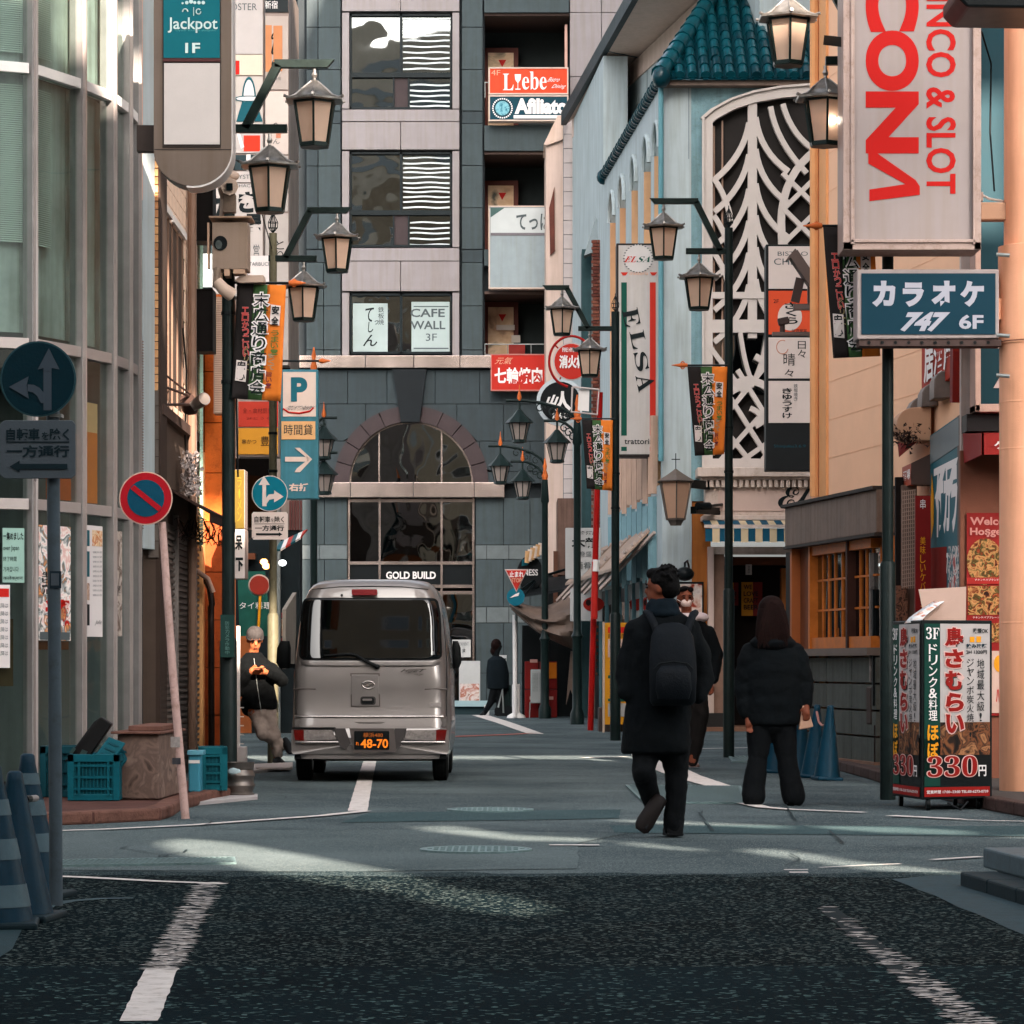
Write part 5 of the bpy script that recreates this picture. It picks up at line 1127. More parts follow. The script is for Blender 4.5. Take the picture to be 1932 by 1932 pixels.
part('corner_trim', MB().prism([along(SK-.03) + n4*.0, along(SK+.18) + n4*.05, along(SK+.18) - n4*.1, along(SK-.03) - n4*.1], (0, 0, 9.2)), PCH, pb)
part('corner_pipe', MB().tube([along(SK+.35) + n4*.06 + UP*z for z in (3, 9.2)], .05, 8), PC2, pb, smooth=40)
part('corner_band', MB().prism([along(SK+.45) + n4*.03, along(SK+.75) + n4*.03, along(SK+.75) - n4*.03, along(SK+.45) - n4*.03], (0, 0, 9.2)), PC2, pb)
ws = thing('timber_shop', 'timber framed shop window under a grey metal fascia', 'shop front', (3.3, 35, 0))
WO = mat('timber_orange', '#b8672a', .45, var=.25, vs=5, bump=.1); WD = mat('timber_dark', '#3a211a', .6, var=.35, vs=4, bump=.2); WB = mat('timber_brown', '#6b3c26', .55, var=.3, vs=4)
fsc = mat('fascia_metal', '#77655b', .55, metal=.2, var=.15, vs=2, bump=.15, streak=.25, dirt=.2)
s0, s1 = 1.3, 5.25
part('fascia', MB().prism([v + UP*2.46 for v in (along(s0) + n4*.25, along(s1) + n4*.25, along(s1) - n4*.1, along(s0) - n4*.1)], (0, 0, .44)), fsc, ws, bevel=.01)
part('fascia_lip', MB().prism([v + UP*2.9 for v in (along(s0-.05) + n4*.29, along(s1) + n4*.29, along(s1) - n4*.1, along(s0-.05) - n4*.1)], (0, 0, .035)), mat('lip_dark', '#2f2926', .6), ws)
part('fascia_lip', MB().prism([v + UP*2.43 for v in (along(s0) + n4*.27, along(s1) + n4*.27, along(s1) - n4*.1, along(s0) - n4*.1)], (0, 0, .03)), mat('lip_dark'), ws)
def wbox(sa, sb2, z0, z1, o0, o1, m_, name, **k): return part(name, MB().prism([along(sa) + n4*o0 + UP*z0, along(sb2) + n4*o0 + UP*z0, along(sb2) + n4*o0 + UP*z1, along(sa) + n4*o0 + UP*z1], n4*(o1-o0)), m_, ws, **k)
wbox(.3, 1.42, 0, 2.43, -.3, .0, mat('door_black', '#120d0b', .6, var=.2), 'dark_door'); wbox(1.42, 1.5, 0, 2.43, -.3, .22, mat('post_edge', '#a35c33', .5), 'corner_post')
wbox(1.5, 2.07, 1.28, 2.43, -.05, .12, WB, 'timber_panel')
wbox(2.07, 4.7, 2.33, 2.43, .02, .16, WO, 'window_head'); wbox(2.07, 4.7, 1.30, 1.42, .02, .16, WO, 'window_sill')
def s_at(px): return (PW4.at(px, CY) - Vector((PW4.p.x, PW4.p.y, H0))).dot(d4)
for px in (1556, 1628, 1700):
    s = s_at(px); wbox(s-.035, s+.035, 1.3, 2.43, .0, .18, WO if px != 1628 else WD, 'stile')
for px in (1569, 1580, 1592, 1606, 1640, 1652, 1664, 1680): s = s_at(px); wbox(s-.009, s+.009, 1.4, 2.35, .06, .105, WO, 'muntin')
for z in (1.72, 2.05): wbox(s_at(1556), 4.7, z-.011, z+.011, .055, .10, WO, 'muntin')
for a, b in ((1556, 1628), (1628, 1700)):
    pxs = [a, 1569, 1580, 1592, 1606, b] if a == 1556 else [a, 1640, 1652, 1664, 1680, b]
    for i in range(len(pxs)-1):
        for z0, z1 in ((1.42, 1.71), (1.73, 2.04), (2.06, 2.33)): wbox(s_at(pxs[i]) + .012, s_at(pxs[i+1]) - .012, z0, z1, .08, .086, DARKG, 'pane')
wbox(2.07, 4.7, 1.4, 2.36, .01, .03, mat('shop_inside', '#171513', .6, var=.6, vs=3), 'inside_wall')
wbox(1.5, 4.7, 1.22, 1.30, .0, .2, mat('sill_grey2', '#6a5f58', .7), 'stone_sill')
SL = mat('slate_panel', '#4a4f4b', .6, var=.2, vs=4, bump=.2, streak=.3, dirt=.3)
for i, (z0, z1) in enumerate(((.12, .38), (.39, .65), (.66, .93), (.94, 1.21))):
    for sa, sb2 in ((1.5, 2.6), (2.61, 3.7), (3.71, 4.7)): wbox(sa, sb2-.01, z0, z1-.012, .0, .1, SL, 'slate_panel')
wbox(1.5, 4.7, .0, 1.25, -.1, .005, mat('grout', '#a38a7c', .8), 'grout_back'); wbox(1.46, 4.75, 0, .12, -.1, .14, mat('base_stone', '#7c5f50', .8, var=.2), 'base_course')
mt = thing('meter_cabinet', 'tall narrow cabinet pasted with worn stickers beside the shop window', 'cabinet', along(4.52));
part('box', MB().prism([along(4.52) + n4*.02 + UP*.95, along(4.56) + n4*.02 + UP*.95, along(4.56) + n4*.13 + UP*.95, along(4.52) + n4*.13 + UP*.95], (0, 0, 1.33)), multimat('stickers', ['#5a5350', '#6f6763', '#7a716c', '#8c837e', '#5a5f60'], 9, .6, True, (1, 1, .6)), mt)
part('gas_meter', MB().prism([along(4.32) + n4*.02 + UP*.5, along(4.52) + n4*.02 + UP*.5, along(4.52) + n4*.11 + UP*.5, along(4.32) + n4*.11 + UP*.5], (0, 0, .4)), mat('meter_brown', '#3a2c27', .6, var=.2), mt, bevel=.02)
part('pipe', MB().tube([along(4.64) + n4*.08 + UP*.05, along(4.64) + n4*.08 + UP*.5], .03, 8).tube([along(4.64) + n4*.08 + UP*.05, along(4.64) + n4*.08 + UP*.5], .03, 8), mat('meter_brown'), mt)
part('black_panel', MB().prism([along(4.58) + n4*.02 + UP*.7, along(4.64) + n4*.02 + UP*.7, along(4.64) + n4*.12 + UP*.7, along(4.58) + n4*.12 + UP*.7], (0, 0, 1.2)), BLK, mt)
HO = mat('duct_grey', '#6e635d', .5, metal=.4, var=.2, vs=6)
for k, (x0, x1, y0, y1, lab) in enumerate(((1717, 1744, 748, 790, 'farthest and lowest curved exhaust hood'), (1739, 1770, 722, 768, 'middle curved exhaust hood'), (1762, 1796, 698, 752, 'nearest and highest curved exhaust hood'))):
    Y = PW4.at(x1, 700).y - .02; t = thing('exhaust_hood', lab + ' on the peach wall', 'duct hood', W((x0+x1)/2, y1, Y), 'exhaust hoods on the peach wall')
    pr = [W(x0, y1, Y), W(x0+1, y0+18, Y), W(x0+6, y0+8, Y), W(x0+14, y0+2, Y), W(x1, y0, Y), W(x1, y1-2, Y)]
    part('hood', MB().prism(pr, (0, .35, 0)), HO, t, bevel=.01, smooth=30)
t = thing('duct_cover', 'large rounded beige duct cover on the peach wall', 'duct', W(1730, 830, 30.9)); part('cover', MB().prism([W(x, y, 30.9) for x, y in [(1757, 766), (1720, 769)] + ell(1722, 800, 30, 31, 10, math.pi*1.45, math.pi*.55)[0:11] + [(1757, 831)]], (0, .5, 0)), mat('duct_beige', '#b38a6e', .6, var=.1), t, bevel=.01)
part('rust_stub', MB().prism([W(1757, 766, 31), W(1762, 766, 31), W(1762, 831, 31), W(1757, 831, 31)], (0, .4, 0)), mat('rust', '#8a5a40', .8, var=.3), t)
lf = thing('ivy_tuft', 'small tuft of dark dried leaves below the beige duct cover', 'plant', W(1720, 850, 30.8)); mb = MB(); rnd = random.Random(3)
for k in range(160):
    c = W(rnd.gauss(1712, 14), rnd.gauss(825, 10), 30.8 + rnd.uniform(-.2, .1)); a_ = Vector((rnd.uniform(-1, 1), rnd.uniform(-1, 1), rnd.uniform(-1, 1)))*.04; b_ = Vector((rnd.uniform(-1, 1), rnd.uniform(-1, 1), rnd.uniform(-1, 1)))*.04; mb.poly([c, c+a_, c+a_+b_])
part('leaves', mb, mat('leaf_dark', '#2a1c17', .8, var=.3), lf, kind='stuff', recalc=False)
t = thing('small_canopy', 'short red fabric canopy left of the dark pole base sign', 'awning', W(1710, 860, 31.5)); part('cloth', MB().prism([W(1692, 800, 31.8), W(1718, 775, 31.2), W(1735, 830, 31.0), W(1697, 862, 31.6)], (0, .05, 0)), mat('cloth_maroon', '#7a231d', .8, var=.2), t)
t = thing('blade_sign', 'upper red slanted board with white strokes behind the blue karaoke sign', 'sign', W(1778, 740, 29.4))
part('board', MB().prism([PW4.at(1752, 630, .03), PW4.at(1821, 620, .03), PW4.at(1821, 700, .03), PW4.at(1752, 755, .03)], n4*.04), mat('banner_red', '#a33a2b', .6, var=.15), t)
part('edge', MB().prism([PW4.at(1822, 620, .03), PW4.at(1828, 620, .03), PW4.at(1826, 760, .03), PW4.at(1821, 760, .03)], n4*.12), mat('edge_red', '#6b1c18', .5), t)
Pq = lambda u, v: PW4.at(1752 + 69*u, (755 - 55*u)*(1-v) + (632 - 10*u)*v, .085)
part('lettering', put_text(MB(), lambda u, v: Pq(u*.8 + .1, v*.7 + .2), '居酒屋', 0, 0, 1, 1, bold=.03), INKW, t, recalc=False)
t = thing('karaoke_banner', 'tall teal foreshortened panel with white katakana beside the red canopy', 'sign', W(1785, 1110, 28.8))
Pk = lambda u, v, o=0.: W(1755 + 57*u, (1125 + 10*u)*(1-v) + (822 - 40*u)*v, 30.9 - 1.7*u - o)
part('board', MB().prism([Pk(0, 0), Pk(1, 0), Pk(1, 1), Pk(0, 1)], (.06, .02, 0)), mat('teal_board', '#2c626d', .5, var=.12), t)
part('cap', MB().prism([Pk(0, .82, .01), Pk(1, .84, .01), Pk(1, .99, .01), Pk(0, .99, .01)], (-.003, -.01, 0)), mat('cap_grey', '#6e7678', .5), t)
part('edge', MB().prism([W(1812, 782, 29.15), W(1819, 782, 29.15), W(1819, 1135, 29.15), W(1812, 1135, 29.15)], (0, .2, 0)), mat('edge_brown', '#5a4740', .5), t)
part('lettering', put_text(MB(), lambda u, v: Pk(.18 + .72*u, .36 + .42*v, .03), '付カラ', 0, 0, 1, 1, bold=.05, rot=0), INKW, t, recalc=False)
part('lettering', put_text(MB(), lambda u, v: Pk(.12 + .8*u, .58 + .2*v, .03), '77', 0, 0, 1, 1, bold=.04), INKW, t, recalc=False)
part('yellow_mark', MB().prism([Pk(.04, .36, .02), Pk(.12, .45, .02), Pk(.12, .62, .02), Pk(.06, .76, .02), Pk(.02, .6, .02)], (-.003, -.01, 0)), INKY, t)
for (u0, u1, v0, v1, m_) in ((.0, .55, .0, .30, mat('cloth_maroon')), (.6, 1.0, .0, .30, multimat('print_ad', ['#b03a34', '#d8cfc9', '#2c626d', '#d8cfc9', '#caa640'], 8, .5, True))):
    part('print', MB().prism([Pk(u0, v0, .02), Pk(u1, v0, .02), Pk(u1, v1, .02), Pk(u0, v1, .02)], (-.003, -.01, 0)), m_, t)
part('lettering', put_text(MB(), lambda u, v: Pk(.2 + .4*u, .14 + .14*v, .04), 'カラ77', 0, 0, 1, 1, bold=.04), INKW, t, recalc=False)
t = thing('kebab_strip', 'narrow dark red vertical sign with small white and yellow kana', 'sign', W(1740, 1180, 30.3))
Pr = Plane(30.4)
part('board', MB().rect(Pr, 1727, 935, 1756, 1180, -.05, 0), mat('strip_red', '#7a1a18', .5, var=.1), t)
text(t, Pr, '美味しいケバブミニ', 1736, 1012, 1746, 1165, INKY, off=.01, vert=True); text(t, Pr, '串', 1736, 942, 1746, 960, INKW, off=.01)
t = thing('red_box_sign', 'small reddish light box with pale lettering above the grille', 'sign', W(1716, 912, 31)); part('sign_box', MB().prism([W(1702, 882, 31.2), W(1719, 874, 30.8), W(1719, 914, 30.8), W(1702, 920, 31.2)], (.1, .3, 0)), mat('box_red', '#a8503c', .5, var=.15), t); part('side', MB().prism([W(1719, 874, 30.8), W(1758, 855, 30.9), W(1758, 914, 30.9), W(1719, 914, 30.8)], (.02, .3, 0)), mat('side_grey', '#5b4a44', .6), t)
part('lettering', put_text(MB(), lambda u, v: W(1704 + 13*u, (908 - 4*u)*(1-v) + (890 - 6*u)*v, 31.15 - .4*u), '酒場', 0, 0, 1, 1, bold=.02), INKW, t, recalc=False)
t = thing('wire_grille', 'pale wire grille panel left of the dark red strip sign', 'grille', W(1720, 1120, 30.8)); mb = MB()
for k in range(7): mb.beam(W(1702 + k*4, 925, 30.8), W(1702 + k*4, 1110, 30.8), .008, .008)
for k in range(24): mb.beam(W(1702, 928 + 7.8*k, 30.79), W(1728, 924 + 7.8*k, 30.79), .008, .008)
part('wires', mb, mat('grout'), t, kind='stuff'); part('backing', MB().rect(Plane(31.0), 1702, 915, 1730, 1200, -.1, 0), mat('back_grey', '#6b564c', .7, var=.2), t)
part('curtain_or_reflection', MB().rect(Plane(31.1), 1690, 900, 1704, 1500, -.1, 0), mat('void_brown'), t); part('leaf_print', MB().rect(Plane(30.95), 1690, 1105, 1712, 1420, 0, .02), multimat('leaf_pattern', ['#1a1210', '#7a5240', '#2a1a14', '#9a6a50'], 14), t)
kb = thing('kebab_shop', 'brown kebab shop front with red canopy behind the thick peach column', 'shop front', (4.4, 28.9, 0))
PK = Plane(29.0)
part('wall', MB().rect(PK, 1812, 850, 2100, 1530, -.1, 0), mat('kebab_brown', '#7e4e3c', .65, var=.15, vs=1.5), kb)
part('upper_wall', MB().rect(PK, 1814, -60, 2100, 850, -.12, -.02), mat('wall_whitish', '#c3b0a8', .7, var=.1, streak=.15), kb)
part('dark_beam', MB().rect(PK, 1815, 786, 2100, 818, -.2, .3), mat('beam_black', '#140f10', .5), kb)
cn = part('canopy', MB().prism([PK.at(1815, 818, .05), PK.at(2100, 818, .05), PK.at(2100, 830, .75), PK.at(1830, 830, .75)], (0, 0, -.03)).prism([PK.at(1828, 828, .76), PK.at(2100, 828, .76), PK.at(2100, 868, .76), PK.at(1828, 868, .76)], (0, .03, 0)).prism([PK.at(1816, 820, .02), PK.at(1829, 828, .76), PK.at(1829, 868, .76), PK.at(1818, 874, .02)], (.02, 0, 0)), mat('canopy_red', '#8a211d', .6, var=.12), kb)
text(kb, PK, 'ケバブ', 1851, 843, 1925, 858, INKW, off=.785, bold=.02)
bo = thing('teal_billboard', 'huge teal board with a pale corner mark behind the column', 'sign', PK.at(1860, 786, .4))
part('panel', MB().rect(PK, 1838, -50, 2100, 768, .1, .32), mat('board_teal', '#042c35', .5, var=.08, bump=.03), bo)
fr = MB().rect(PK, 1827, -50, 1838, 784, .08, .42).rect(PK, 1827, 769, 2100, 784, .08, .42); part('frame', fr, mat('frame_stone', '#b08e80', .6, var=.12, bump=.3), bo, bevel=.01)
part('pale_triangle', MB().prism([PK.at(x, y, .325) for x, y in ((1864, 738), (1898, 738), (1898, 690), (1886, 700))], PK.n*.004), mat('mark_pink', '#b59b95', .5), bo)
part('pale_mark', MB().prism([PK.at(x, y, .325) for x, y in ((1876, 640), (1900, 640), (1900, 664), (1872, 664))], PK.n*.004), mat('mark_pink'), bo)
part('window', MB().rect(PK, 1758, 612, 1812, 645, .0, .3), mat('win_pale', '#9ba6a8', .3, var=.3), kb)
FOOD = multimat('print_kebab', ['#2c130d', '#7a3a1a', '#c98f58', '#36401a', '#8a3018', '#b5703c'], 15)
ps = thing('menu_poster', 'red menu poster reading Welcome with photos of kebab dishes', 'poster', PK.at(1855, 1345, .03))
part('sheet', MB().rect(PK, 1823, 968, 1900, 1350, .02, .03), mat('menu_red', '#8f1f1c', .5, var=.08), ps)
text(ps, PK, 'Welcome', 1829, 976, 1925, 991, mat('ink_pink', '#d08a80', .6, var=0, bump=0), off=.04, bold=.03); text(ps, PK, 'Hoşgeldiniz', 1829, 996, 1935, 1014, mat('ink_pink'), off=.04, bold=.03)
part('photo', MB().prism([PK.at(x, y, .034) for x, y in ell(1857, 1060, 34, 44, 24)], PK.n*.004), FOOD, ps)
for y0, y1 in ((1106, 1160), (1176, 1212)): part('photo', MB().rect(PK, 1825, y0, 1889, y1, .034, .038), FOOD, ps)
part('band', MB().rect(PK, 1823, 1090, 1900, 1102, .034, .042), mat('menu_red2', '#a82a25', .5), ps); text(ps, PK, 'チキンケバブランド', 1838, 1092, 1883, 1096, INKW, off=.045)
text(ps, PK, 'チキンケバブプレート', 1834, 1163, 1884, 1167, INKW, off=.045); part('white_area', MB().rect(PK, 1823, 1228, 1900, 1345, .034, .037), mat('menu_cream', '#c9a99a', .5), ps); part('yellow_spot', MB().prism([PK.at(x, y, .039) for x, y in ell(1884, 1252, 10, 16, 16)], PK.n*.004), INKY, ps); text(ps, PK, 'ハハ', 1878, 1300, 1892, 1325, INKR, off=.04, bold=.05)
co = thing('column', 'thick round peach painted column at the right edge of the photo', 'column', G(1946, 1516))
CP = mat('column_peach', '#f0ae8a', .6, var=.08, vs=2, bump=.15, streak=.12)
cc = G(1946, 1512)
part('lower_shaft', MB().lathe([(.262, 0), (.262, W(0, 745, cc.y).z), (.262, W(0, 640, cc.y).z), (.262, W(0, 468, cc.y).z)], (cc.x, cc.y, 0), 40), CP, co, smooth=40)
part('collar', MB().lathe([(.272, W(0, 650, cc.y).z), (.272, W(0, 466, cc.y).z), (.25, W(0, 466, cc.y).z + .005)], (cc.x, cc.y, 0), 40), CP, co, smooth=30)
part('upper_shaft', MB().lathe([(.225, W(0, 466, cc.y).z), (.222, 7.3)], (cc.x - .0, cc.y, 0), 40), CP, co, smooth=40)
part('seam', MB().lathe([(.266, W(0, 649, cc.y).z), (.277, W(0, 646, cc.y).z), (.266, W(0, 643, cc.y).z)], (cc.x, cc.y, 0), 40), mat('seam_brown', '#8a5c48', .6), co)
for y in (760, 848, 1175): part('seam', MB().lathe([(.2625, W(0, y+2, cc.y).z), (.2645, W(0, y, cc.y).z), (.2625, W(0, y-2, cc.y).z)], (cc.x, cc.y, 0), 40), CP, co)
for x, y in ((1893, 480), (1893, 708), (1895, 632)): part('bolt', MB().tube([W(1880, y, cc.y - .25), W(1905, y+2, cc.y - .27)], .016, 8), STEEL, co)
part('arm', MB().rect(Plane(cc.y), 1848, 383, 1915, 416, -.1, .05), mat('arm_cream', '#b58c72', .6, var=.1), co, bevel=.01)
part('wire', MB().tube([W(1850, 366, cc.y), W(1866, 375, cc.y), W(1890, 379, cc.y), W(1932, 382, cc.y)], .01, 6), mat('wire_white', '#b7a79f', .5), co)
PC = Plane(25.9)
cs_ = thing('pachinko_sign', 'huge white vertical sign with red rotated letters CONA at upper right', 'sign', W(1718, 470, 25.9))
part('sign_box', MB().rect(PC, 1590, -66, 1850, 472, -.42, 0), mat('sign_cream', '#a38a80', .5, var=.1, streak=.2), cs_, bevel=.01)
part('sign_face', MB().rect(PC, 1611, -62, 1834, 455, .003, .01), mat('conaface', '#9c8f8c', .5, var=.06, vs=1.5, bump=.02, streak=.06), cs_)
fr = MB()
for q in ((1590, -66, 1609, 472), (1836, -66, 1850, 472), (1590, 457, 1850, 472)): fr.rect(PC, *q, .001, .035)
fr.rect(PC, 1604, -62, 1611, 462, .03, .055).rect(PC, 1834, -62, 1838, 462, .03, .055).rect(PC, 1604, 453, 1838, 459, .03, .055)
part('frame', fr, mat('frame_pinkish', '#ac958c', .45, var=.1, dirt=.3), cs_, bevel=.004)
REDL = mat('letter_red', '#b3140f', .5, var=.05, bump=0)
for txt, y0, y1 in (('C', -62, 61), ('O', 58, 172), ('N', 173, 290)):
    text(cs_, PC, txt, 1633, y0, 1733, y1, REDL, off=.014, bold=.05, rot=90)
part('lettering', MB().prism([PC.at(x, y, .012) for x, y in ((1640, 380), (1735, 368), (1735, 352), (1727, 340), (1638, 278), (1638, 309), (1708, 348), (1640, 358))][::-1], PC.n*.003), REDL, cs_)
text(cs_, PC, 'INCO & SLOT', 1747, -6, 1803, 366, REDL, off=.014, bold=.022, rot=90)
part('bracket', MB().rect(PC, 1850, 355, 1862, 372, -.3, -.2), mat('sign_cream'), cs_)
part('hang_stub', MB().beam(W(1596, 80, 26.0), W(1560, 76, 26.3), .06, .08), IRON, cs_)
t = thing('roof_edge', 'dark eave edge crossing the very top right corner', 'canopy', W(1880, 6, 24)); part('board', MB().prism([W(1806, -6, 24), W(1825, 13, 24), W(2010, 16, 24), W(2010, -30, 24), W(1806, -30, 24)], (0, .8, 0)), BLK, t, bevel=.02)
PQ = Plane(26.0)
ks = thing('karaoke_sign', 'blue light box sign reading karaoke in white katakana with 747 6F', 'sign', W(1750, 645, 26))
part('sign_box', MB().prism([PQ.at(1617, 508, -.3), PQ.at(1617, 640, -.3), PQ.at(1885, 638, -.3), PQ.at(1885, 508, -.3)], PQ.n*.3), mat('kframe', '#9c8f8c', .45, var=.1), ks, bevel=.01)
part('sign_face', MB().rect(PQ, 1625, 516, 1878, 631, .003, .01), mat('kface', '#03303f', .5, var=.06, bump=.02), ks)
KW = mat('ink_bluewhite', '#a3a3ad', .5, var=.04, bump=0)
for ch, x0, x1, y0, y1 in (('カ', 1645, 1689, 530, 579), ('ラ', 1703, 1743, 533, 579), ('オ', 1757, 1802, 530, 579), ('ケ', 1811, 1856, 530, 579)): text(ks, PQ, ch, x0, y0, x1, y1, KW, off=.013, bold=.06)
text(ks, PQ, '747', 1704, 589, 1784, 626, KW, off=.013, bold=.055, shear=.22); text(ks, PQ, '6F', 1809, 594, 1855, 621, KW, off=.013, bold=.03)
part('rail', MB().rect(PQ, 1622, 640, 1890, 652, -.25, -.02), mat('rail_brown', '#4c3c38', .6, var=.2), ks)
for k in range(10): part('rail_hole', MB().tube([PQ.at(1640 + 25*k, 646, -.021), PQ.at(1640 + 25*k, 646, -.012)], .014, 10), BLK, ks)
part('arm', MB().rect(PQ, 1885, 560, 1905, 600, -.25, -.1), CP, ks)
PT = Plane(50); tw = thing('tenant_sign', 'black framed stack of five tenant panels beside the white lattice', 'sign', W(1490, 887, 50))
part('sign_box', MB().rect(PT, 1445, 461, 1536, 888, -.35, 0), mat('tower_black', '#17191a', .5, var=.15), tw, bevel=.01)
TP = mat('tenant_white', '#cbbab2', .5, var=.05)
for y0, y1, m_ in ((465, 545, TP), (549, 631, mat('tenant_orange', '#cf4a28', .5, var=.06)), (637, 714, TP), (719, 798, TP)): part('sign_face', MB().rect(PT, 1450, y0, 1530, y1, .003, .02), m_, tw)
text(tw, PT, 'BISTRO', 1467, 475, 1524, 483, INKS, off=.025); text(tw, PT, 'CHEZ', 1460, 488, 1515, 500, INKS, off=.025); text(tw, PT, '2F', 1459, 565, 1469, 572, INK, off=.025)
part('picture', MB().prism([PT.at(x, y, .022) for x, y in ell(1490, 598, 23, 26, 20)], PT.n*.003), TP, tw); text(tw, PT, 'さくら', 1479, 570, 1500, 612, INK, off=.03, vert=True, bold=.03, slant=6); text(tw, PT, '居酒屋宴', 1493, 621, 1522, 628, INK, off=.025)
text(tw, PT, '日々', 1505, 643, 1520, 676, INK, off=.025, vert=True); text(tw, PT, '晴', 1478, 667, 1500, 690, INK, off=.025); text(tw, PT, '々', 1480, 697, 1497, 711, INK, off=.025)
part('ring', MB().tube([PT.at(x, y, .024) for x, y in ell(1476, 655, 11, 13, 16, .3, 5.2)], .006, 4), mat('seal'), tw)
text(tw, PT, 'きゅうすけ', 1476, 732, 1494, 790, INK, off=.025, vert=True, bold=.02); text(tw, PT, '鉄板焼き', 1497, 724, 1505, 757, INKS, off=.025, vert=True)
text(tw, PT, 'Shinjuku3.6.9', 1460, 839, 1520, 846, mat('ink_cyan', '#0d4650', .6, var=0, bump=0), off=.01)
t = thing('security_camera', 'large grey box camera tilted down on a wall bracket over the tenant panels', 'security camera', W(1510, 570, 36)); GC_ = mat('camera_grey', '#5e5350', .5, metal=.3, var=.1)
part('housing', MB().beam(W(1495, 478, 36), W(1540, 545, 36), .19, .12), GC_, t, bevel=.01); part('yoke', MB().beam(W(1510, 525, 36), W(1500, 570, 36), .05, .1).beam(W(1528, 535, 36), W(1528, 572, 36), .05, .1), mat('camera_dark', '#3a302e', .5), t); part('arm', MB().rect(Plane(36), 1497, 574, 1572, 585, -.05, .05), GC_, t); part('hood', MB().beam(W(1484, 492, 36), W(1500, 472, 36), .2, .02), GC_, t)
t = thing('security_camera', 'small camera on the lower bracket in front of the orange tenant panel', 'security camera', W(1475, 620, 36)); part('housing', MB().beam(W(1468, 608, 36), W(1488, 604, 36), .09, .08), mat('camera_dark'), t, bevel=.01); part('arm', MB().rect(Plane(36), 1457, 627, 1572, 634, -.05, .05), GC_, t); part('joint', MB().tube([W(1476, 612, 36), W(1476, 628, 36)], .03, 8), mat('camera_dark'), t)
# pub and stalls right of the van
pu = thing('pub', 'small dark pub with a round sign at the street bend', 'shop front', W(1060, 1350, 70))
PP = Plane(70)
part('wall', MB().rect(PP, 1030, 1085, 1160, 1352, -2, 0), mat('pub_black', '#0c1011', .6, var=.3), pu)
part('upper_wall', MB().rect(PP, 1052, 940, 1100, 1090, -2, 0), mat('pub_brown', '#6b5248', .7, var=.25, streak=.3), pu)
part('old_wall', MB().rect(PP, 1095, 860, 1116, 1090, -2, .02), mat('old_pink', '#9a8279', .7, var=.2, streak=.3), pu)
part('pilaster', MB().rect(PP, 1044, 1040, 1052, 1350, 0, .1), mat('pub_wood', '#5a3a2c', .6, var=.3), pu)
part('window', MB().rect(PP, 1100, 1160, 1150, 1300, .01, .05), DARKG, pu)
part('sandy_wall', MB().rect(PP, 1118, 1120, 1135, 1345, .02, .1), mat('sand_wall', '#8d6f5c', .7, var=.2), pu)
t = thing('round_pub_sign', 'round black pub sign with white capital letters partly behind the stop sign', 'sign', W(1000, 1116, 67.6)); part('disc', MB().prism([W(x, y, 67.6) for x, y in ell(1000, 1082, 25, 34, 28)], (0, .2, 0)), BLK, t, bevel=.02); text(t, Plane(67.58), 'NESS', 988, 1074, 1015, 1086, INKW, bold=.02)
part('colour_patch', MB().prism([W(x, y, 67.55) for x, y in ((985, 1056), (1000, 1052), (996, 1066), (984, 1068))], (0, .02, 0)), INKT, t)
t = thing('beer_glass_sign', 'cluster of glowing beer mug shapes on top of the round pub sign', 'sign', W(1030, 1065, 67.5))
for k in range(6): part('mug', MB().tube([W(994 + 5*k, 1062 - 3*k, 67.4), W(997 + 5*k, 1040 - 3*k, 67.4)], [.05, .07], 10), mat('mug'+str(k % 2), ('#c99a6a', '#d8c4b4')[k % 2], .5, var=.2), t, smooth=40)
t = thing('hydrant_sign', 'round red fire hydrant sign on a red and white pole', 'sign', W(1130, 1378, 54)); PH = Plane(53.9)
base = G(1114, 1378);
part('pole', MB().tube([base, W(1132, 740, 54)], .052, 10), mat('pole_red', '#96120f', .4, var=.12), t, smooth=40)
part('pole_wrap', MB().tube([W(1121, 1168, 53.92), W(1123, 1060, 53.92)], .058, 10), mat('wrap_red', '#a8221c', .5), t); part('white_band', MB().tube([W(1124, 1078, 53.9), W(1125, 1056, 53.9)], .06, 10), WHT, t)
part('disc', MB().prism([W(x, y, 53.85) for x, y in ell(1078, 682, 34.5, 36, 30)], (0, .05, 0)), mat('disc_rim', '#b9aca8', .5), t); part('disc_face', MB().prism([W(x, y, 53.84) for x, y in ell(1078, 682, 32, 33.5, 30)], (0, .008, 0)), mat('disc_red', '#b32a1f', .45, var=.06), t)
text(t, Plane(53.82), '消火栓', 1055, 670, 1104, 695, INKW, bold=.04); text(t, Plane(53.82), 'FIRE HYDRANT', 1061, 656, 1100, 664, INKW, bold=.02)
part('hoop', MB().tube([W(x, y, 53.95) for x, y in ell(1078, 682, 42, 48, 24, math.pi*.55, math.pi*1.9)], .022, 8), mat('pole_red'), t, smooth=60)
part('hoop_tie', MB().tube([W(1048, 652, 53.9), W(1054, 658, 53.9)], .015, 6).tube([W(1056, 716, 53.9), W(1060, 708, 53.9)], .015, 6), mat('pole_red'), t)
part('plate_frame', MB().tube([W(1080, 730, 53.9), W(1130, 735, 53.9), W(1127, 782, 53.9), W(1078, 777, 53.9), W(1080, 730, 53.9)], .02, 6), mat('disc_rim'), t); part('plate', MB().prism([W(1092, 734, 53.95), W(1112, 736, 53.95), W(1111, 776, 53.95), W(1090, 774, 53.95)], (0, .02, 0)), WHT, t)
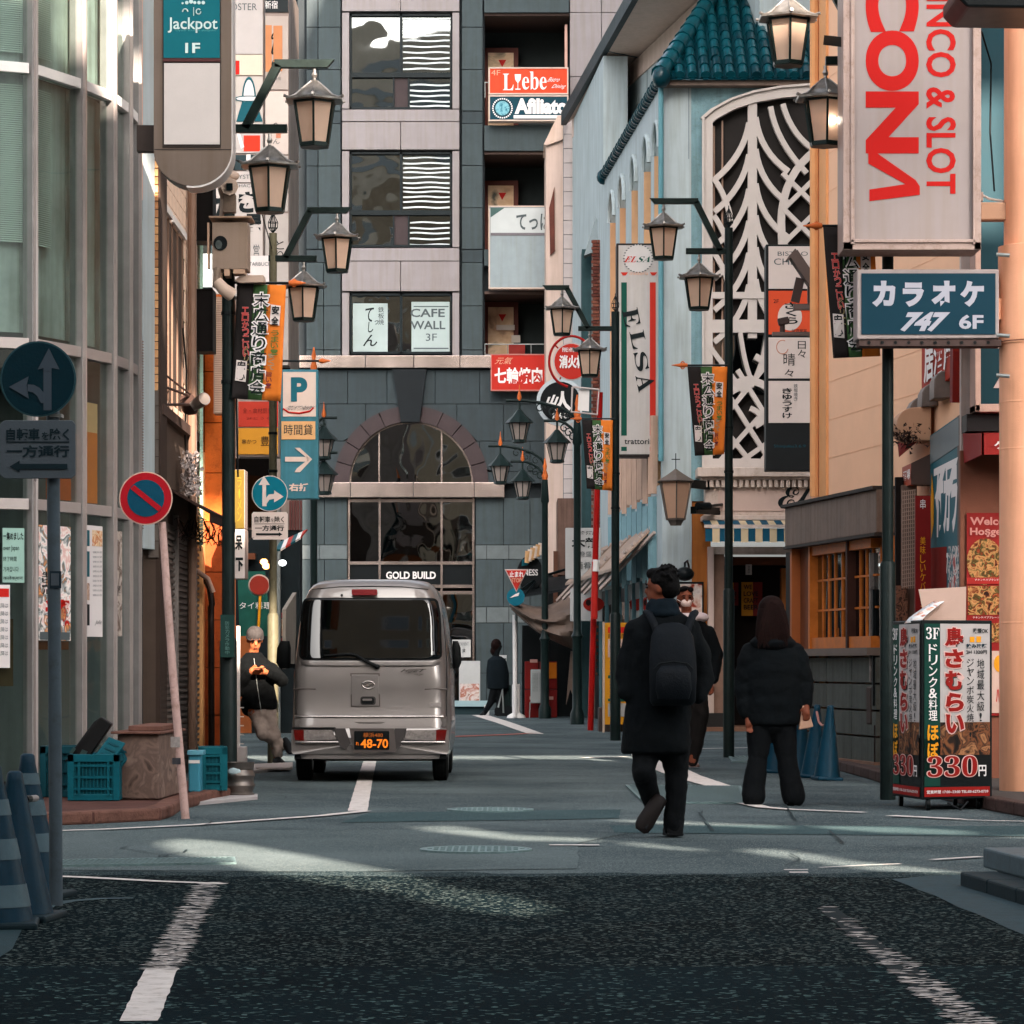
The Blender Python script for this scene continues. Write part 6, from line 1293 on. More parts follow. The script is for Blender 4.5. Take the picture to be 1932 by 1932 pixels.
t = thing('round_sign', 'round black and white crest sign with a white rim below the hydrant sign', 'sign', W(1057, 795, 60)); part('rim', MB().prism([W(x, y, 60) for x, y in ell(1057, 758, 45, 45, 32)], (0, .12, 0)), mat('rim_white', '#bac2c6', .5), t); part('face', MB().prism([W(x, y, 59.98) for x, y in ell(1057, 758, 38, 38, 32)], (0, .01, 0)), BLK, t)
text(t, Plane(59.96), '人', 1045, 738, 1078, 775, INKW, bold=.05); text(t, Plane(59.96), '山', 1032, 745, 1052, 765, INKW, bold=.06, shear=.4); text(t, Plane(59.96), 'だんご', 1042, 778, 1074, 790, INKW, bold=.04)
t = thing('noodle_sign', 'white board with black brushed kanji behind the green post', 'sign', W(1098, 1090, 62)); P = Plane(62); part('board', MB().rect(P, 1067, 996, 1134, 1092, -.2, 0), mat('board_white', '#b9b8b6', .5, var=.08), t, bevel=.01)
for s_, q, m_ in (('木龍', (1078, 1014, 1130, 1034), INK), ('和食酒房', (1082, 1002, 1128, 1009), INK), ('刺身盛合', (1082, 1040, 1128, 1050), INKS), ('酒肴', (1085, 1060, 1115, 1074), INKS)): text(t, P, s_, *q, m_, off=.01, bold=.03 if m_ is INK else .0)
part('seal', MB().rect(P, 1112, 1080, 1117, 1085, .004, .01), INKR, t)
t = thing('fish_sign', 'white board with a red round-eyed fish drawing behind the poles', 'sign', W(1098, 1168, 61)); P = Plane(61); part('board', MB().rect(P, 1076, 1110, 1136, 1172, -.2, 0), mat('board_white'), t, bevel=.01)
part('fish', MB().prism([P.at(x, y, .004) for x, y in ell(1120, 1140, 20, 14, 22)], P.n*.005), mat('fish_red', '#9c231b', .5), t); part('eye', MB().prism([P.at(x, y, .01) for x, y in ell(1110, 1137, 5, 6, 14)], P.n*.005), mat('fish_eye', '#2a1010', .4), t)
LW = mat('low_wall', '#4b413d', .8, var=.25, bump=.3, dirt=.3)
t = thing('low_wall', 'low dark concrete plinth at the foot of the yellow notice board', 'wall', W(1160, 1382, 53.2)); part('block', MB().rect(Plane(53.2), 1130, 1335, 1190, 1382, -.8, 0), LW, t, bevel=.02)
yb = thing('district_map_board', 'yellow street notice board with a small map and dense text', 'notice board', W(1175, 1366, 52.6)); P = Plane(52.6)
part('board', MB().rect(P, 1140, 1175, 1215, 1367, -.12, 0), mat('board_yellow', '#c4831a', .5, var=.08), yb, bevel=.008); part('edge', MB().rect(P, 1137, 1173, 1141, 1385, -.14, .02), mat('edge_beige', '#b39a86', .6), yb)
part('heading', MB().rect(P, 1147, 1183, 1215, 1194, .003, .008), INKR, yb); text(yb, P, '注意　歌舞', 1150, 1185, 1200, 1192, INKY, off=.012, bold=.02); text(yb, P, '飲食店防止', 1147, 1196, 1190, 1204, INK, off=.012)
part('map', MB().rect(P, 1147, 1206, 1215, 1240, .003, .008), mat('map_pink', '#b79a8f', .5), yb); mp_ = MB()
for a, b in (((1150, 1208), (1180, 1238)), ((1150, 1230), (1190, 1212)), ((1165, 1207), (1160, 1239)), ((1150, 1220), (1175, 1225)), ((1178, 1207), (1172, 1240))): mp_.beam(P.at(*a, .012), P.at(*b, .012), .012, .004)
part('map_lines', mp_, mat('map_red', '#8c2a22', .5), yb, kind='stuff')
for k, (y, w_) in enumerate(((1247, 24), (1253, 20), (1259, 22), (1268, 8), (1284, 26), (1290, 18), (1296, 22), (1303, 16), (1311, 22), (1317, 20), (1325, 18))): text(yb, P, '路上喫煙禁止区域内'[:max(3, w_//3)], 1150, y, 1150 + w_*1.3, y+3.5, INKS, off=.01)
part('band', MB().rect(P, 1147, 1274, 1200, 1280, .003, .008), INKG, yb); part('map', MB().rect(P, 1147, 1327, 1200, 1352, .003, .008), mat('map_grey', '#9a9590', .5), yb); part('band', MB().rect(P, 1147, 1318, 1200, 1323, .009, .012), INKG, yb)
rc_ = thing('red_cabinet', 'red slatted cabinet with a grey notice board leaning on its front', 'crate', W(1024, 1354, 67.0)); P = Plane(67)
RC = mat('cabinet_red', '#6e1412', .5, var=.15)
for x0, x1 in ((990, 1017), (1018, 1052)):
    for y0, y1 in ((1248, 1300), (1301, 1354)): part('crate', MB().rect(P, x0, y0, x1-1, y1, -.35, 0), RC, rc_, bevel=.01)
part('yellow_crate', MB().rect(P, 1026, 1250, 1050, 1280, -.2, .03), mat('crate_yellow', '#c06a14', .5), rc_)
for x, y in ((999, 1308+20), (1030, 1308+20), (1000, 1258)): part('label', MB().rect(P, x, y-14, x+14, y-8, .003, .01), mat('label_pink', '#b58a80', .6), rc_)
nb_ = thing('notice_board', 'grey rounded notice board with fine vertical text on thin legs', 'notice board', W(1015, 1356, 66.6)); P = Plane(66.6)
part('panel', MB().rect(P, 1001, 1263, 1032, 1327, -.05, 0), mat('panel_grey', '#8f918f', .5, var=.05), nb_, bevel=.03)
for k in range(9):
    if k != 4: text(nb_, P, '営業時間変更のお知らせ', 1005 + 2.6*k, 1270, 1006.6 + 2.6*k, 1305, INKS, off=.006, vert=True)
part('legs', MB().beam(P.at(1000, 1325, -.02), P.at(999, 1356, -.02), .02, .02).beam(P.at(1032, 1325, -.02), P.at(1032, 1356, -.02), .02, .02), STEEL, nb_)
tp = thing('tarp_canopy', 'sagging grey brown tarp stretched over the stall corner', 'awning', W(1020, 1230, 67)); tb = MB(); NU, NV = 16, 10
TL, TR, BL_, BR_ = (960, 1128), (1090, 1108), (965, 1150), (1082, 1226)
for j in range(NV+1):
    for i in range(NU+1):
        u, v = i/NU, j/NV
        x = (TL[0]*(1-u) + TR[0]*u)*(1-v) + (BL_[0]*(1-u) + BR_[0]*u)*v; y = (TL[1]*(1-u) + TR[1]*u)*(1-v) + (BL_[1]*(1-u) + BR_[1]*u)*v
        y += 26*math.sin(math.pi*u)*(1-v)*.9 + 20*math.sin(math.pi*u)*v*.5 + 2.2*math.sin(14*v + 3*u)*(math.sin(math.pi*u))
        tb.v.append(W(x, y, 66.8 - .9*math.sin(math.pi*v*.8) + .12*math.sin(17*v + 5*u)))
tb.f = [[j*(NU+1)+i, j*(NU+1)+i+1, (j+1)*(NU+1)+i+1, (j+1)*(NU+1)+i] for j in range(NV) for i in range(NU)]; tb.m = [0]*len(tb.f)
o = part('sheet', tb, mat('tarp', '#6d5c52', .4, var=.25, vs=2, bump=.3, bs=8), tp, smooth=80); md = o.modifiers.new('thickness', 'SOLIDIFY'); md.thickness = .02
part('frame', MB().tube([W(962, 1128, 66.6), W(1015, 1090, 67.8), W(1088, 1068, 68.2)], .03, 6).tube([W(966, 1150, 66.4), W(1010, 1098, 67.5)], .02, 6), IRON, tp)
part('roof', MB().prism([W(964, 1130, 66.9), W(1000, 1098, 68.6), W(1090, 1088, 68.6), W(1090, 1112, 66.9)], (0, .1, .05)), mat('pub_black'), tp)
part('hanging_end', MB().prism([W(1077, 1228, 66.7), W(1085, 1228, 66.7), W(1084, 1320, 66.7), W(1076, 1300, 66.7), W(1068, 1330, 66.7)], (0, .1, 0)), mat('tarp'), tp)
part('post', MB().tube([W(971, 1160, 66.6), W(972, 1352, 66.6)], .045, 8), WHT, tp, smooth=40)
part('backdrop', MB().rect(Plane(68.5), 985, 1180, 1086, 1352, -.5, 0), mat('pub_black'), tp)
t = thing('stop_sign', 'red inverted triangle stop sign with a small blue round sign below it', 'traffic sign', G(974, 1349))
part('plate', MB().prism([W(952, 1074, 66), W(996, 1074, 66), W(974.5, 1118, 66)], (0, .03, 0)), mat('rim_pink', '#c9b0a8', .5), t, bevel=.01); part('face', MB().prism([W(955, 1076, 65.98), W(993, 1076, 65.98), W(974.5, 1114, 65.98)], (0, .01, 0)), mat('stop_red', '#b32a22', .45), t)
text(t, Plane(65.96), '止まれ', 961, 1078, 988, 1089, INKW, bold=.03); text(t, Plane(65.96), 'STOP', 965, 1091, 984, 1099, mat('ink_pale'), bold=.02)
part('blue_plate', MB().prism([W(x, y, 66.02) for x, y in ell(973, 1126, 17, 17, 24)], (0, .03, 0)), mat('blue_teal', '#0d6478', .45), t); part('blue_arrow', MB().prism([W(962, 1128, 66.0), W(972, 1121, 66.0), W(980, 1118, 66.0), (W(978, 1124, 66.0))], (0, .01, 0)), INKW, t)
part('pole', MB().tube([W(974, 1118, 66.06), G(974, 1352)], .03, 8), STEEL, t)
t = thing('bollard', 'short white bollard with a round foot beside the dark cart', 'bollard', G(974, 1352)); c = G(974, 1354.5)
part('post', MB().lathe([(.085, .1), (.085, .68), (.075, .71)], c, 14), WHT, t, smooth=40); part('foot', MB().lathe([(.2, 0), (.18, .05), (.09, .1)], c, 16), WHT, t, smooth=40)
t = thing('cart', 'dark wheeled cart parked behind the white bollard', 'cart', G(950, 1352)); part('body', MB().rect(Plane(69.5), 938, 1292, 964, 1335, -.5, 0), mat('cart_green', '#10201f', .6, var=.3), t, bevel=.03); part('wheel', MB().tube([W(944, 1342, 69), W(944, 1342, 69.1)], .13, 14), BLK, t); part('wheel', MB().tube([W(958, 1342, 69), W(958, 1342, 69.1)], .13, 14), BLK, t); part('bars', MB().tube([W(940, 1335, 69), W(948, 1300, 69), W(950, 1345, 69)], .02, 6), STEEL, t)
t = thing('cafe_banner', 'small white upright sign with black letters behind the walking silhouette', 'sign', W(948, 1300, 70.6)); part('panel', MB().prism([W(941, 1236, 70.6), W(956, 1236, 70.6), W(953, 1304, 70.6), W(944, 1290, 70.6)], (0, .06, 0)), mat('board_white'), t); text(t, Plane(70.55), 'FE', 945, 1242, 955, 1252, INK, bold=.05); text(t, Plane(70.55), 'に', 945, 1255, 955, 1268, INK, bold=.05)
t = thing('menu_easel', 'white menu panel with food photos beside the van door', 'sign', W(885, 1330, 74)); P = Plane(74); part('panel', MB().rect(P, 866, 1247, 906, 1332, -.1, 0), mat('board_white'), t, bevel=.01); part('photo', MB().rect(P, 868, 1290, 904, 1326, .004, .01), multimat('print_menu', ['#8f6a5c', '#d8cbc4', '#a8604a', '#e0d6d0'], 6), t)
t = thing('wall_notice', 'small framed white notice on the granite wall', 'sign', W(870, 1232, 76.5)); P = Plane(77.6); part('panel', MB().rect(P, 853, 1207, 888, 1240, -.05, 0), mat('board_white'), t); text(t, P, 'FOR RENT', 866, 1212, 884, 1218, INKS, off=.01); text(t, P, '貸', 872, 1224, 878, 1231, INK, off=.01)
t = thing('white_van_barrier', 'low pale barrier panel on the road beyond the van', 'barrier', W(900, 1345, 71)); P = Plane(71); part('panel', MB().rect(P, 855, 1322, 925, 1333, -.1, 0), mat('barrier_blue', '#9fb9bd', .5), t); part('base', MB().rect(P, 850, 1333, 920, 1350, -.3, -.1), mat('barrier_dark', '#26383c', .6), t); part('end', MB().rect(P, 914, 1330, 923, 1350, -.05, .1), WHT, t)
# OFF-FRAME NEIGHBOURS (they shade the street and fill the reflections)
SUNX = SUND.x / SUND.z; SUNY = SUND.y / SUND.z
NB = mat('neighbour_beige', '#a3937f', .7, var=.15, vs=.4, streak=.2); NB2 = mat('neighbour_grey', '#6f7678', .7, var=.15, vs=.4, streak=.2)
nbt = thing('sunlight_mask_building', 'beige building added behind the viewer, its openings shaping the sunlight', 'building', (12, -6, 0))  # unseen building added to shape sun and shade on the street
YB = -6.0; HB = (37 - YB) / -SUNY
def back(px, py):
    """ground patch corner -> where its sun ray crosses the plane of the building front"""
    g_ = G(px, py); t = (YB - g_.y) / SUNY; return (g_.x + SUNX * t, t)
slots = [[(296, 1594), (340, 1581), (420, 1586), (520, 1602), (640, 1624), (740, 1642), (806, 1660), (840, 1672), (940, 1684), (1010, 1698), (1062, 1718), (1000, 1738), (880, 1726), (790, 1704), (740, 1690), (680, 1686), (560, 1666), (420, 1632), (330, 1612)],
         [(770, 1562), (860, 1560), (960, 1574), (1120, 1580), (1120, 1588), (960, 1586), (820, 1572)],
         [(1150, 1586), (1210, 1590), (1340, 1602), (1330, 1607), (1200, 1598)],
         [(1380, 1607), (1460, 1604), (1600, 1622), (1810, 1640), (1810, 1650), (1640, 1640), (1440, 1616)],
         [(1160, 1547), (1300, 1550), (1480, 1556), (1470, 1564), (1300, 1558), (1170, 1552)],
         [(1545, 1559), (1700, 1562), (1850, 1568), (1845, 1576), (1680, 1573), (1550, 1565)],
         [(1830, 1570), (2000, 1574), (2000, 1584), (1840, 1580)]]
cu = bpy.data.curves.new('wall', 'CURVE'); cu.dimensions = '2D'; cu.fill_mode = 'BOTH'; cu.extrude = .15
def spl_(pts):
    s = cu.splines.new('POLY'); s.points.add(len(pts)-1)
    for i, p in enumerate(pts): s.points[i].co = (p[0], p[1], 0, 1)
    s.use_cyclic_u = True
zA, zB = 4.0, 20.0
spl_([(-.5, zA), (13, zA), (13, zB), (-.5, zB)])
def widen(s):
    c = (sum(p[0] for p in s)/len(s), sum(p[1] for p in s)/len(s)); k = 1.25
    return [(c[0] + (p[0]-c[0])*1.03, c[1] + (p[1]-c[1])*k) for p in s]
for s in slots: spl_([back(*p) for p in (widen(s) if len(s) < 15 else s)])  # openings cut in the added wall so sun falls in patches on the road
tmp = bpy.data.objects.new('wall', cu); COL.objects.link(tmp); bpy.context.view_layer.update()
me = bpy.data.meshes.new_from_object(tmp.evaluated_get(bpy.context.evaluated_depsgraph_get())); bpy.data.objects.remove(tmp)
me.materials.clear(); me.materials.append(NB)
o = bpy.data.objects.new('front_wall', me); COL.objects.link(o); o.parent = nbt; o.location = Vector((0, YB, 0)) - nbt.location; o.rotation_euler = (R(90), 0, 0)
part('front_wall', MB().box((-4.25, YB, HB/2), (7.5, .3, HB)).box((14.75, YB, HB/2), (3.5, .3, HB)).box((6.25, YB, zA/2), (13.5, .3, zA)).box((6.25, YB, (HB+zB)/2), (13.5, .3, HB-zB)), NB, nbt)
part('added_shade_screen', MB().box((9, YB, HB + 11.4), (19, .3, 20)), NB2, nbt)  # screen added above the roof to keep sun off the higher signs
for x in (0, 4.5, 9, 13.5, 18): part('shade_screen_post', MB().box((x, YB + .1, HB + 1), (.15, .15, 2)), NB2, nbt)
far = thing('tower_block', 'wide beige tower block far behind the viewer', 'building', (0, -60, 0)); part('wall', MB().box((0, -64, 22), (60, 8, 44)), mat('neighbour_pale', '#dccfbd', .7, var=.2, vs=.15, streak=.2), far)
for k in range(10): part('window_band', MB().box((0, -59.9, 4 + 4*k), (56, .3, 1.7)), DARKG, far)
wm = mesh('window', MB().box((0, 0, 0), (1.6, .1, 1.5)), DARKG); wf = mesh('window_frame', MB().box((0, 0, 0), (1.8, .06, 1.7)), WHT)
hit = [back(*p) for s in slots for p in s]
for i in range(6):
    for k in range(7):
        x, z = -6 + i*4, 2.5 + k*3.2
        if any(abs(x - hx) < 1.6 and abs(z - hz) < 1.6 for hx, hz in hit): continue
        inst('window_frame', wf, nbt, (x, YB + .2, z)); inst('window', wm, nbt, (x, YB + .24, z))
tow = thing('added_shade_tower', 'tall grey tower added out of view at right to shade the far facade', 'building', (20, 44, 0)); part('wall', MB().box((19, 43.5, 24), (21, 37, 48)), NB2, tow)  # unseen tower added to keep sun off the far stone facade
nl = thing('house_block', 'cream house block out of view at left behind the viewer', 'building', (-14, 2, 0)); part('wall', MB().box((-15, 4, 3.5), (16, 26, 7)), NB, nl)
for i in range(6):
    for k in range(2): inst('window', wm, nl, (-6.98, -6 + 4*i, 2.5 + 3*k), (0, 0, R(90)))
nr = thing('shop_block', 'low shop block out of view at right beside the viewer', 'building', (13, 3, 0)); part('wall', MB().box((15, 3, 2.5), (16, 24, 5)), NB2, nr)
lo = thing('left_block', 'block behind the left facades', 'building', (-12, 34, 0)); part('wall', MB().box((-14, 40, 4), (11, 24, 8)), NB2, lo)
# LAMP POSTS
LMET = mat('lamp_metal', '#16211f', .35, metal=.3, var=.3, vs=8, bump=.1, dirt=.2); LROOF = mat('lamp_roof', '#8c8782', .3, metal=.7, var=.45, vs=10, bump=.3, bs=14)
LP = mat('lamp_pane', '#e3c4ad', .5, var=.08, vs=7, bump=.05, trans=.5)
hexv = lambda r, z, k, ph=-90: Vector((r * math.cos(R(ph + 60*k)), r * math.sin(R(ph + 60*k)), z))
rb = MB()
prof = [(.018, -.10), (.03, -.115), (.075, -.145), (.125, -.195), (.18, -.245), (.245, -.272), (.275, -.268), (.272, -.285), (.235, -.292), (.18, -.285)]
rb.lathe(prof, (0, 0, 0), 6, ph=R(-90)); rb.tube([(0, 0, 0), (0, 0, -.12)], .014, 8); rb.ball((0, 0, -.06), (.025, .025, .03), 8)
for k in range(6): rb.tube([hexv(.03, -.112, k), hexv(.125, -.19, k), hexv(.18, -.24, k), hexv(.245, -.267, k), hexv(.29, -.258, k)], [.008, .009, .01, .011, .014], 6)
rme = mesh('lantern', rb, LROOF, smooth=35)
cb = MB()
for k in range(6): cb.beam(hexv(.188, -.285, k), hexv(.128, -.655, k), .018, .018)
for k in range(6):
    cb.beam(hexv(.188, -.295, k), hexv(.188, -.295, k+1), .016, .02); cb.beam(hexv(.128, -.652, k), hexv(.128, -.652, k+1), .018, .03)
cb.lathe([(.13, -.64), (.13, -.675), (.09, -.675)], (0, 0, 0), 6, ph=R(-90))
cme = mesh('lantern_cage', cb, LMET)
pme = [mesh('lantern_pane', MB().poly([hexv(.178, -.30, k), hexv(.178, -.30, k+1), hexv(.121, -.64, k+1), hexv(.121, -.64, k)]), LP) for k in range(6)]
BUL = mat('bulb_lit', '#fff2e0', emit=9., var=0, bump=0)
bulm = mesh('bulb', MB().ball((0, 0, -.5), (.035, .035, .05), 10), BUL, smooth=80)
LPC = glassmat('lamp_clearpane', '#d8c4b8', clear=.9, refl=.05)
def lantern(post, p, yaw=0., lit=False, s=1.0):
    o = inst('lantern', rme, post, p, (0, 0, yaw)); o.scale = (s, s, s)
    c = bpy.data.objects.new('cage', cme); COL.objects.link(c); c.parent = o
    for k in range(6):
        q = bpy.data.objects.new('pane', pme[k]); COL.objects.link(q); q.parent = o
    if lit: b = bpy.data.objects.new('bulb', bulm); COL.objects.link(b); b.parent = o; b.location = (-.03, -.135, 0)
def lamp_post(lab, x, Y, sgn, z0, H, up=.545, arm=(.5, .14, .42, .47, .9, .73, .35), lit=False, r=.055, base=1.32, mt=POLE, finial=True, s=1.0, foot=True):
    t = thing('lamp_post', lab, 'street lamp', (x, Y, 0), 'lamp posts with twin hanging lanterns')
    part('pole', MB().lathe([(r, 0), (r, H)], (x, Y, 0), 18), mt, t, smooth=40)
    if foot: part('pole_sleeve', MB().lathe([(r+.018, 0), (r+.018, base), (r+.004, base + .03)], (x, Y, 0), 18), mt, t, smooth=40)
    for z in (H*.35+1.2, H*.62): part('clamp', MB().lathe([(r+.008, z), (r+.008, z+.03)], (x, Y, 0), 16), IRON, t)
    X = lambda d: x + sgn*d
    part('lower_beam', MB().beam((X(-.06 if not sgn else -.05), Y, z0), (X(arm[0]), Y, z0), .07, .07), LMET, t, bevel=.004)
    part('strut', MB().beam((X(arm[1]), Y, z0), (X(arm[2]), Y, z0 + up), .07, .075), LMET, t, bevel=.004)
    part('upper_beam', MB().prism([(X(arm[3] - .08), Y-.035, z0+up-.03), (X(arm[4] - .06), Y-.035, z0+up-.03), (X(arm[4]), Y-.035, z0+up+.04), (X(arm[3] - .08), Y-.035, z0+up+.04)], (0, .07, 0)), LMET, t, bevel=.004)
    lantern(t, (X(arm[5]), Y, z0 + up - .03), R(random.uniform(-2, 2)), lit, s); lantern(t, (X(arm[6]), Y, z0 - .04), R(random.uniform(-2, 2)), False, s)
    if finial:
        f = MB()
        for k in range(6):
            a = 2*math.pi*k/6; f.tube([(x, Y, H), (x + .05*math.cos(a), Y + .05*math.sin(a), H + .06), (x + .055*math.cos(a), Y + .055*math.sin(a), H + .12), (x, Y, H + .24)], .005, 5)
        for z, q in ((H+.06, .05), (H+.12, .055)): f.tube([(x + q*math.cos(a*math.pi/6), Y + q*math.sin(a*math.pi/6), z) for a in range(13)], .004, 4)
        f.tube([(x, Y, H), (x, Y, H + .27)], .006, 5); part('finial', f, IRON, t, kind='stuff')
    return t
Lx = lambda px, Y: (px - CX) / F * Y
Zy = lambda py, Y: H0 - (py - CY) / F * Y
p1 = lamp_post('tall black lamp post nearest on the left, behind the one-storey sign box', Lx(431, 27), 27, 1, Zy(243, 27), 6.6, base=Zy(1210, 27))
p2 = lamp_post('olive green lamp post carrying the blue turn sign, where the man leans', Lx(515, 36.2), 36.2, 1, Zy(488, 36.2), Zy(440, 36.2), r=.045, mt=mat('pole_olive', '#5a5644', .5, var=.2, vs=6, dirt=.3), base=Zy(1162, 36.2))
p3 = lamp_post('thick dark lamp post nearest on the right, beside the timber shop', Lx(1675, 26.5), 26.5, -1, Zy(115, 26.5), 7.4, up=.66, arm=(.52, .14, .5, .53, .9, .83, .52), lit=False, base=Zy(1066, 26.5), r=.048)
lb_ = bpy.data.objects.new('bulb', mesh('bulb', MB().ball((0, 0, 0), (.022, .022, .03), 10), BUL, smooth=80)); COL.objects.link(lb_)
low = [c for c in p3.children if c.name.startswith('lantern')][-1]; lb_.parent = low; lb_.location = (.055, -.155, -.48)
p4 = lamp_post('slim dark lamp post in front of the white lattice window', Lx(1375, 38.5), 38.5, -1, Zy(474, 38.5), Zy(430, 38.5), up=.60, r=.05, base=Zy(1115, 38.5), arm=(.52, .1, .40, .45, .96, .79, .36))
p5 = lamp_post('black lamp post in front of the tall trattoria sign', Lx(1161, 47), 47, -1, Zy(620, 47), Zy(588, 47), up=.60, r=.06, base=Zy(1160, 47), arm=(.55, .4, .72, .76, 1.08, .79, .38))
OR_ = mat('iron_green', '#142120', .4, var=.25, bump=.06)
def ornate(lab, px, Y, py_top, lamps, py_base):
    x = Lx(px, Y); t = thing('ornate_lamp_post', lab, 'street lamp', (x, Y, 0), 'ornate cast iron lamp posts')
    H = Zy(py_top, Y); part('pole', MB().lathe([(.13, 0), (.13, .2), (.09, .3), (.085, 1.6), (.115, 1.65), (.085, 1.7), (.07, 1.8), (.065, H-.5), (.09, H-.45), (.06, H)], (x, Y, 0), 16), OR_, t, smooth=35)
    part('finial', MB().lathe([(.05, H), (.07, H+.08), (.03, H+.2), (.045, H+.28), (.01, H+.45)], (x, Y, 0), 10), ORF, t, smooth=50)
    for (lx, ly) in lamps:
        X0 = Lx(lx, Y); Z0 = Zy(ly, Y); s_ = 1 if X0 > x else -1
        pts = [(x, Y, Z0 - .25)] + [(x + (X0-x)*(1-math.cos(math.pi/2*u)), Y, Z0 - .25 + .42*math.sin(math.pi/2*u)) for u in (.25, .5, .75)] + [(x + (X0-x)*.9, Y, Z0 + .18), (X0 + s_*.25, Y, Z0 + .18)]
        part('arm', MB().tube(pts, .028, 8), OR_, t, smooth=60)
        sc_ = MB()
        for k in range(3):
            cx_ = x + (X0-x)*(.2 + .22*k); cz = Z0 - .12 + .08*k
            sc_.tube([(cx_ + .10*(1-q/14)*math.cos(q*.7), Y, cz + .10*(1-q/14)*math.sin(q*.7)) for q in range(12)], .014, 5)
        part('scroll', sc_, OR_, t, kind='stuff')
        l_ = part('lantern', MB().lathe([(.02, Z0+.02), (.05, Z0), (.13, Z0-.1), (.24, Z0-.2), (.27, Z0-.24), (.2, Z0-.24)], (X0, Y, 0), 8).tube([(X0, Y, Z0 + .18), (X0, Y, Z0)], .02, 6), OR_, t, smooth=30)
        cg = MB()
        for k in range(8): a = 2*math.pi*k/8; cg.beam((X0 + .2*math.cos(a), Y + .2*math.sin(a), Z0-.24), (X0 + .12*math.cos(a), Y + .12*math.sin(a), Z0-.56), .016, .016)
        cg.lathe([(.13, Z0-.55), (.14, Z0-.6), (.08, Z0-.62)], (X0, Y, 0), 8); part('cage', cg, OR_, l_)
        pn = MB(); pn.lathe([(.185, Z0-.245), (.112, Z0-.55)], (X0, Y, 0), 8); part('pane', pn, mat('pane_grey', '#ab9c94', .4, var=.15, trans=.3), l_)
        part('spike', MB().lathe([(.03, Z0+.18), (.045, Z0+.24), (.015, Z0+.36), (.005, Z0+.48)], (X0, Y, 0), 8), ORF, l_, smooth=50)
    return t
ornate('ornate green post with two lanterns in front of the round black sign', 1089, 59.5, 790, [(980, 774), (1051, 812)], 1367)
ornate('second ornate post with two lanterns, farther back by the pub', 1028, 66, 905, [(944, 858), (986, 887)], 1353)
t = ornate('ornate post half hidden behind the P sign at left', 592, 60, 700, [(611, 806), (612, 872)], 1366)
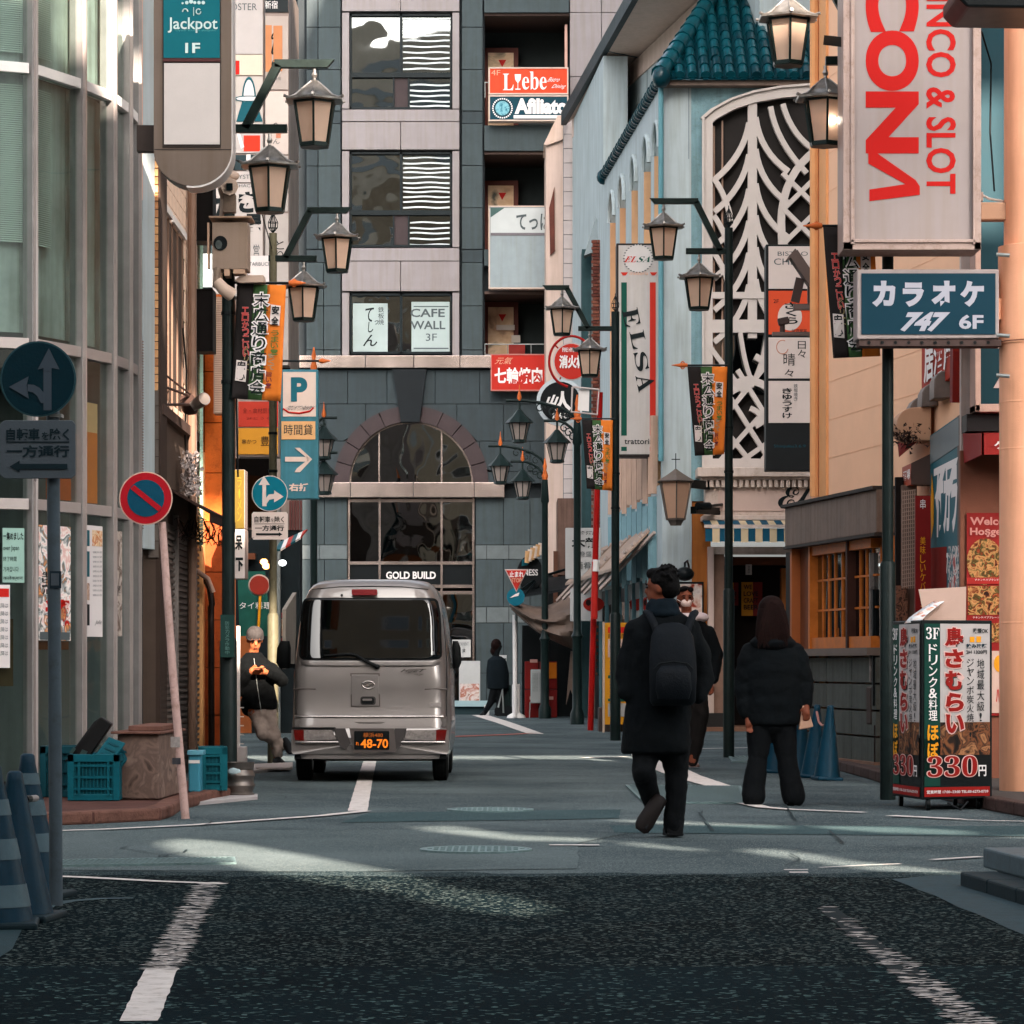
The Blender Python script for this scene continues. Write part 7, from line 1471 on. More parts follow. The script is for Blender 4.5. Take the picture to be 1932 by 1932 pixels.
# STREET BANNERS on the posts
CK = mat('cloth_black', '#221e1d', .8, var=.25, vs=3, bump=.1); CG = mat('cloth_green2', '#3c5a34', .8, var=.2, vs=3, bump=.1); CO = mat('cloth_orange', '#d8752a', .75, var=.15, vs=3, bump=.1)
def banner(lab, Y, quad, rodx, tip, flip, cream=False):
    """quad: TL, TR, BR, BL in photo pixels on the plane Y"""
    t = thing('street_banner', lab, 'banner', W(rodx[0], quad[0][1], Y), 'shopping street banners on the lamp posts')
    def f(u, v, o=0.):
        a, b, c, d = quad; x = (a[0]*(1-u) + b[0]*u)*v + (d[0]*(1-u) + c[0]*u)*(1-v); y = (a[1]*(1-u) + b[1]*u)*v + (d[1]*(1-u) + c[1]*u)*(1-v)
        return W(x, y, Y - o + .03*math.sin(5*v + 3*u)*(1-v) + .012*math.sin(9*u + 4*v))
    cuts = (0, .33, .62, 1.)
    for i, m_ in enumerate((CK, CG, CO)):
        g_ = MB(); n, k = 5, 14
        for q in range(k+1):
            for p in range(n+1): g_.v.append(f(cuts[i] + (cuts[i+1]-cuts[i])*p/n, q/k))
        g_.f = [[q*(n+1)+p, q*(n+1)+p+1, (q+1)*(n+1)+p+1, (q+1)*(n+1)+p] for q in range(k) for p in range(n)]; g_.m = [0]*len(g_.f)
        o = part('cloth', g_, m_, t, smooth=80); md = o.modifiers.new('t', 'SOLIDIFY'); md.thickness = .006
    T1 = '末広通り商店会'
    for i, ch in enumerate(T1):
        v1 = .93 - .127*i; v0 = v1 - .118
        for grow, ink, o_ in ((.075, INKW, .018), (0, INK, .026)):
            mb = MB(); put_text(mb, lambda u, v: f(.35 + .31*u, v0 + (v1-v0)*v, o_), ch, 0, 0, 1, 1, bold=.005, grow=grow); part('lettering', mb, ink, t, recalc=False)
    def col(s, u0, u1, v1, dv, ink, bold=.0, o_=.02, grow=0, du=0.):
        for i, ch in enumerate(s):
            a = v1 - dv*i; mb = MB(); put_text(mb, lambda u, v: f(u0 + du*i + (u1-u0)*u, a - dv*.9 + dv*.9*v, o_), ch, 0, 0, 1, 1, bold=bold, grow=grow); part('lettering', mb, ink, t, recalc=False)
    col('エロかっこいい', .12, .25, .80, .062, mat('ink_pinkish', '#c98a86', .6, var=0, bump=0), 0, .016, .04, .01); col('エロかっこいい', .12, .25, .80, .062, INKR, 0, .022, 0, .01)
    col('ストリート', .2, .3, .46, .045, mat('ink_khaki', '#8c7f5c', .6, var=0, bump=0), .02, .016, 0, .006)
    for (u0, u1, v0, v1, s) in ((.70, .90, .66, .83, '安全'), (.05, .27, .16, .34, '安心')):
        part('label', MB().prism([f(u0, v0, .012), f(u1, v0-.01, .012), f(u1+.01, v1-.01, .012), f(u0+.01, v1, .012)], (0, -.003, 0)), mat('label_white', '#d3c6c0', .6), t)
        for i, ch in enumerate(s):
            mb = MB(); put_text(mb, lambda u, v: f(u0 + .03 + (u1-u0-.05)*u, v1 - .09*(i+1) + .075*v + .005, .022), ch, 0, 0, 1, 1, bold=.03); part('lettering', mb, INK, t, recalc=False)
    col('うまい!', .74, .9, .61, .055, mat('ink_olive', '#5a6a30', .6, var=0, bump=0), .02); col('安くて', .7, .84, .41, .05, mat('ink_sage', '#98876a', .6, var=0, bump=0), .02); col('旨い!', .68, .8, .25, .05, mat('ink_plum', '#6b2a30', .6, var=0, bump=0), .02)
    y = quad[0][1] - 2
    part('rod', MB().tube([W(rodx[0], y, Y), W(rodx[1], y, Y)], .011, 8), IRON, t)
    s_ = 1 if tip > rodx[1] else -1; d = abs(tip - rodx[1])
    part('finial', MB().tube([W(rodx[1], y, Y), W(rodx[1] + s_*d*.35, y, Y), W(rodx[1] + s_*d*.6, y, Y), W(tip, y, Y)], [.022, .03, .018, .004], 10).tube([W(rodx[1] + s_*d*.3 + 4*math.cos(k*.6), y + 7*math.sin(k*.6)*(1 if k < 6 else 1), Y) for k in range(11)], .008, 5), ORF, t, smooth=60)
    yb_ = (quad[2][1] + quad[3][1])/2
    return t
banner('nearest left street banner, black green and orange, on the tall black pole', 26.9, [(448, 536), (540, 538), (529, 757), (437, 752)], (441, 545), 577, False)
banner('nearest right street banner, half hidden by the blue karaoke sign', 26.4, [(1553, 428), (1648, 430), (1661, 672), (1572, 676)], (1668, 1551), 1515, True)
banner('street banner hanging left of the slim post by the lattice window', 38.4, [(1297, 691), (1372, 692), (1366, 857), (1311, 860)], (1372, 1297), 1267, True)
banner('smallest street banner, left of the pole beside the trattoria sign', 46.9, [(1098, 792), (1156, 793), (1155, 926), (1107, 922)], (1161, 1097), 1076, True)
t = thing('banner_rod', 'bare banner rod with an orange tip just above the P sign', 'rod', W(600, 680, 36)); part('rod', MB().tube([W(522, 681, 36), W(604, 681, 36)], .012, 8), IRON, t); part('tip', MB().tube([W(602, 681, 36), W(608, 681, 36), W(614, 681, 36), W(624, 681, 36)], [.018, .032, .02, .004], 10), ORF, t, smooth=60)
# JACKPOT sign, cabinet on the black pole
PJ = Plane(25.6)
js = thing('oyster_bar_sign', 'tall brown framed projecting sign with a teal Jackpot panel and a rounded bottom', 'sign', W(363, 350, 25.6))
JB = mat('bronze_panel', '#6a5d54', .4, metal=.35, var=.08, bump=.03, streak=.1)
out = [(290, -300), (290, 283)] + [(363.5 - 73.5*math.cos(a), 283 + 68*math.sin(a)) for a in [math.pi*k/20 for k in range(1, 20)]] + [(437, 283), (437, -300)]
part('body', MB().prism([PJ.at(x, y) for x, y in out], -PJ.n*.32), JB, js, bevel=.004)
ed = MB(); o2 = out[1:]
for i in range(len(out)-1):
    a, b = PJ.at(*out[i]), PJ.at(*out[i+1]); c_ = PJ.at(363, 150);
    if out[i][0] > 363 or out[i+1][0] > 363: ed.prism([a, b, b + (b - c_).normalized()*.014, a + (a - c_).normalized()*.014], -PJ.n*.30)
part('edge_band', ed, mat('edge_white', '#c9c2be', .35, metal=.3), js)
part('seam', MB().rect(PJ, 291, 281.5, 436, 283, .001, .004), mat('seam_dark', '#2c2522', .5), js)
part('panel_frame', MB().rect(PJ, 307, -260, 416.5, 278, .001, .012), mat('seam_dark'), js)
part('teal_panel', MB().rect(PJ, 309, -260, 415, 110, .013, .02), mat('jack_teal', '#045c66', .4, var=.05, bump=.02), js); part('maroon_rail', MB().rect(PJ, 308, 111, 416, 117, .013, .024), mat('rail_maroon', '#4a2a2a', .5), js)
part('white_panel', MB().rect(PJ, 310, 120, 415, 273, .013, .02), mat('jack_white', '#b8afaa', .5, var=.05), js)
JW = mat('ink_mintwhite', '#b9cdc9', .5, var=0, bump=0)
text(js, PJ, 'Jackpot', 317, 34, 411, 63, JW, off=.024, bold=.01); text(js, PJ, '1F', 350, 82, 378, 101, JW, off=.024, bold=.03); text(js, PJ, 'Oyster Kitchen shinjyuku', 332, 56.5, 408, 61, mat('ink_tealpale', '#4a9a9c', .5, var=0, bump=0), off=.024)
for k, (x, y, r) in enumerate(((345, 7, 2), (353, 6, 3.4), (361, 4, 4), (368, 6, 3), (376, 6, 3.3), (384, 6, 3.4))): part('dot', MB().prism([PJ.at(a, b, .021) for a, b in ell(x, y, r, r, 10)], PJ.n*.003), JW, js)
part('drawing', MB().tube([PJ.at(x, y, .025) for x, y in ell(350, 24, 5, 6, 8, 3.2, 6.2)], .005, 4).tube([PJ.at(x, y, .025) for x, y in ell(375, 23, 4.5, 5, 9)], .005, 4).tube([PJ.at(366, 15, .025), PJ.at(366, 31, .025)], .003, 4), JW, js)
part('arm', MB().rect(PJ, 255, 232, 290, 281, -.22, -.1), mat('arm_dark', '#2f2622', .5, var=.15), js)
cbx = thing('utility_cabinet', 'beige metal cabinet with a black emblem clamped high on the tall black pole', 'cabinet', W(435, 508, 26.7)); PCb = Plane(26.7)
part('box', MB().rect(PCb, 400, 419, 467, 508, -.3, 0), mat('cabinet_beige', '#8f7b6c', .5, var=.07, streak=.12), cbx, bevel=.008)
part('lid', MB().rect(PCb, 395, 409, 475, 412, -.32, .05), mat('lid_tan', '#b08f78', .5), cbx); part('side_rail', MB().rect(PCb, 391, 420, 394.5, 506, -.1, .0), mat('lid_tan'), cbx)
part('emblem', MB().prism([PCb.at(x, y, .001) for x, y in ell(416, 459, 13, 14, 20)], PCb.n*.01), BLK, cbx); part('emblem_core', MB().prism([PCb.at(x, y, .012) for x, y in ell(413, 462, 6.5, 8.5, 16)], PCb.n*.01), mat('camera_glass', '#59605f', .2, metal=.5, var=.3, vs=20), cbx)
part('clamps', MB().rect(PCb, 410, 508, 418, 545, -.1, -.05).rect(PCb, 423, 508, 433, 520, -.2, .0).rect(PCb, 440, 508, 462, 516, -.2, 0), mat('lid_tan'), cbx)
t = thing('security_camera', 'beige camera on the tall black pole above the cabinet', 'security camera', W(433, 400, 26.6)); part('housing', MB().tube([W(433, 352, 26.4), W(433, 352, 26.75)], .075, 8), mat('cam_beige', '#b39c8c', .45, var=.1), t, bevel=.004)
part('lens', MB().rect(Plane(26.38), 427, 346, 439, 359, -.02, .01), mat('lens', '#0c1416', .1), t); part('bracket', MB().rect(Plane(26.6), 421, 366, 444, 400, -.1, 0), mat('cam_brown', '#6e5d50', .5, var=.3, vs=15), t); part('cap', MB().ball(W(433, 332, 26.5), (.085, .085, .05), 12), mat('cam_beige'), t, smooth=60); part('cable', MB().tube([W(414, 352, 26.6), W(420, 375, 26.7), W(418, 410, 26.7)], .02, 6), mat('cam_beige'), t, smooth=50)
t = thing('security_camera', 'drooping camera just below the beige cabinet on the black pole', 'security camera', W(420, 540, 26.6)); part('housing', MB().tube([W(409, 530, 26.5), W(421, 545, 26.5), W(437, 556, 26.55)], [.045, .055, .06], 10), mat('cam_beige'), t, smooth=50); part('arm', MB().tube([W(410, 508, 26.6), W(408, 540, 26.5)], .03, 8), mat('cam_brown'), t)
t = thing('utility_hood', 'small beige hood sticking out right of the black pole above the banner', 'fixture', W(470, 530, 26.9)); part('hood', MB().prism([W(442, 529, 26.8), W(455, 519, 26.8), W(497, 519, 26.8), W(499, 532, 26.8), W(452, 533, 26.8)], (0, .2, 0)), mat('cam_beige'), t)
t = thing('pole_plate', 'narrow dark green plate with vertical white text on the black pole', 'sign', W(430, 1245, 26.8)); PP_ = Plane(26.92); part('plate', MB().rect(PP_, 417, 1160, 443, 1240, .0, .06), mat('plate_green', '#1a3430', .45, var=.1), t); text(t, PP_, '防犯カメラ作動中', 426, 1172, 434, 1235, mat('ink_tealgrey', '#55756f', .5, var=0, bump=0), off=.065, vert=True)
# P sign and traffic signs
PPk = Plane(35.9)
pk = thing('parking_sign', 'tall teal parking sign with a big P and a white arrow', 'sign', W(565, 940, 35.9))
TB = mat('park_teal', '#3f7a8a', .5, var=.15, vs=2, streak=.2)
part('sign_box', MB().rect(PPk, 529, 697, 600, 941, -.22, 0), TB, pk, bevel=.008)
part('white_face', MB().rect(PPk, 534, 702, 596, 786, .002, .01), mat('park_white', '#d6c2b6', .5, var=.06), pk); text(pk, PPk, 'P', 549, 712, 580, 758, mat('park_ink', '#1f6271', .5, var=0, bump=0), off=.013, bold=.05)
text(pk, PPk, 'TRUST PARK', 538, 766, 590, 774, INKS, off=.013, shear=.3); part('swoosh', MB().tube([PPk.at(x, y, .014) for x, y in ((534, 771), (545, 778), (565, 780), (585, 776), (592, 769))], .01, 5), INKR, pk)
part('yellow_face', MB().rect(PPk, 531, 795, 595, 829, .002, .012), mat('park_amber', '#d9a873', .5, var=.05), pk); text(pk, PPk, '時間貸', 536, 801, 590, 821, mat('ink_mid', '#26363a', .6, var=0, bump=0), off=.016)
ar = MB();
for pts in (((538, 862), (582, 862), (582, 871), (538, 871)), ((556, 845), (566, 845), (589, 866.5), (582, 866.5)), ((582, 866.5), (589, 866.5), (566, 891), (556, 891), (560, 884))): ar.prism([PPk.at(x, y, .008) for x, y in pts], PPk.n*.004)
part('arrow', ar, mat('park_white'), pk); text(pk, PPk, '右折', 545, 912, 582, 927, mat('park_white'), off=.013, bold=.04)
def disc(px, py, r, Y, rim, face, t, n=36, depth=.012):
    part('rim', MB().prism([W(x, y, Y) for x, y in ell(px, py, r, r, n)], (0, depth, 0)), rim, t); return part('plate', MB().prism([W(x, y, Y - .003) for x, y in ell(px, py, r*.955, r*.955, n)], (0, .003, 0)), face, t)
def shape(t, Y, pts, m, name='marking', d=.006): return part(name, MB().prism([W(x, y, Y - d) for x, y in pts], (0, .002, 0)), m, t)
ts = thing('traffic_sign', 'blue round straight-or-right sign with a white one-way plate on the olive post', 'traffic sign', W(509, 1020, 35.8)); Y = 35.8
disc(509, 931, 34, Y, mat('rim_white2', '#c4b5ad', .5), mat('sign_teal', '#04687c', .4, var=.05), ts)
SW_ = mat('sign_white', '#cdbfb8', .5, var=.03)
ar = MB()
for pts in (((495, 955), (495, 914), (502, 914), (502, 930), (503, 955)), ((488, 915), (498, 898), (509, 915))): ar.prism([W(x, y, Y-.006) for x, y in pts], (0, .002, 0))
ar.prism([W(x, y, Y-.008) for x, y in ((502, 952), (502, 940), (507, 933), (517, 932), (517, 941), (508, 943))], (0, .002, 0)); ar.prism([W(x, y, Y-.01) for x, y in ((517, 925), (535, 937), (517, 948))], (0, .002, 0)); part('arrow', ar, SW_, ts)
part('plate_white', MB().prism([W(x, y, Y) for x, y in ((475, 970), (478, 966), (540, 966), (543, 970), (543, 1014), (539, 1018), (478, 1018), (475, 1014))], (0, .01, 0)), SW_, ts)
P = Plane(Y); text(ts, P, '自転車', 480, 974, 510, 986, INK, off=.004, bold=.02); text(ts, P, 'を', 511, 978, 517, 985, INK, off=.004); text(ts, P, '除く', 518, 974, 536, 986, INK, off=.004, bold=.02); part('rule', MB().rect(P, 480, 988, 537, 989, .003, .005), INK, ts)
text(ts, P, '一方通行', 481, 991, 536, 1002, INK, off=.004, bold=.03); shape(ts, Y, ((483, 1006), (526, 1006), (526, 1004), (533, 1008), (526, 1012), (526, 1010), (483, 1010)), INK); part('strap', MB().rect(P, 503, 900, 516, 904, -.09, -.01).rect(P, 503, 1000, 516, 1004, -.09, -.01), STEEL, ts)
tn = thing('traffic_sign', 'dark blue round straight-or-left sign and grey plate on the nearest pole at left', 'traffic sign', G(104, 1711)); Yn = G(104, 1711).y; xn = G(104, 1711).x
part('pole', MB().tube([G(106, 1711), (xn - .012, Yn, Zy(660, Yn))], .031, 16), mat('pole_blue_grey', '#47535b', .45, var=.12, vs=9, dirt=.2), tn, smooth=50)
Yp = Yn - .06
disc(72, 715, 71.5, Yp, mat('rim_navy', '#32545c', .4, metal=.4), mat('sign_navy', '#062630', .35, var=.06), tn, 48)
DW = mat('sign_grey', '#3f4a54', .5, var=.04, bump=.02)
shape(tn, Yp, ((82, 774), (82, 700), (97, 700), (97, 774)), DW)
shape(tn, Yp, ((71, 697), (92, 657), (112, 697), (97, 694), (97, 700), (82, 700), (82, 694)), DW, d=.008)
shape(tn, Yp, ((83, 760), (83, 742), (75, 732), (64, 726), (52, 725), (52, 738), (62, 740), (70, 747), (77, 760)), DW, d=.009)
shape(tn, Yp, ((17, 730), (54, 710), (50, 727), (54, 752)), DW, d=.010)
part('plate_grey', MB().prism([W(x, y, Yp) for x, y in ((0, 800), (8, 793), (136, 793), (142, 800), (142, 896), (135, 903), (8, 903), (0, 896))], (0, .012, 0)), mat('plate_dim', '#4c555c', .5, var=.08, vs=5), tn, bevel=.003)
P = Plane(Yp); IK = mat('ink_dim', '#12242b', .5, var=0, bump=0)
text(tn, P, '自転車', 12, 808, 75, 831, IK, off=.004, bold=.03); text(tn, P, 'を', 79, 815, 92, 830, IK, off=.004, bold=.02); text(tn, P, '除く', 94, 808, 131, 831, IK, off=.004, bold=.03); part('rule', MB().rect(P, 12, 833, 131, 835, .002, .004), IK, tn)
text(tn, P, '一方通行', 13, 840, 131, 863, IK, off=.004, bold=.03); shape(tn, Yp, ((18, 880), (37, 869), (37, 875), (127, 875), (127, 885), (37, 885), (37, 891)), IK)
part('strap', MB().rect(P, 92, 780, 115, 786, -.1, -.02).rect(P, 92, 690, 115, 696, -.1, -.02), STEEL, tn)
part('sticker', MB().rect(Plane(Yn), 96, 1078, 117, 1110, .018, .034), mat('sticker_dark', '#1b2a33', .5), tn); part('sticker_inner', MB().rect(Plane(Yn), 98, 1082, 113, 1105, .034, .037), mat('plate_dim'), tn)
nps = thing('no_parking_sign', 'leaning white pole with a round red and blue no parking sign', 'traffic sign', G(349, 1546)); b0 = G(350, 1545); Yb = b0.y
part('pole', MB().tube([b0, W(326, 1270, Yb), W(306, 985, Yb)], [.031, .030, .027], 14), mat('pole_pinkwhite', '#b99a92', .5, var=.12, vs=6, dirt=.35), nps, smooth=50)
disc(275, 940, 50.5, Yb - .06, mat('rim_peach', '#c9a898', .5), mat('np_red', '#a01420', .4, var=.05), nps, 44); Q = Yb - .063
part('blue_face', MB().prism([W(x, y, Q - .004) for x, y in ell(275, 940, 35, 35, 36)], (0, .003, 0)), mat('np_blue', '#0a4257', .4, var=.05), nps)
shape(nps, Q, ((246, 922), (253, 915), (305, 957), (299, 965)), mat('np_red'), d=.009)
part('strap', MB().beam(W(300, 930, Yb-.04), W(309, 930, Yb-.04), .05, .03), STEEL, nps)
for k, (x, y, w_, h_, c) in enumerate(((315, 1305, 12, 26, '#4a5a66'), (322, 1390, 18, 20, '#8c8480'), (325, 1430, 16, 12, '#3a3a3e'))): part('sticker', MB().rect(Plane(Yb - .033), x, y - 0, x + w_, y + h_ - 0, .0, .004), mat('st'+c, c, .5, var=.3, vs=30), nps) if k else None
# CONES
CB = mat('cone_blue', '#062a3a', .45, var=.12, vs=6, bump=.1, dirt=.2); CW_ = mat('cone_band', '#465a62', .5, var=.15, vs=8); CRU = mat('cone_rubber', '#13242a', .6, var=.2)
def cone(lab, c, h, r, bands, group, mtl, knob=True, lean=0., sq=.19):
    t = thing('traffic_cone', lab, 'traffic cone', c, group)
    rr = lambda u: r*(1-u) + .028*u
    part('body', MB().lathe([(rr(0), .03), (rr(.5), .03 + (h-.03)*.5), (rr(.93), .03 + (h-.03)*.93), (.034, h*.985), (.022, h), (.005, h)], (0, 0, 0), 28), mtl, t, smooth=50, local=True)
    part('base', MB().box((0, 0, .018), (sq*2, sq*2, .036)), CRU if knob else mtl, t, bevel=.012, local=True)
    for a, b in bands: part('band', MB().lathe([(rr(a) + .003, .03 + (h-.03)*a), (rr(b) + .003, .03 + (h-.03)*b)], (0, 0, 0), 28), CW_, t, smooth=50, local=True)
    t.rotation_euler = (0, lean, random.uniform(-.3, .3)); return t
cone('blue and white banded cone standing just left of the near sign pole', Vector((Lx(52, 15.3), 15.3, 0)), .70, .17, [(.30, .43), (.56, .67), (.78, .86)], 'banded cones at lower left', CB)
cone('plain sided blue cone in front of the banded one at the left edge', Vector((Lx(28, 14.0), 14.0, 0)), .66, .17, [], 'banded cones at lower left', CB)
cone('banded cone cut by the left edge of the photo', Vector((Lx(-12, 13.6), 13.6, 0)), .70, .17, [(.1, .24), (.4, .53), (.68, .78)], 'banded cones at lower left', CB)
t = thing('cone_bar', 'striped bar laid between the tops of the left cones', 'bar', W(30, 1510, 14.2)); part('bar', MB().tube([W(0, 1513, 14.0), W(68, 1506, 15.2)], .016, 8), mat('bar_pale', '#8a8380', .5), t, smooth=40)
for k in range(3): part('stripe', MB().tube([W(8 + 20*k, 1512 - 2*k, 14.1 + .33*k), W(16 + 20*k, 1511 - 2*k, 14.25 + .33*k)], .0175, 8), mat('bar_dark'), t)
CBL = mat('cone_slim_blue', '#063244', .4, var=.1, vs=6, dirt=.15)
for k, (px, Y, h, lab) in enumerate(((1560, 30.9, .73, 'slim blue cone nearest the timber shop wall, frontmost of four'), (1535, 31.6, .73, 'slim blue cone with a strap, second from the front'), (1508, 32.6, .62, 'slim blue cone half hidden behind the bag of the woman'), (1463, 33.0, .62, 'slim blue cone seen between the legs of the woman'))):
    cone(lab, Vector((Lx(px, Y), Y, 0)), h, .13, [], 'slim blue cones by the timber shop', CBL, False, R(3), .13)
t = thing('cone_strap', 'thin pink strap looped between two slim blue cones', 'strap', W(1545, 1350, 31.2)); part('strap', MB().tube([W(1541, 1343, 31.4), W(1545, 1362, 31.3), W(1551, 1369, 31.1), W(1556, 1368, 31)], .012, 6), mat('strap_pink', '#a07068', .6), t, smooth=60)
# CRATES, PLANTER, KEG
CR = mat('crate_teal', '#08505c', .45, var=.12, vs=6, bump=.05, dirt=.15)
def crate(t, c, sx, sy, sz, m, rows=3, rz=0., tilt=0.):
    """open plastic crate: corner posts, rails, a grid of slots"""
    q = Matrix.Rotation(rz, 3, 'Z') @ Matrix.Rotation(tilt, 3, 'Y'); c = Vector(c)
    def bx(p, d, mb):
        vs = [c + q @ (Vector(p) + Vector((x*d[0]/2, y*d[1]/2, z*d[2]/2))) for z in (-1, 1) for x, y in ((-1, -1), (1, -1), (1, 1), (-1, 1))]
        mb.add(vs, [[3, 2, 1, 0], [4, 5, 6, 7], [0, 1, 5, 4], [1, 2, 6, 5], [2, 3, 7, 6], [3, 0, 4, 7]])
    f = MB(); bx((0, 0, .02), (sx-.03, sy-.03, .02), f)
    for s in (-1, 1):
        bx((0, s*(sy/2-.012), sz-.03), (sx, .024, .06), f); bx((s*(sx/2-.012), 0, sz-.03), (.024, sy, .06), f); bx((0, s*(sy/2-.02), .025), (sx-.03, .02, .05), f); bx((s*(sx/2-.02), 0, .025), (.02, sy-.03, .05), f)
        for e in (-1, 1): bx((s*(sx/2-.025), e*(sy/2-.025), sz/2), (.05, .05, sz), f)
    part('frame', f, m, t, bevel=.004)
    g = MB()
    for s in (-1, 1):
        bx((0, s*(sy/2-.028), sz/2), (sx-.06, .006, sz-.08), g); bx((s*(sx/2-.028), 0, sz/2), (.006, sy-.06, sz-.08), g)
    part('side_panel', g, mat(m.name+'_in', '#07434e', .5, var=.1), t)
    r = MB(); n = int(sx / .028)
    for s in (-1, 1):
        for i in range(1, n): bx((-sx/2 + sx*i/n, s*(sy/2-.018), sz/2), (.009, .012, sz-.1), r)
        for j in range(1, rows+1): bx((0, s*(sy/2-.014), sz*j/(rows+1)), (sx-.06, .02, .018), r)
        for x in (-.28, .28): bx((sx*x, s*(sy/2-.012), sz/2), (.018, .022, sz-.08), r)
        for i in range(1, int(sy/.03)): bx((s*(sx/2-.018), -sy/2 + i*.03, sz/2), (.012, .009, sz-.1), r)
    part('ribs', r, m, t, kind='stuff')
Yc = 24.4; k0 = .085
t = thing('crate', 'teal plastic crate with a grid side standing on the red kerb', 'crate', (Lx(178, Yc), Yc, k0)); crate(t, (Lx(178, Yc), Yc + .2, k0), .40, .5, .355, CR)
t = thing('plastic_lid', 'pair of teal crate lids tipped into the front crate', 'crate lid', W(205, 1430, Yc))
for k in range(2):
    a = Vector(W(168 + 26*k, 1440, Yc + .05 + .1*k)); b = Vector(W(205 + 24*k, 1390 + 4*k, Yc + .1 + .1*k)); d = b-a; w_ = Vector((.13, 0, -.05)); nn = d.cross(w_).normalized()*.03
    part('lid', MB().prism([a, a + w_, b + w_, b], nn), CR, t, bevel=.006); sl2 = MB()
    for i in range(1, 5):
        p = a + d*i/5 + w_*.2; sl2.prism([p - nn*.05, p + w_*.6 - nn*.05, p + w_*.6 + d*.06 - nn*.05, p + d*.06 - nn*.05], -nn*.2)
    part('slots', sl2, mat('crate_teal_in', '#07434e'), t)
t = thing('black_bin', 'black tray leaning upright behind the tipped teal lids', 'tray', W(160, 1440, Yc+.1)); part('tray', MB().prism([W(122, 1436, Yc+.1), W(160, 1440, Yc+.1), W(211, 1366, Yc+.15), (W(190, 1352, Yc+.15)), W(176, 1362, Yc + .15)], (0, .1, 0)), mat('tray_black', '#0b0b0c', .4, var=.2), t, bevel=.01); part('label', MB().prism([W(148, 1426, Yc+.08), W(157, 1430, Yc+.08), W(165, 1418, Yc+.08), W(155, 1414, Yc+.08)], (0, .01, 0)), mat('label_grey', '#2f4240', .5), t); part('label', MB().prism([W(130, 1420, Yc+.08), W(135, 1424, Yc+.08), W(143, 1413, Yc+.08), W(138, 1410, Yc+.08)], (0, .01, 0)), mat('label_grey'), t)
t = thing('stacked_crate', 'dark shaded crate wall just left of the front teal crate', 'crate', W(125, 1520, 25)); crate(t, (Lx(125, 25.2), 25.2, k0), .36, .4, .40, mat('crate_dark', '#0a3b44', .5, var=.15))
pl_ = thing('planter_box', 'large rusty brown concrete box with a flat lid at the kerb corner', 'planter', G(285, 1530)); Yk = 24.6
PB_ = multimat('rusty_concrete', ['#4a3c36', '#7a6459', '#64524a', '#8a7468', '#554640'], 5, .85, detail=10)
x0, x1, xr = Lx(222, Yk), Lx(303, Yk), Lx(345, 25.9)
part('body', MB().prism([Vector((x0, Yk, .087)), Vector((x1, Yk - .12, .087)), Vector((xr, 25.7, .087)), Vector((x0 + .05, 26.1, .087))], (0, 0, .50)), PB_, pl_, bevel=.012)
part('lid', MB().prism([Vector((x0 - .05, Yk - .04, .59)), Vector((x1 + .02, Yk - .16, .59)), Vector((xr + .04, 25.75, .59)), Vector((x0 + .02, 26.2, .59))], (0, 0, .02)).prism([Vector((x0 + .07, Yk + .1, .611)), Vector((x1, Yk + .02, .611)), Vector((xr - .03, 25.7, .611)), Vector((x0 + .1, 26, .611))], (0, 0, .04)), mat('lid_rust', '#6a4a40', .8, var=.25, vs=6, dirt=.3), pl_, bevel=.006)
t = thing('blue_bucket', 'light blue plastic tub wedged behind the leaning pole', 'bucket', W(368, 1495, 26)); part('tub', MB().rect(Plane(25.9), 355, 1420, 378, 1495, -.2, 0), mat('tub_blue', '#3c7f92', .45, var=.1), t, bevel=.015); part('rim', MB().rect(Plane(25.9), 354, 1416, 383, 1424, -.22, .02), mat('tub_rim', '#5f98a8', .45), t); part('stripe', MB().rect(Plane(25.9), 356, 1434, 377, 1440, .001, .005), WHT, t)
t = thing('crate', 'dark teal crate behind the beer keg', 'crate', W(398, 1495, 26.3)); crate(t, (Lx(398, 26.3), 26.45, .085), .24, .4, .36, mat('crate_teal2', '#0a4f58', .45, var=.12), 4, R(6))
kg = thing('beer_keg', 'small steel beer keg at the foot of the tall black pole', 'keg', G(451, 1508)); c = G(451, 1506); S = 6000/c.y
KM = mat('keg_steel', '#6f6863', .38, metal=.75, var=.25, vs=7, bump=.15, dirt=.35); hz = 68/S; r = 29/S
part('barrel', MB().lathe([(r*.9, 0), (r*.97, .01), (r*1.0, .04), (r*.9, .05), (r*.93, hz*.25), (r*1.04, hz*.34), (r*1.04, hz*.38), (r*.95, hz*.43), (r*.96, hz*.56), (r*1.05, hz*.62), (r*1.05, hz*.66), (r*.95, hz*.72), (r*.88, hz*.80), (r*.97, hz*.83), (r*.99, hz*.98), (r*1.02, hz), (r*.92, hz), (r*.9, hz*.86), (0.01, hz*.86)], c, 32), KM, kg, smooth=40)
part('label', MB().ball(c + Vector((-.03, -r*.92, hz*.76)), (.055, .012, .03), 14), mat('label_pale', '#9fb0b4', .4), kg, smooth=60); part('valve', MB().lathe([(.03, hz*.86), (.03, hz*.95)], c, 12), KM, kg)
t = thing('plank', 'white plank lying on the road below the keg', 'plank', G(420, 1515)); part('board', MB().prism([G(362, 1521), G(486, 1509), G(486, 1504), G(395, 1508)], (0, 0, .03)), mat('plank_white', '#a9a2a0', .6, var=.12), t, bevel=.004)
t = thing('white_mat', 'pale ribbed ramp beside the van wheel', 'ramp', G(520, 1450)); part('ramp', MB().prism([G(478, 1460), G(552, 1452), G(552, 1444), G(480, 1447)], (0, 0, .035)), mat('ramp_pale', '#b5aaa4', .7, var=.15, vs=10), t)
rs = MB()
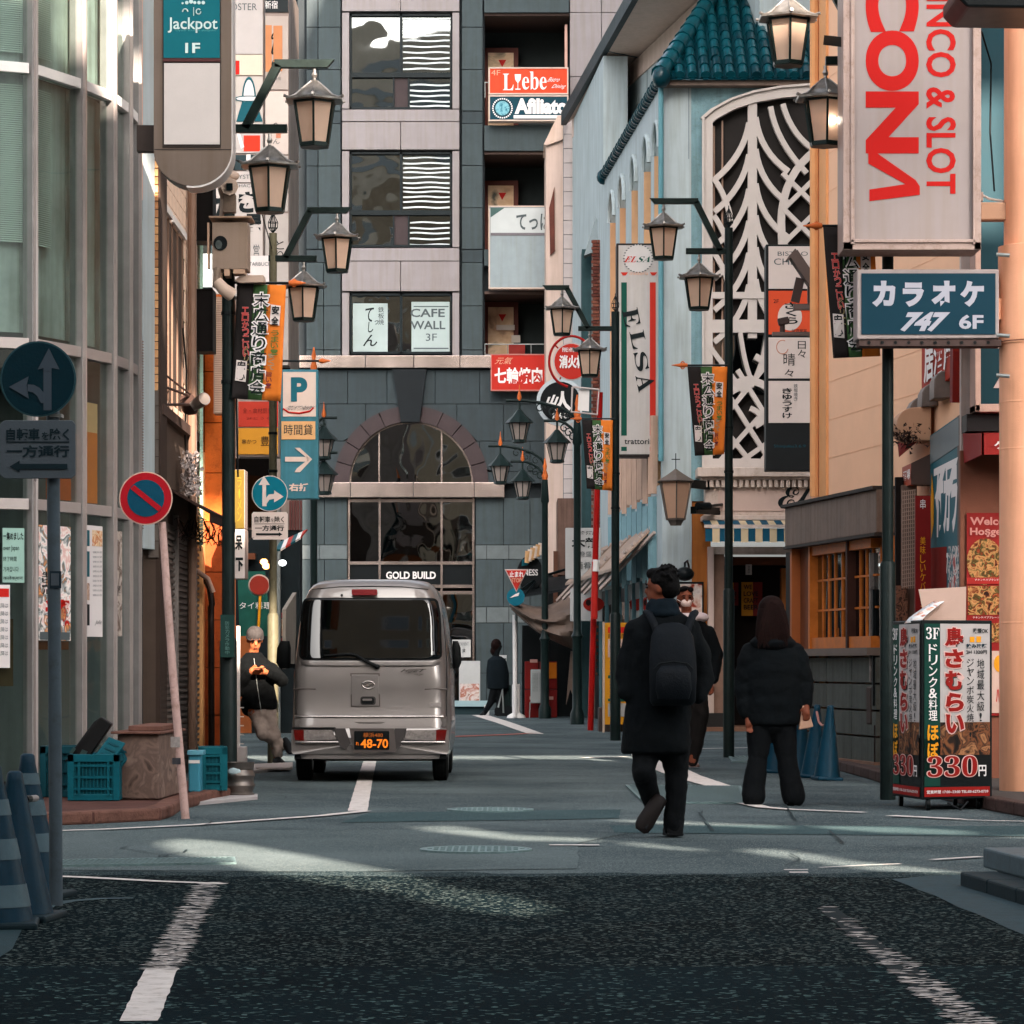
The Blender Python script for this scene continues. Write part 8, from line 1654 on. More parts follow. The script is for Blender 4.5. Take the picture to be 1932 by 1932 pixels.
for k in range(18): rs.beam(G(485 + 3.6*k, 1457) + UP*.04, G(488 + 3.4*k, 1450) + UP*.04, .02, .02)
part('ribs', rs, mat('ramp_pale'), t, kind='stuff')
# ROLLING SIGN BOX (yakitori)
C0 = Vector((Lx(1738, 24.5), 24.5, 0)); C1 = Vector((Lx(1872, 24.75), 24.75, 0)); C2 = Vector((Lx(1684, 25.3), 25.3, 0)); C3 = C1 + (C2 - C0)
ybx = thing('rolling_sign', 'large wheeled yakitori sign box with red characters and the price 330', 'sign', C0)
z0, z1 = .085, 1.47
part('box', MB().prism([v + UP*z0 for v in (C0, C1, C3, C2)], (0, 0, z1 - z0)), mat('sign_black', '#0c1213', .45, var=.15), ybx, bevel=.008)
for k, p in enumerate((C0 + Vector((.06, .06, 0)), C1 + Vector((-.1, .06, 0)), C2 + Vector((.07, .03, 0)), C3 + Vector((-.06, -.04, 0)))): part('wheel', MB().tube([p + Vector((-.015, 0, .045)), p + Vector((.015, 0, .045))], .045, 14), BLK, ybx, smooth=40)
part('cable', MB().tube([C0 + Vector((.2, -.02, .06)), C0 + Vector((.28, -.06, .02)), C0 + Vector((.3, -.03, .01)), C0 + Vector((.36, 0, .07))], .008, 6), BLK, ybx)
MEAT = multimat('print_meat', ['#15100d', '#2a1b14', '#7a4a2c', '#3a241a', '#a8734c', '#1d1410'], 9)
RB = mat('board_red', '#8c1712', .5, var=.04, bump=0); SGN = mat('board_green', '#0b3a30', .5, var=.05, bump=0); SGW = mat('board_greywhite', '#b1a9a6', .5, var=.05, bump=0)
def yaki(A, B, quality):
    d = (B-A).normalized(); n = d.cross(UP); L = (B-A).length; Hh = z1 - z0
    def f(u, v, o=.004): return A + d*(L*(.04 + .92*u)) + UP*(z0 + Hh*(.015 + .965*v)) + n*o
    def q(u0, v0, u1, v1, m, nm, o=.004): part(nm, MB().prism([f(u0, v0, o), f(u1, v0, o), f(u1, v1, o), f(u0, v1, o)], n*.002), m, ybx)
    q(0, .06, .24, 1, SGN, 'green_column'); q(.24, .34, 1, 1, SGW, 'white_panel'); q(.0, .12, 1, .335, mat('board_black', '#0e0f0e', .5, var=.1, bump=0), 'dark_panel'); q(.24, .24, 1, .43, MEAT, 'food_photo', .0075); q(0, 0, 1, .055, RB, 'red_band')
    def tx(s, u0, v0, u1, v1, m, bold=0., o=.012, grow=0., ch=0): part('lettering', put_text(MB(), lambda u, v: f(u0 + (u1-u0)*u, v0 + (v1-v0)*v, o), s, 0, 0, 1, 1, bold=bold, grow=grow, shear=ch), m, ybx, recalc=False)
    def colt(s, u0, u1, v1, dv, m, bold=0., o=.012, grow=0.):
        for i, c_ in enumerate(s):
            if c_ in 'ー!': tx(c_, u0 + (u1-u0)*.35, v1 - dv*(i+1) + dv*.1, u0 + (u1-u0)*.65, v1 - dv*i - dv*.1, m, bold, o, grow)
            else: tx(c_, u0, v1 - dv*(i+1) + dv*.06, u1, v1 - dv*i - dv*.04, m, bold, o, grow)
    tx('𝟑𝐅', .02, .91, .22, .98, INKW); colt('ドリンク&料理', .06, .19, .885, .064, INKW, .01); colt('ほぼ', .04, .21, .42, .10, INKY, .03)
    big = '鳥さむらい'
    for i, c_ in enumerate(big):
        v1 = .985 - .126*i; u0 = .30 + .005*i
        tx(c_, u0 + .02, v1 - .122, u0 + .30, v1 - .012, mat('shadow_grey', '#45413f', .5, var=0, bump=0), .06, .010, .0); tx(c_, u0, v1 - .115, u0 + .28, v1 - .005, mat('halo', '#d6b0a8', .5, var=0, bump=0), .05, .012, .05); tx(c_, u0, v1 - .115, u0 + .28, v1 - .005, RB, .05, .014)
    tx('喫煙OK', .74, .945, .97, .975, INK, .02); tx('飲み放題', .63, .855, .95, .885, mat('ink_navy', '#14303a', .5, var=0, bump=0), .03); tx('2H 1320円', .63, .825, .95, .848, INK, .02)
    q(.69, .893, .76, .925, INKY, 'beer', .008); q(.79, .893, .86, .928, INKY, 'beer', .008)
    colt('ジャンボ炭火焼鳥!', .64, .75, .80, .053, INK); colt('地域最大級!', .80, .91, .80, .062, INK)
    tx('𝟑𝟑𝟎', .04, .115, .80, .235, mat('halo'), .0, .011, .03); tx('𝟑𝟑𝟎', .04, .115, .80, .235, RB, .0, .0135); tx('円', .82, .115, .94, .18, INKW, .02)
    tx('営業時間 17:00~23:00 TEL:03-6273-0739', .03, .018, .97, .038, INKW, .01)
yaki(C0, C1, 1); yaki(C2, C0, 0)
t = thing('curled_leaflet', 'curled glossy leaflet board standing on top of the yakitori sign box', 'leaflet', W(1760, 1172, 24.9)); lf_ = MB(); N = 10
for k in range(N+1):
    u = k/N; a = W(1706 + 60*math.sin(u*1.5) , 1176 - 46*u**.7 - 4*math.sin(3*u), 24.8 + .25*u); b = a + Vector((.13*(1-.2*u), -.05 + .1*u, .02)); lf_.v += [a, b]
lf_.f = [[2*k, 2*k+1, 2*k+3, 2*k+2] for k in range(N)]; lf_.m = [0]*N
o = part('leaflet', lf_, multimat('print_leaflet', ['#b5683a', '#d9c9c2', '#c8d2d6', '#a8552f', '#dcd0ca'], 11), t, smooth=80); md = o.modifiers.new('t', 'SOLIDIFY'); md.thickness = .004
part('back_board', MB().prism([W(1733, 1112, 25.1), W(1823, 1107, 25.0), W(1822, 1176, 24.9), W(1745, 1172, 24.9)], (0, .01, 0)), mat('board_beige', '#b09384', .6, var=.06), t)
WR = mat('cable_black', '#0d0d0e', .6, var=0)
for lab, pts, r in (('thin overhead cable crossing between the left lamp posts', ((443, 300, 27), (470, 318, 31), (513, 470, 36.2)), .006), ('loose cable sagging down the brick facade', ((345, 620, 32), (352, 700, 32.4), (349, 830, 32.6), (356, 900, 33)), .009),
        ('cable running from the tenant sign up to the peach wall', ((1530, 470, 36), (1560, 440, 36.2), (1600, 430, 36)), .007), ('cable draped under the dark roof edge at upper right', ((1852, 60, 27), (1870, 120, 27.5), (1868, 250, 27.6), (1876, 360, 27)), .008),
        ('pair of cables beside the small metal clamps on the left pole', ((448, 540, 27), (452, 640, 27), (446, 760, 27), (449, 900, 27)), .008)):
    t = thing('cable', lab, 'cable', W(*pts[-1]), 'loose cables along the street'); part('wire', MB().tube([W(*p) for p in pts], r, 6), WR, t, smooth=60)
# VAN
VY = 30.35; VS = 6000 / VY
VP = mat('van_paint', '#7b7572', .32, metal=.4, var=.03, vs=2, bump=.02, bs=400, coat=.7)
van = thing('van', 'grey kei minivan seen from behind with a yellow on black number plate', 'van', W(698, 1476, VY))
xc = Lx(698, VY)
def vz(py): return H0 - (py - CY) / F * VY
prof = [(1432, 144, .0), (1418, 148, .0), (1408, 150.5, 0), (1365, 151, .0), (1352, 150, .035), (1300, 149.5, .035), (1277, 149, .04), (1245, 146, .07), (1217, 143, .11), (1180, 139, .155), (1150, 134, .195), (1128, 129, .225), (1112, 122, .25), (1102, 116, .27), (1095, 108, .31), (1092, 96, .38), (1090.5, 70, .5), (1090, 40, .7)]
secs = []
for py, hw, ins in prof:
    hw = hw / VS; y0 = VY + ins; y1 = VY + 3.35 - ins*.6; secs.append((Vector((xc, (y0+y1)/2, vz(py))), hw, (y1-y0)/2, 13 if py > 1110 else (9 if py > 1096 else 6)))
bm_ = MB().loft(secs, 96)
part('body', bm_, VP, van, smooth=50)
def rear_y(py):
    for (a, _, i0), (b, _, i1) in zip(prof, prof[1:]):
        if b <= py <= a: return VY + i0 + (i1-i0)*(a-py)/(a-b)
    return VY + prof[-1][2]
def vp(px, py, o=0.):
    hw = [h for (a, h, _) in prof if a >= py]; y = rear_y(py); x = px
    u = min(1, abs(px-698)/150); return Vector(((x - CX)/F*y, y + .055*u**6 - o, H0 - (py-CY)/F*y))
def vpoly(pts, o0, o1, m, name, sub=1, **k):
    """panel following the rear face"""
    mb = MB(); n = len(pts); c = (sum(p[0] for p in pts)/n, sum(p[1] for p in pts)/n)
    A = [vp(*p, o0) for p in pts]; B = [vp(*p, o1) for p in pts]; mb.v = A + B + [vp(*c, o1)];
    mb.f = [[n+i, n+(i+1) % n, 2*n] for i in range(n)] + [[i, (i+1) % n, n+(i+1) % n, n+i] for i in range(n)]; mb.m = [0]*len(mb.f)
    return part(name, mb, m, van, **k)
def rrect(x0, y0, x1, y1, r, top=0., n=6):
    """rounded rectangle, upper corners drawn in by `top`"""
    o = []
    for cx_, cy_, a0 in ((x1-r, y1-r, 0), (x0+r, y1-r, 90), (x0+r+top, y0+r, 180), (x1-r-top, y0+r, 270)):
        for k in range(n+1): a = R(a0 + 90*k/n); o.append((cx_ + r*math.cos(a), cy_ + r*math.sin(a)))
    return o
BK = mat('van_glass', '#020405', .03, var=0, bump=.03, bs=3, spec=.5, coat=.3); RUB = mat('van_rubber', '#0c0f10', .6, var=.1)
def vsheet(outline_l, outline_r, ys_, o0, m, name, nx=14):
    mb = MB()
    for j, y in enumerate(ys_):
        for i in range(nx+1): mb.v.append(vp(outline_l[j] + (outline_r[j]-outline_l[j])*i/nx, y, o0))
    mb.f = [[j*(nx+1)+i, j*(nx+1)+i+1, (j+1)*(nx+1)+i+1, (j+1)*(nx+1)+i] for j in range(len(ys_)-1) for i in range(nx)]; mb.m = [0]*len(mb.f)
    o = part(name, mb, m, van, smooth=80); md = o.modifiers.new('t', 'SOLIDIFY'); md.thickness = .006; md.offset = 0; return o
ysw = [1131, 1132, 1134, 1138, 1145, 1160, 1180, 1200, 1215, 1228, 1235, 1239, 1241.5, 1242.5]
Lw = [590, 582, 578, 575.5, 574, 572, 570.5, 569.5, 568.5, 568, 568.5, 571, 576, 586]; Rw = [1396-v for v in Lw]
for i in range(len(Rw)): Rw[i] += [0, 1, 1, 2, 2, 3, 3, 2, 2, 2, 2, 1, 0, -3][i]
vsheet([v-4 for v in Lw], [v+4 for v in Rw], [y - 3 if y < 1180 else y + 3 for y in ysw], .006, RUB, 'window_seal')
vsheet(Lw, Rw, ysw, .016, BK, 'rear_window')
vsheet([566]*2 + [570, 580], [832]*2 + [828, 818], [1246, 1249, 1254, 1257], .012, VP, 'window_lip')
def seam(pts, r=.005, m=RUB): part('seam', MB().tube([vp(*p, .002) for p in pts], r, 6), m, van)
seam([(566, 1165), (560, 1200), (556, 1240), (560, 1262), (572, 1275), (647-0, 1275)][:0] or [(563, 1160), (558, 1210), (556, 1250), (558, 1352)], .004); seam([(835, 1160), (840, 1210), (843, 1250), (842, 1352)], .004)
seam([(588, 1112), (640, 1107), (700, 1106), (760, 1107), (808, 1112)], .004)
part('lower_trim', MB().tube([vp(x, 1352 + (0), .012) for x in range(556, 843, 10)], .012, 8), mat('van_chrome', '#b9b2ae', .15, metal=.9, var=.05), van, smooth=60)
vpoly(rrect(556, 1356, 842, 1372, 3), .0, .008, mat('van_gap', '#4b4643', .5), 'tailgate_lip')
vpoly(rrect(549.5, 1374, 847, 1423, 6), -.02, .055, VP, 'bumper', bevel=.01)
vpoly(rrect(551, 1372, 634, 1376, 1.5), .02, .06, RUB, 'bumper_gap')
vpoly([(630, 1374), (652, 1374), (662, 1402), (654, 1414), (642, 1408)], .05, .062, mat('van_shadow', '#3b3736', .5), 'plate_recess'); vpoly([(768, 1374), (745, 1374), (741, 1402), (747, 1414), (756, 1408)], .05, .062, mat('van_shadow'), 'plate_recess')
vpoly([(660, 1374), (744, 1374), (748, 1418), (668, 1420)], .052, .066, mat('van_shadow2', '#57504d', .4, metal=.3), 'plate_surround')
LR = mat('lamp_red', '#5c0f0c', .12, var=.15, vs=30, coat=1.); LCW = mat('lamp_clear', '#8c8480', .12, var=.35, vs=40, coat=1., metal=.3)
for s in (0, 1):
    mx = (lambda x: x) if not s else (lambda x: 1396.5 - x + .5)
    vpoly([(mx(x), y) for x, y in ((554, 1377), (574, 1377), (574, 1397), (557, 1396))], .05, .066, LR, 'tail_lamp')
    vpoly([(mx(x), y) for x, y in ((574, 1377), (628, 1377), (634, 1395), (574, 1397))], .05, .066, LCW, 'tail_lamp', label='clear section of the tail lamp')
    part('bumper_trim', MB().tube([vp(mx(x), 1400, .064) for x in range(558, 640, 9)], .011, 8), mat('van_chrome'), van, smooth=60)
    part('side_crease', MB().tube([vp(mx(x), y, .002) for x, y in ((553, 1301), (570, 1299), (596, 1300))], .009, 8), mat('van_shadow2'), van, smooth=60)
    mw = 1. if not s else .62
    part('mirror', MB().loft([(Vector((Lx(mx(537), VY + 2.3), VY + 2.3, vz(1262))), .05*mw, .06, 3), (Vector((Lx(mx(535), VY + 2.3), VY + 2.3, vz(1250))), .075*mw, .08, 3), (Vector((Lx(mx(536), VY + 2.3), VY + 2.3, vz(1220))), .072*mw, .075, 3), (Vector((Lx(mx(538), VY + 2.3), VY + 2.3, vz(1206))), .045*mw, .05, 3)], 20), RUB, van, smooth=50)
    part('mirror_arm', MB().beam(Vector((Lx(mx(540), VY + 2.3), VY + 2.3, vz(1255))), Vector((Lx(mx(565), VY + 2.3), VY + 2.3, vz(1258))), .05, .04), RUB, van)
vpoly(rrect(555, 1423, 843, 1436, 4), -.06, -.0, RUB, 'underside_valance')
vpoly(rrect(669, 1379, 735, 1414, 2), .066, .074, mat('plate_black', '#0a0e0f', .4, var=0), 'number_plate')
vt = lambda x0, y0, x1, y1, o: (lambda u, v: vp(x0 + (x1-x0)*u, y1 + (y0-y1)*v, o))
def vtext(s, q, m, o=.08, **k): part('lettering', put_text(MB(), vt(*q, o), s, 0, 0, 1, 1, **k), m, van, recalc=False)
PY_ = mat('plate_amber', '#e0741c', .5, var=0, bump=0, emit=.12)
vtext('48-70', (681, 1394, 733, 1411), PY_, bold=.02); vtext('横浜480', (686, 1382, 723, 1391), mat('plate_rust', '#a0561f', .5, var=0, bump=0), bold=.01); vtext('れ', (672, 1399, 678, 1406), PY_)
vpoly([(661, 1270), (716.5, 1270), (717.5, 1352-19), (716, 1333), (662, 1334)], -.002, .004, mat('van_shadow2'), 'garnish_edge')
vpoly([(663, 1273), (714, 1273), (715, 1332), (664, 1332)], .0, .010, VP, 'garnish', bevel=.003)
part('emblem', MB().tube([vp(x, y, .016) for x, y in ell(695, 1292, 11.5, 7, 22) + [(706.5, 1292)]], .007, 8), mat('van_chrome'), van, smooth=60); vpoly([(x, y) for x, y in ell(695, 1292, 10, 5.5, 16)], .01, .013, mat('emblem_mid', '#6e6865', .3, metal=.6), 'emblem_plate')
vpoly([(686, 1295), (697, 1288), (705, 1290), (698, 1292), (694, 1296)], .014, .02, mat('van_chrome'), 'emblem_stroke')
vpoly(rrect(680, 1314, 709, 1330, 5), .008, .012, mat('van_shadow'), 'handle_recess'); vpoly(rrect(682, 1316, 706, 1328, 4), .012, .015, RUB, 'handle'); vpoly(rrect(684, 1318, 702, 1322, 1.5), .016, .026, VP, 'handle_grip')
MAR = mat('badge_chrome', '#3f3a38', .3, metal=.4)
vtext('HIJET', (758, 1262, 800, 1270), MAR, .026, bold=.03, shear=.25); vtext('cargo', (782, 1271, 798, 1275), MAR, .026, shear=.25); vtext('EMISSION', (811, 1348-24+4, 830, 1333), mat('badge_pale', '#a59d99', .4), .018, bold=.02)
vpoly(rrect(809, 1325, 832, 1335, 2), .004, .014, mat('badge_pale2', '#8c8581', .4), 'badge_plate')
vpoly(rrect(664, 1112, 712, 1123, 2.5), .01, .05, mat('brake_red', '#6e1216', .5), 'high_brake_lamp'); part('washer', MB().ball(vp(645, 1123, .006), .013, 8), RUB, van, smooth=60)
part('wiper', MB().tube([vp(x, y, .035) for x, y in ((612, 1237), (640, 1235), (662, 1234), (672, 1236))], [.008, .011, .012, .012], 8).tube([vp(672, 1236, .04), vp(690, 1247, .045), vp(712, 1258, .04)], [.014, .016, .02], 8), RUB, van, smooth=50)
part('wiper_pivot', MB().ball(vp(712, 1258, .03), .026, 10), RUB, van, smooth=60)
part('antenna_base', MB().ball(Vector((Lx(640, VY), VY + .7, vz(1091))), (.03, .03, .015), 8), RUB, van)
part('chassis', MB().box((xc, VY + 1.6, .40), (1.30, 3.0, .20)), RUB, van)
part('axle', MB().tube([(xc - .6, VY + .6, .27), (xc + .6, VY + .6, .27)], .05, 10), RUB, van, smooth=40)
for x0_, x1_, zz_ in ((-.50, -.34, .17), (-.34, .0, .24), (.0, .32, .22), (.32, .46, .26)): part('underbody_part', MB().box((xc + (x0_+x1_)/2, VY + .35, .27 + zz_*.05), (x1_ - x0_, .3, .14)), RUB, van)
TY = mat('tyre', '#0b0d0e', .8, var=.2, bump=.5, bs=40); RIM = mat('rim_steel', '#5a5a5a', .4, metal=.6)
for sx in (-1, 1):
    for wy in (VY + .62, VY + 2.7):
        wx = xc + sx * .66
        w_ = part('wheel', MB().tube([(wx - .075, wy, .27), (wx - .06, wy, .27), (wx + .06, wy, .27), (wx + .075, wy, .27)], [.235, .27, .27, .235], 32), TY, van, smooth=40)
        part('rim', MB().tube([(wx - .078, wy, .27), (wx + .078, wy, .27)], .17, 24), RIM, w_, smooth=40)
        gr = MB()
        for k in range(3): gr.tube([(wx - .035 + .035*k - .003, wy, .27), (wx - .035 + .035*k + .003, wy, .27)], .2705, 32)
        part('groove', gr, RUB, w_)
part('exhaust', MB().tube([(xc - .42, VY + .4, .26), (xc - .42, VY + .12, .25)], .025, 12), STEEL, van, smooth=40); part('tow_hook', MB().tube([(xc + .52, VY + .1, .28), (xc + .52, VY + .08, .24), (xc + .54, VY + .08, .22)], .014, 8), RUB, van)
# PEOPLE
SKIN = mat('skin', '#6f3c2a', .5, var=.1, vs=8, bump=.05); HAIRB = mat('hair_black', '#070606', .7, spec=.08, var=.3, vs=30, bump=.4, bs=60); HAIRR = mat('hair_brown', '#170b09', .75, spec=.06, var=.35, vs=25, bump=.4, bs=60)
CLB = mat('cloth_dark', '#05090c', .9, var=.35, vs=7, bump=.6, bs=26, spec=.12); CLN = mat('cloth_navy', '#08131a', .9, spec=.12, var=.3, vs=8, bump=.5, bs=30)
JEAN = mat('cloth_charcoal', '#070a0d', .9, spec=.15, var=.3, vs=9, bump=.5, bs=40); SHOE = mat('shoe_dark', '#0c0e10', .5, var=.3)
def fuse(o, v=.012, sm=6):
    r = o.modifiers.new('fuse', 'REMESH'); r.mode = 'VOXEL'; r.voxel_size = v; r.use_smooth_shade = True
    s = o.modifiers.new('smooth', 'SMOOTH'); s.factor = .5; s.iterations = sm
def folds(o, strength=.02, size=.12):
    tx = bpy.data.textures.new('folds', 'CLOUDS'); tx.noise_scale = size; d = o.modifiers.new('folds', 'DISPLACE'); d.texture = tx; d.strength = strength; d.mid_level = .5; d.texture_coords = 'GLOBAL'
def limb(mb, pts, rs, n=14):
    pts = [Vector(p) for p in pts]; mb.tube(pts, rs, n)
    for p, r in zip(pts, rs): mb.ball(p, r * .99, 12)
    return mb
def head(mb, c, yaw, pitch=0., s=1.):
    """c: centre of the skull; yaw 0 looks along -Y (towards the viewer)"""
    Mx = Matrix.Rotation(yaw, 3, 'Z') @ Matrix.Rotation(pitch, 3, 'X'); P_ = lambda x, y, z: c + Mx @ Vector((x*s, y*s, z*s))
    mb.ball(P_(0, .015, .02), (.073*s, .092*s, .095*s), 20, M=Mx); mb.ball(P_(0, -.02, -.045), (.056*s, .062*s, .066*s), 16, M=Mx)
    mb.ball(P_(0, -.055, -.085), (.028*s, .028*s, .022*s), 10, M=Mx)
    mb.tube([P_(0, -.070, .012), P_(0, -.098, -.022), P_(0, -.082, -.032)], [.010*s, .015*s, .012*s], 8)
    mb.ball(P_(0, -.078, -.055), (.022*s, .014*s, .010*s), 10, M=Mx)
    for k in (-1, 1): mb.ball(P_(k*.074, .008, -.012), (.010*s, .018*s, .032*s), 10, M=Mx); mb.ball(P_(k*.032, -.062, .022), (.022*s, .012*s, .010*s), 8, M=Mx)
    return P_, Mx
def face(body, P_, Mx, s=1., mouth=True):
    for k in (-1, 1):
        part('eye', MB().ball(P_(k*.030, -.075, .004), (.013*s, .008*s, .006*s), 10, M=Mx), mat('eye_dark', '#0c0807', .2), body, smooth=80); part('eyebrow', MB().tube([P_(k*.014, -.080, .020), P_(k*.032, -.080, .026), P_(k*.046, -.068, .020)], .0042*s, 6), HAIRB, body)
    if mouth: part('mouth', MB().ball(P_(0, -.090, -.055), (.021*s, .005*s, .005*s), 10, M=Mx), mat('lip', '#6a2a22', .5), body, smooth=80)
def hand(mb, wrist, dirv, side, s=1., curl=.6, palmn=None):
    """palm, four bent fingers and a thumb; dirv points to the finger tips, side to the thumb"""
    d = Vector(dirv).normalized(); t = (Vector(side) - d*Vector(side).dot(d)).normalized(); n = d.cross(t); w = Vector(wrist)
    mb.tube([w, w + d*.035*s, w + d*.075*s, w + d*.09*s], [.024*s, .030*s, .034*s, .028*s], 10)
    for i in range(4):
        b = w + d*.08*s + t*(.028 - .019*i)*s; L = (.075, .083, .078, .060)[i]*s; p1 = b + d*L*.45; a = d*math.cos(curl) + n*math.sin(curl); p2 = p1 + a*L*.33; a2 = d*math.cos(curl*2) + n*math.sin(curl*2); p3 = p2 + a2*L*.25
        mb.tube([b, p1, p2, p3], [.0095*s, .009*s, .0085*s, .007*s], 8); mb.ball(p3, .007*s, 8)
    b = w + d*.03*s + t*.026*s; mb.tube([b, b + (d*.6 + t*.8).normalized()*.035*s, b + (d*.6 + t*.8).normalized()*.035*s + (d*.9 + n*.4).normalized()*.03*s], [.013*s, .011*s, .008*s], 8)
    return mb
def shoe(t, heel, toe, m, w=.048, h=.075, sole=None, up=UP):
    heel, toe = Vector(heel), Vector(toe); d = (toe-heel); L = d.length; d.normalize(); sd = d.cross(up).normalized(); u2 = sd.cross(d)
    mb = MB(); st_ = [(-.02, .7, .9), (.0, .95, 1.0), (.25, 1.0, 1.0), (.5, 1.05, .8), (.75, 1.1, .55), (.92, .95, .42), (1.0, .6, .25)]; n = 16
    for a, ww, hh in st_:
        for k in range(n):
            q = 2*math.pi*k/n; mb.v.append(heel + d*L*a + sd*(w*ww*math.cos(q)) + u2*(max(-.35, math.sin(q))*h*hh*.75 + h*.27))
    mb.f = [[i*n+k, i*n+(k+1) % n, (i+1)*n+(k+1) % n, (i+1)*n+k] for i in range(len(st_)-1) for k in range(n)] + [list(range(n)), [(len(st_)-1)*n+k for k in range(n)]]; mb.m = [0]*len(mb.f)
    s_ = part('shoe', mb, m, t, smooth=50)
    if sole: part('sole', MB().beam(heel - d*.005, toe - d*.02, w*2, .02), sole, s_, bevel=.008)
    return s_
Y = 20.7; J = lambda px, py, dy=0.: W(px, py, Y) + Vector((0, dy, 0))
m1 = thing('person', 'man in a long dark coat with a backpack walking away, head turned left', 'person', G(1272, 1581))
b = MB(); hc = J(1246, 1108, .02)
P_, Mx = head(b, hc, R(-112), R(4), 1.08)
limb(b, [J(1250, 1165), J(1249, 1140, .01)], [.065, .06]); b.loft([(J(1250, 1360), .15, .10), (J(1248, 1300), .15, .10), (J(1250, 1220), .17, .11), (J(1250, 1175), .18, .10), (J(1250, 1155), .08, .07)], 20)
for k, (sx, ex, ey, hx, hy) in enumerate(((1200, 1194, 1240, 1204, 1285), (1298, 1306, 1238, 1292, 1280))): limb(b, [J(sx + (8 if k == 0 else -8), 1182), J(ex, ey), J(hx, hy, -.05)], [.045, .038, .03]); hand(b, J(hx, hy, -.05), (0, -.1, -1), (1 if k == 0 else -1, 0, 0), 1., .5)
limb(b, [J(1228, 1370), J(1212, 1455, -.10), J(1230, 1520, .10), J(1228, 1532, .12)], [.085, .055, .042, .035]); limb(b, [J(1275, 1370), J(1275, 1460, .03), J(1272, 1560, .03)], [.085, .056, .042])
body = part('body', b, SKIN, m1); fuse(body, .011); face(body, P_, Mx, 1.08)
h = MB(); h.ball(P_(0, .03, .035), (.088, .100, .100), 20, M=Mx); h.ball(P_(0, .055, .0), (.080, .075, .085), 16, M=Mx); h.ball(P_(0, -.04, .085), (.06, .045, .04), 14, M=Mx)
rnd = random.Random(8)
for k in range(46):
    a = rnd.uniform(0, 2*math.pi); e = rnd.uniform(.0, 1.35); v = Vector((math.cos(a)*math.cos(e)*.08, .03 + math.sin(a)*math.cos(e)*.09, .035 + math.sin(e)*.095))
    if v.y < -.045 and v.z < .09: continue
    h.tube([P_(*v), P_(*(v*1.06 + Vector((0, .01, .002)))), P_(*(v*1.09 + Vector((rnd.uniform(-.02, .02), rnd.uniform(0, .03), -.012))))], [.012, .010, .003], 5)
o = part('hair', h, HAIRB, m1); fuse(o, .007, 3)
c_ = MB(); c_.loft([(J(1236, 1421), .222, .17, 2.4), (J(1237, 1412), .225, .175, 2.4), (J(1240, 1360), .218, .17, 2.4), (J(1244, 1300), .208, .16, 2.4), (J(1249, 1240), .212, .155, 2.5), (J(1252, 1205), .224, .15, 2.5), (J(1253, 1180), .215, .135, 2.3), (J(1252, 1163), .155, .11, 2.1), (J(1250, 1150), .10, .09), (J(1249, 1138), .088, .085)], 36)
limb(c_, [J(1203, 1190, .01), J(1188, 1240, .02), J(1180, 1275, 0), J(1186, 1308, -.06)], [.085, .078, .072, .058]); limb(c_, [J(1300, 1190, .01), J(1322, 1245, .02), J(1328, 1280, 0), J(1318, 1312, -.06)], [.085, .078, .070, .058])
c_.ball(J(1180, 1306, -.05), (.055, .07, .06), 12)
o = part('coat', c_, CLB, m1); fuse(o, .014, 3); folds(o, .028, .13)
s_ = MB(); s_.lathe([(.098, 0), (.112, .035), (.098, .075), (.082, .10)], J(1250, 1158), 24); s_.ball(J(1251, 1158, -.03), (.12, .10, .045), 16); o = part('hood', s_, CLN, m1); fuse(o, .012, 3); folds(o, .02, .06)
tr = MB(); limb(tr, [J(1222, 1400, .0), J(1212, 1455, -.10), J(1226, 1495, .03), J(1232, 1518, .11)], [.105, .078, .068, .062]); limb(tr, [J(1274, 1400), J(1276, 1460, .03), J(1276, 1510, .03), J(1270, 1560, .03)], [.105, .078, .07, .068]); limb(tr, [J(1248, 1385, 0), J(1248, 1400, 0)], [.15, .12])
o = part('trousers', tr, JEAN, m1); fuse(o, .013, 2); folds(o, .022, .08)
shoe(m1, J(1243, 1508, .02), J(1205, 1568, -.07) + Vector((0, .0, 0)), mat('shoe_brown', '#1c1716', .6, var=.3), .055, .08, mat('sole_dark', '#17181a', .7), up=Vector((.3, -.8, .3)))
shoe(m1, J(1274, 1574, -.02), J(1268, 1576, .24), SHOE, .055, .09, mat('sole_dark'))
bp = MB(); bp.loft([(J(1266, 1330, -.22), .13, .055, 3.2), (J(1266, 1322, -.235), .148, .08, 3.2), (J(1266, 1280, -.245), .152, .095, 3), (J(1266, 1240, -.235), .150, .09, 3), (J(1265, 1200, -.215), .135, .075, 2.8), (J(1264, 1182, -.20), .10, .05, 2.5), (J(1264, 1176, -.19), .05, .03)], 30)
o = part('backpack', bp, mat('pack_blue', '#060c12', .7, var=.3, vs=9, bump=.4, bs=30), m1, smooth=60); folds(o, .012, .08)
pk_ = MB(); pk_.loft([(J(1266, 1318, -.31), .10, .03, 3), (J(1266, 1300, -.335), .115, .035, 3), (J(1266, 1270, -.335), .11, .035, 3), (J(1266, 1256, -.32), .08, .02, 3)], 24); part('pocket', pk_, mat('pack_blue2', '#060c12', .65, var=.3, vs=9, bump=.4), m1, smooth=60)
part('zip', MB().tube([J(1230, 1262, -.31), J(1240, 1252, -.325), J(1266, 1248, -.33), J(1292, 1252, -.325), J(1302, 1262, -.31)], .005, 6), BLK, m1)
for x0_, x1_ in ((1218, 1238), (1314-2, 1292)): part('strap', MB().tube([J(x0_, 1156, -.02), J(x0_ + (x1_-x0_)*.3, 1160, -.10), J(x0_ + (x1_-x0_)*.7, 1178, -.16), J(x1_, 1200, -.19)], [.022, .026, .026, .022], 8), mat('pack_blue'), m1, smooth=60)
Y = 33.4;
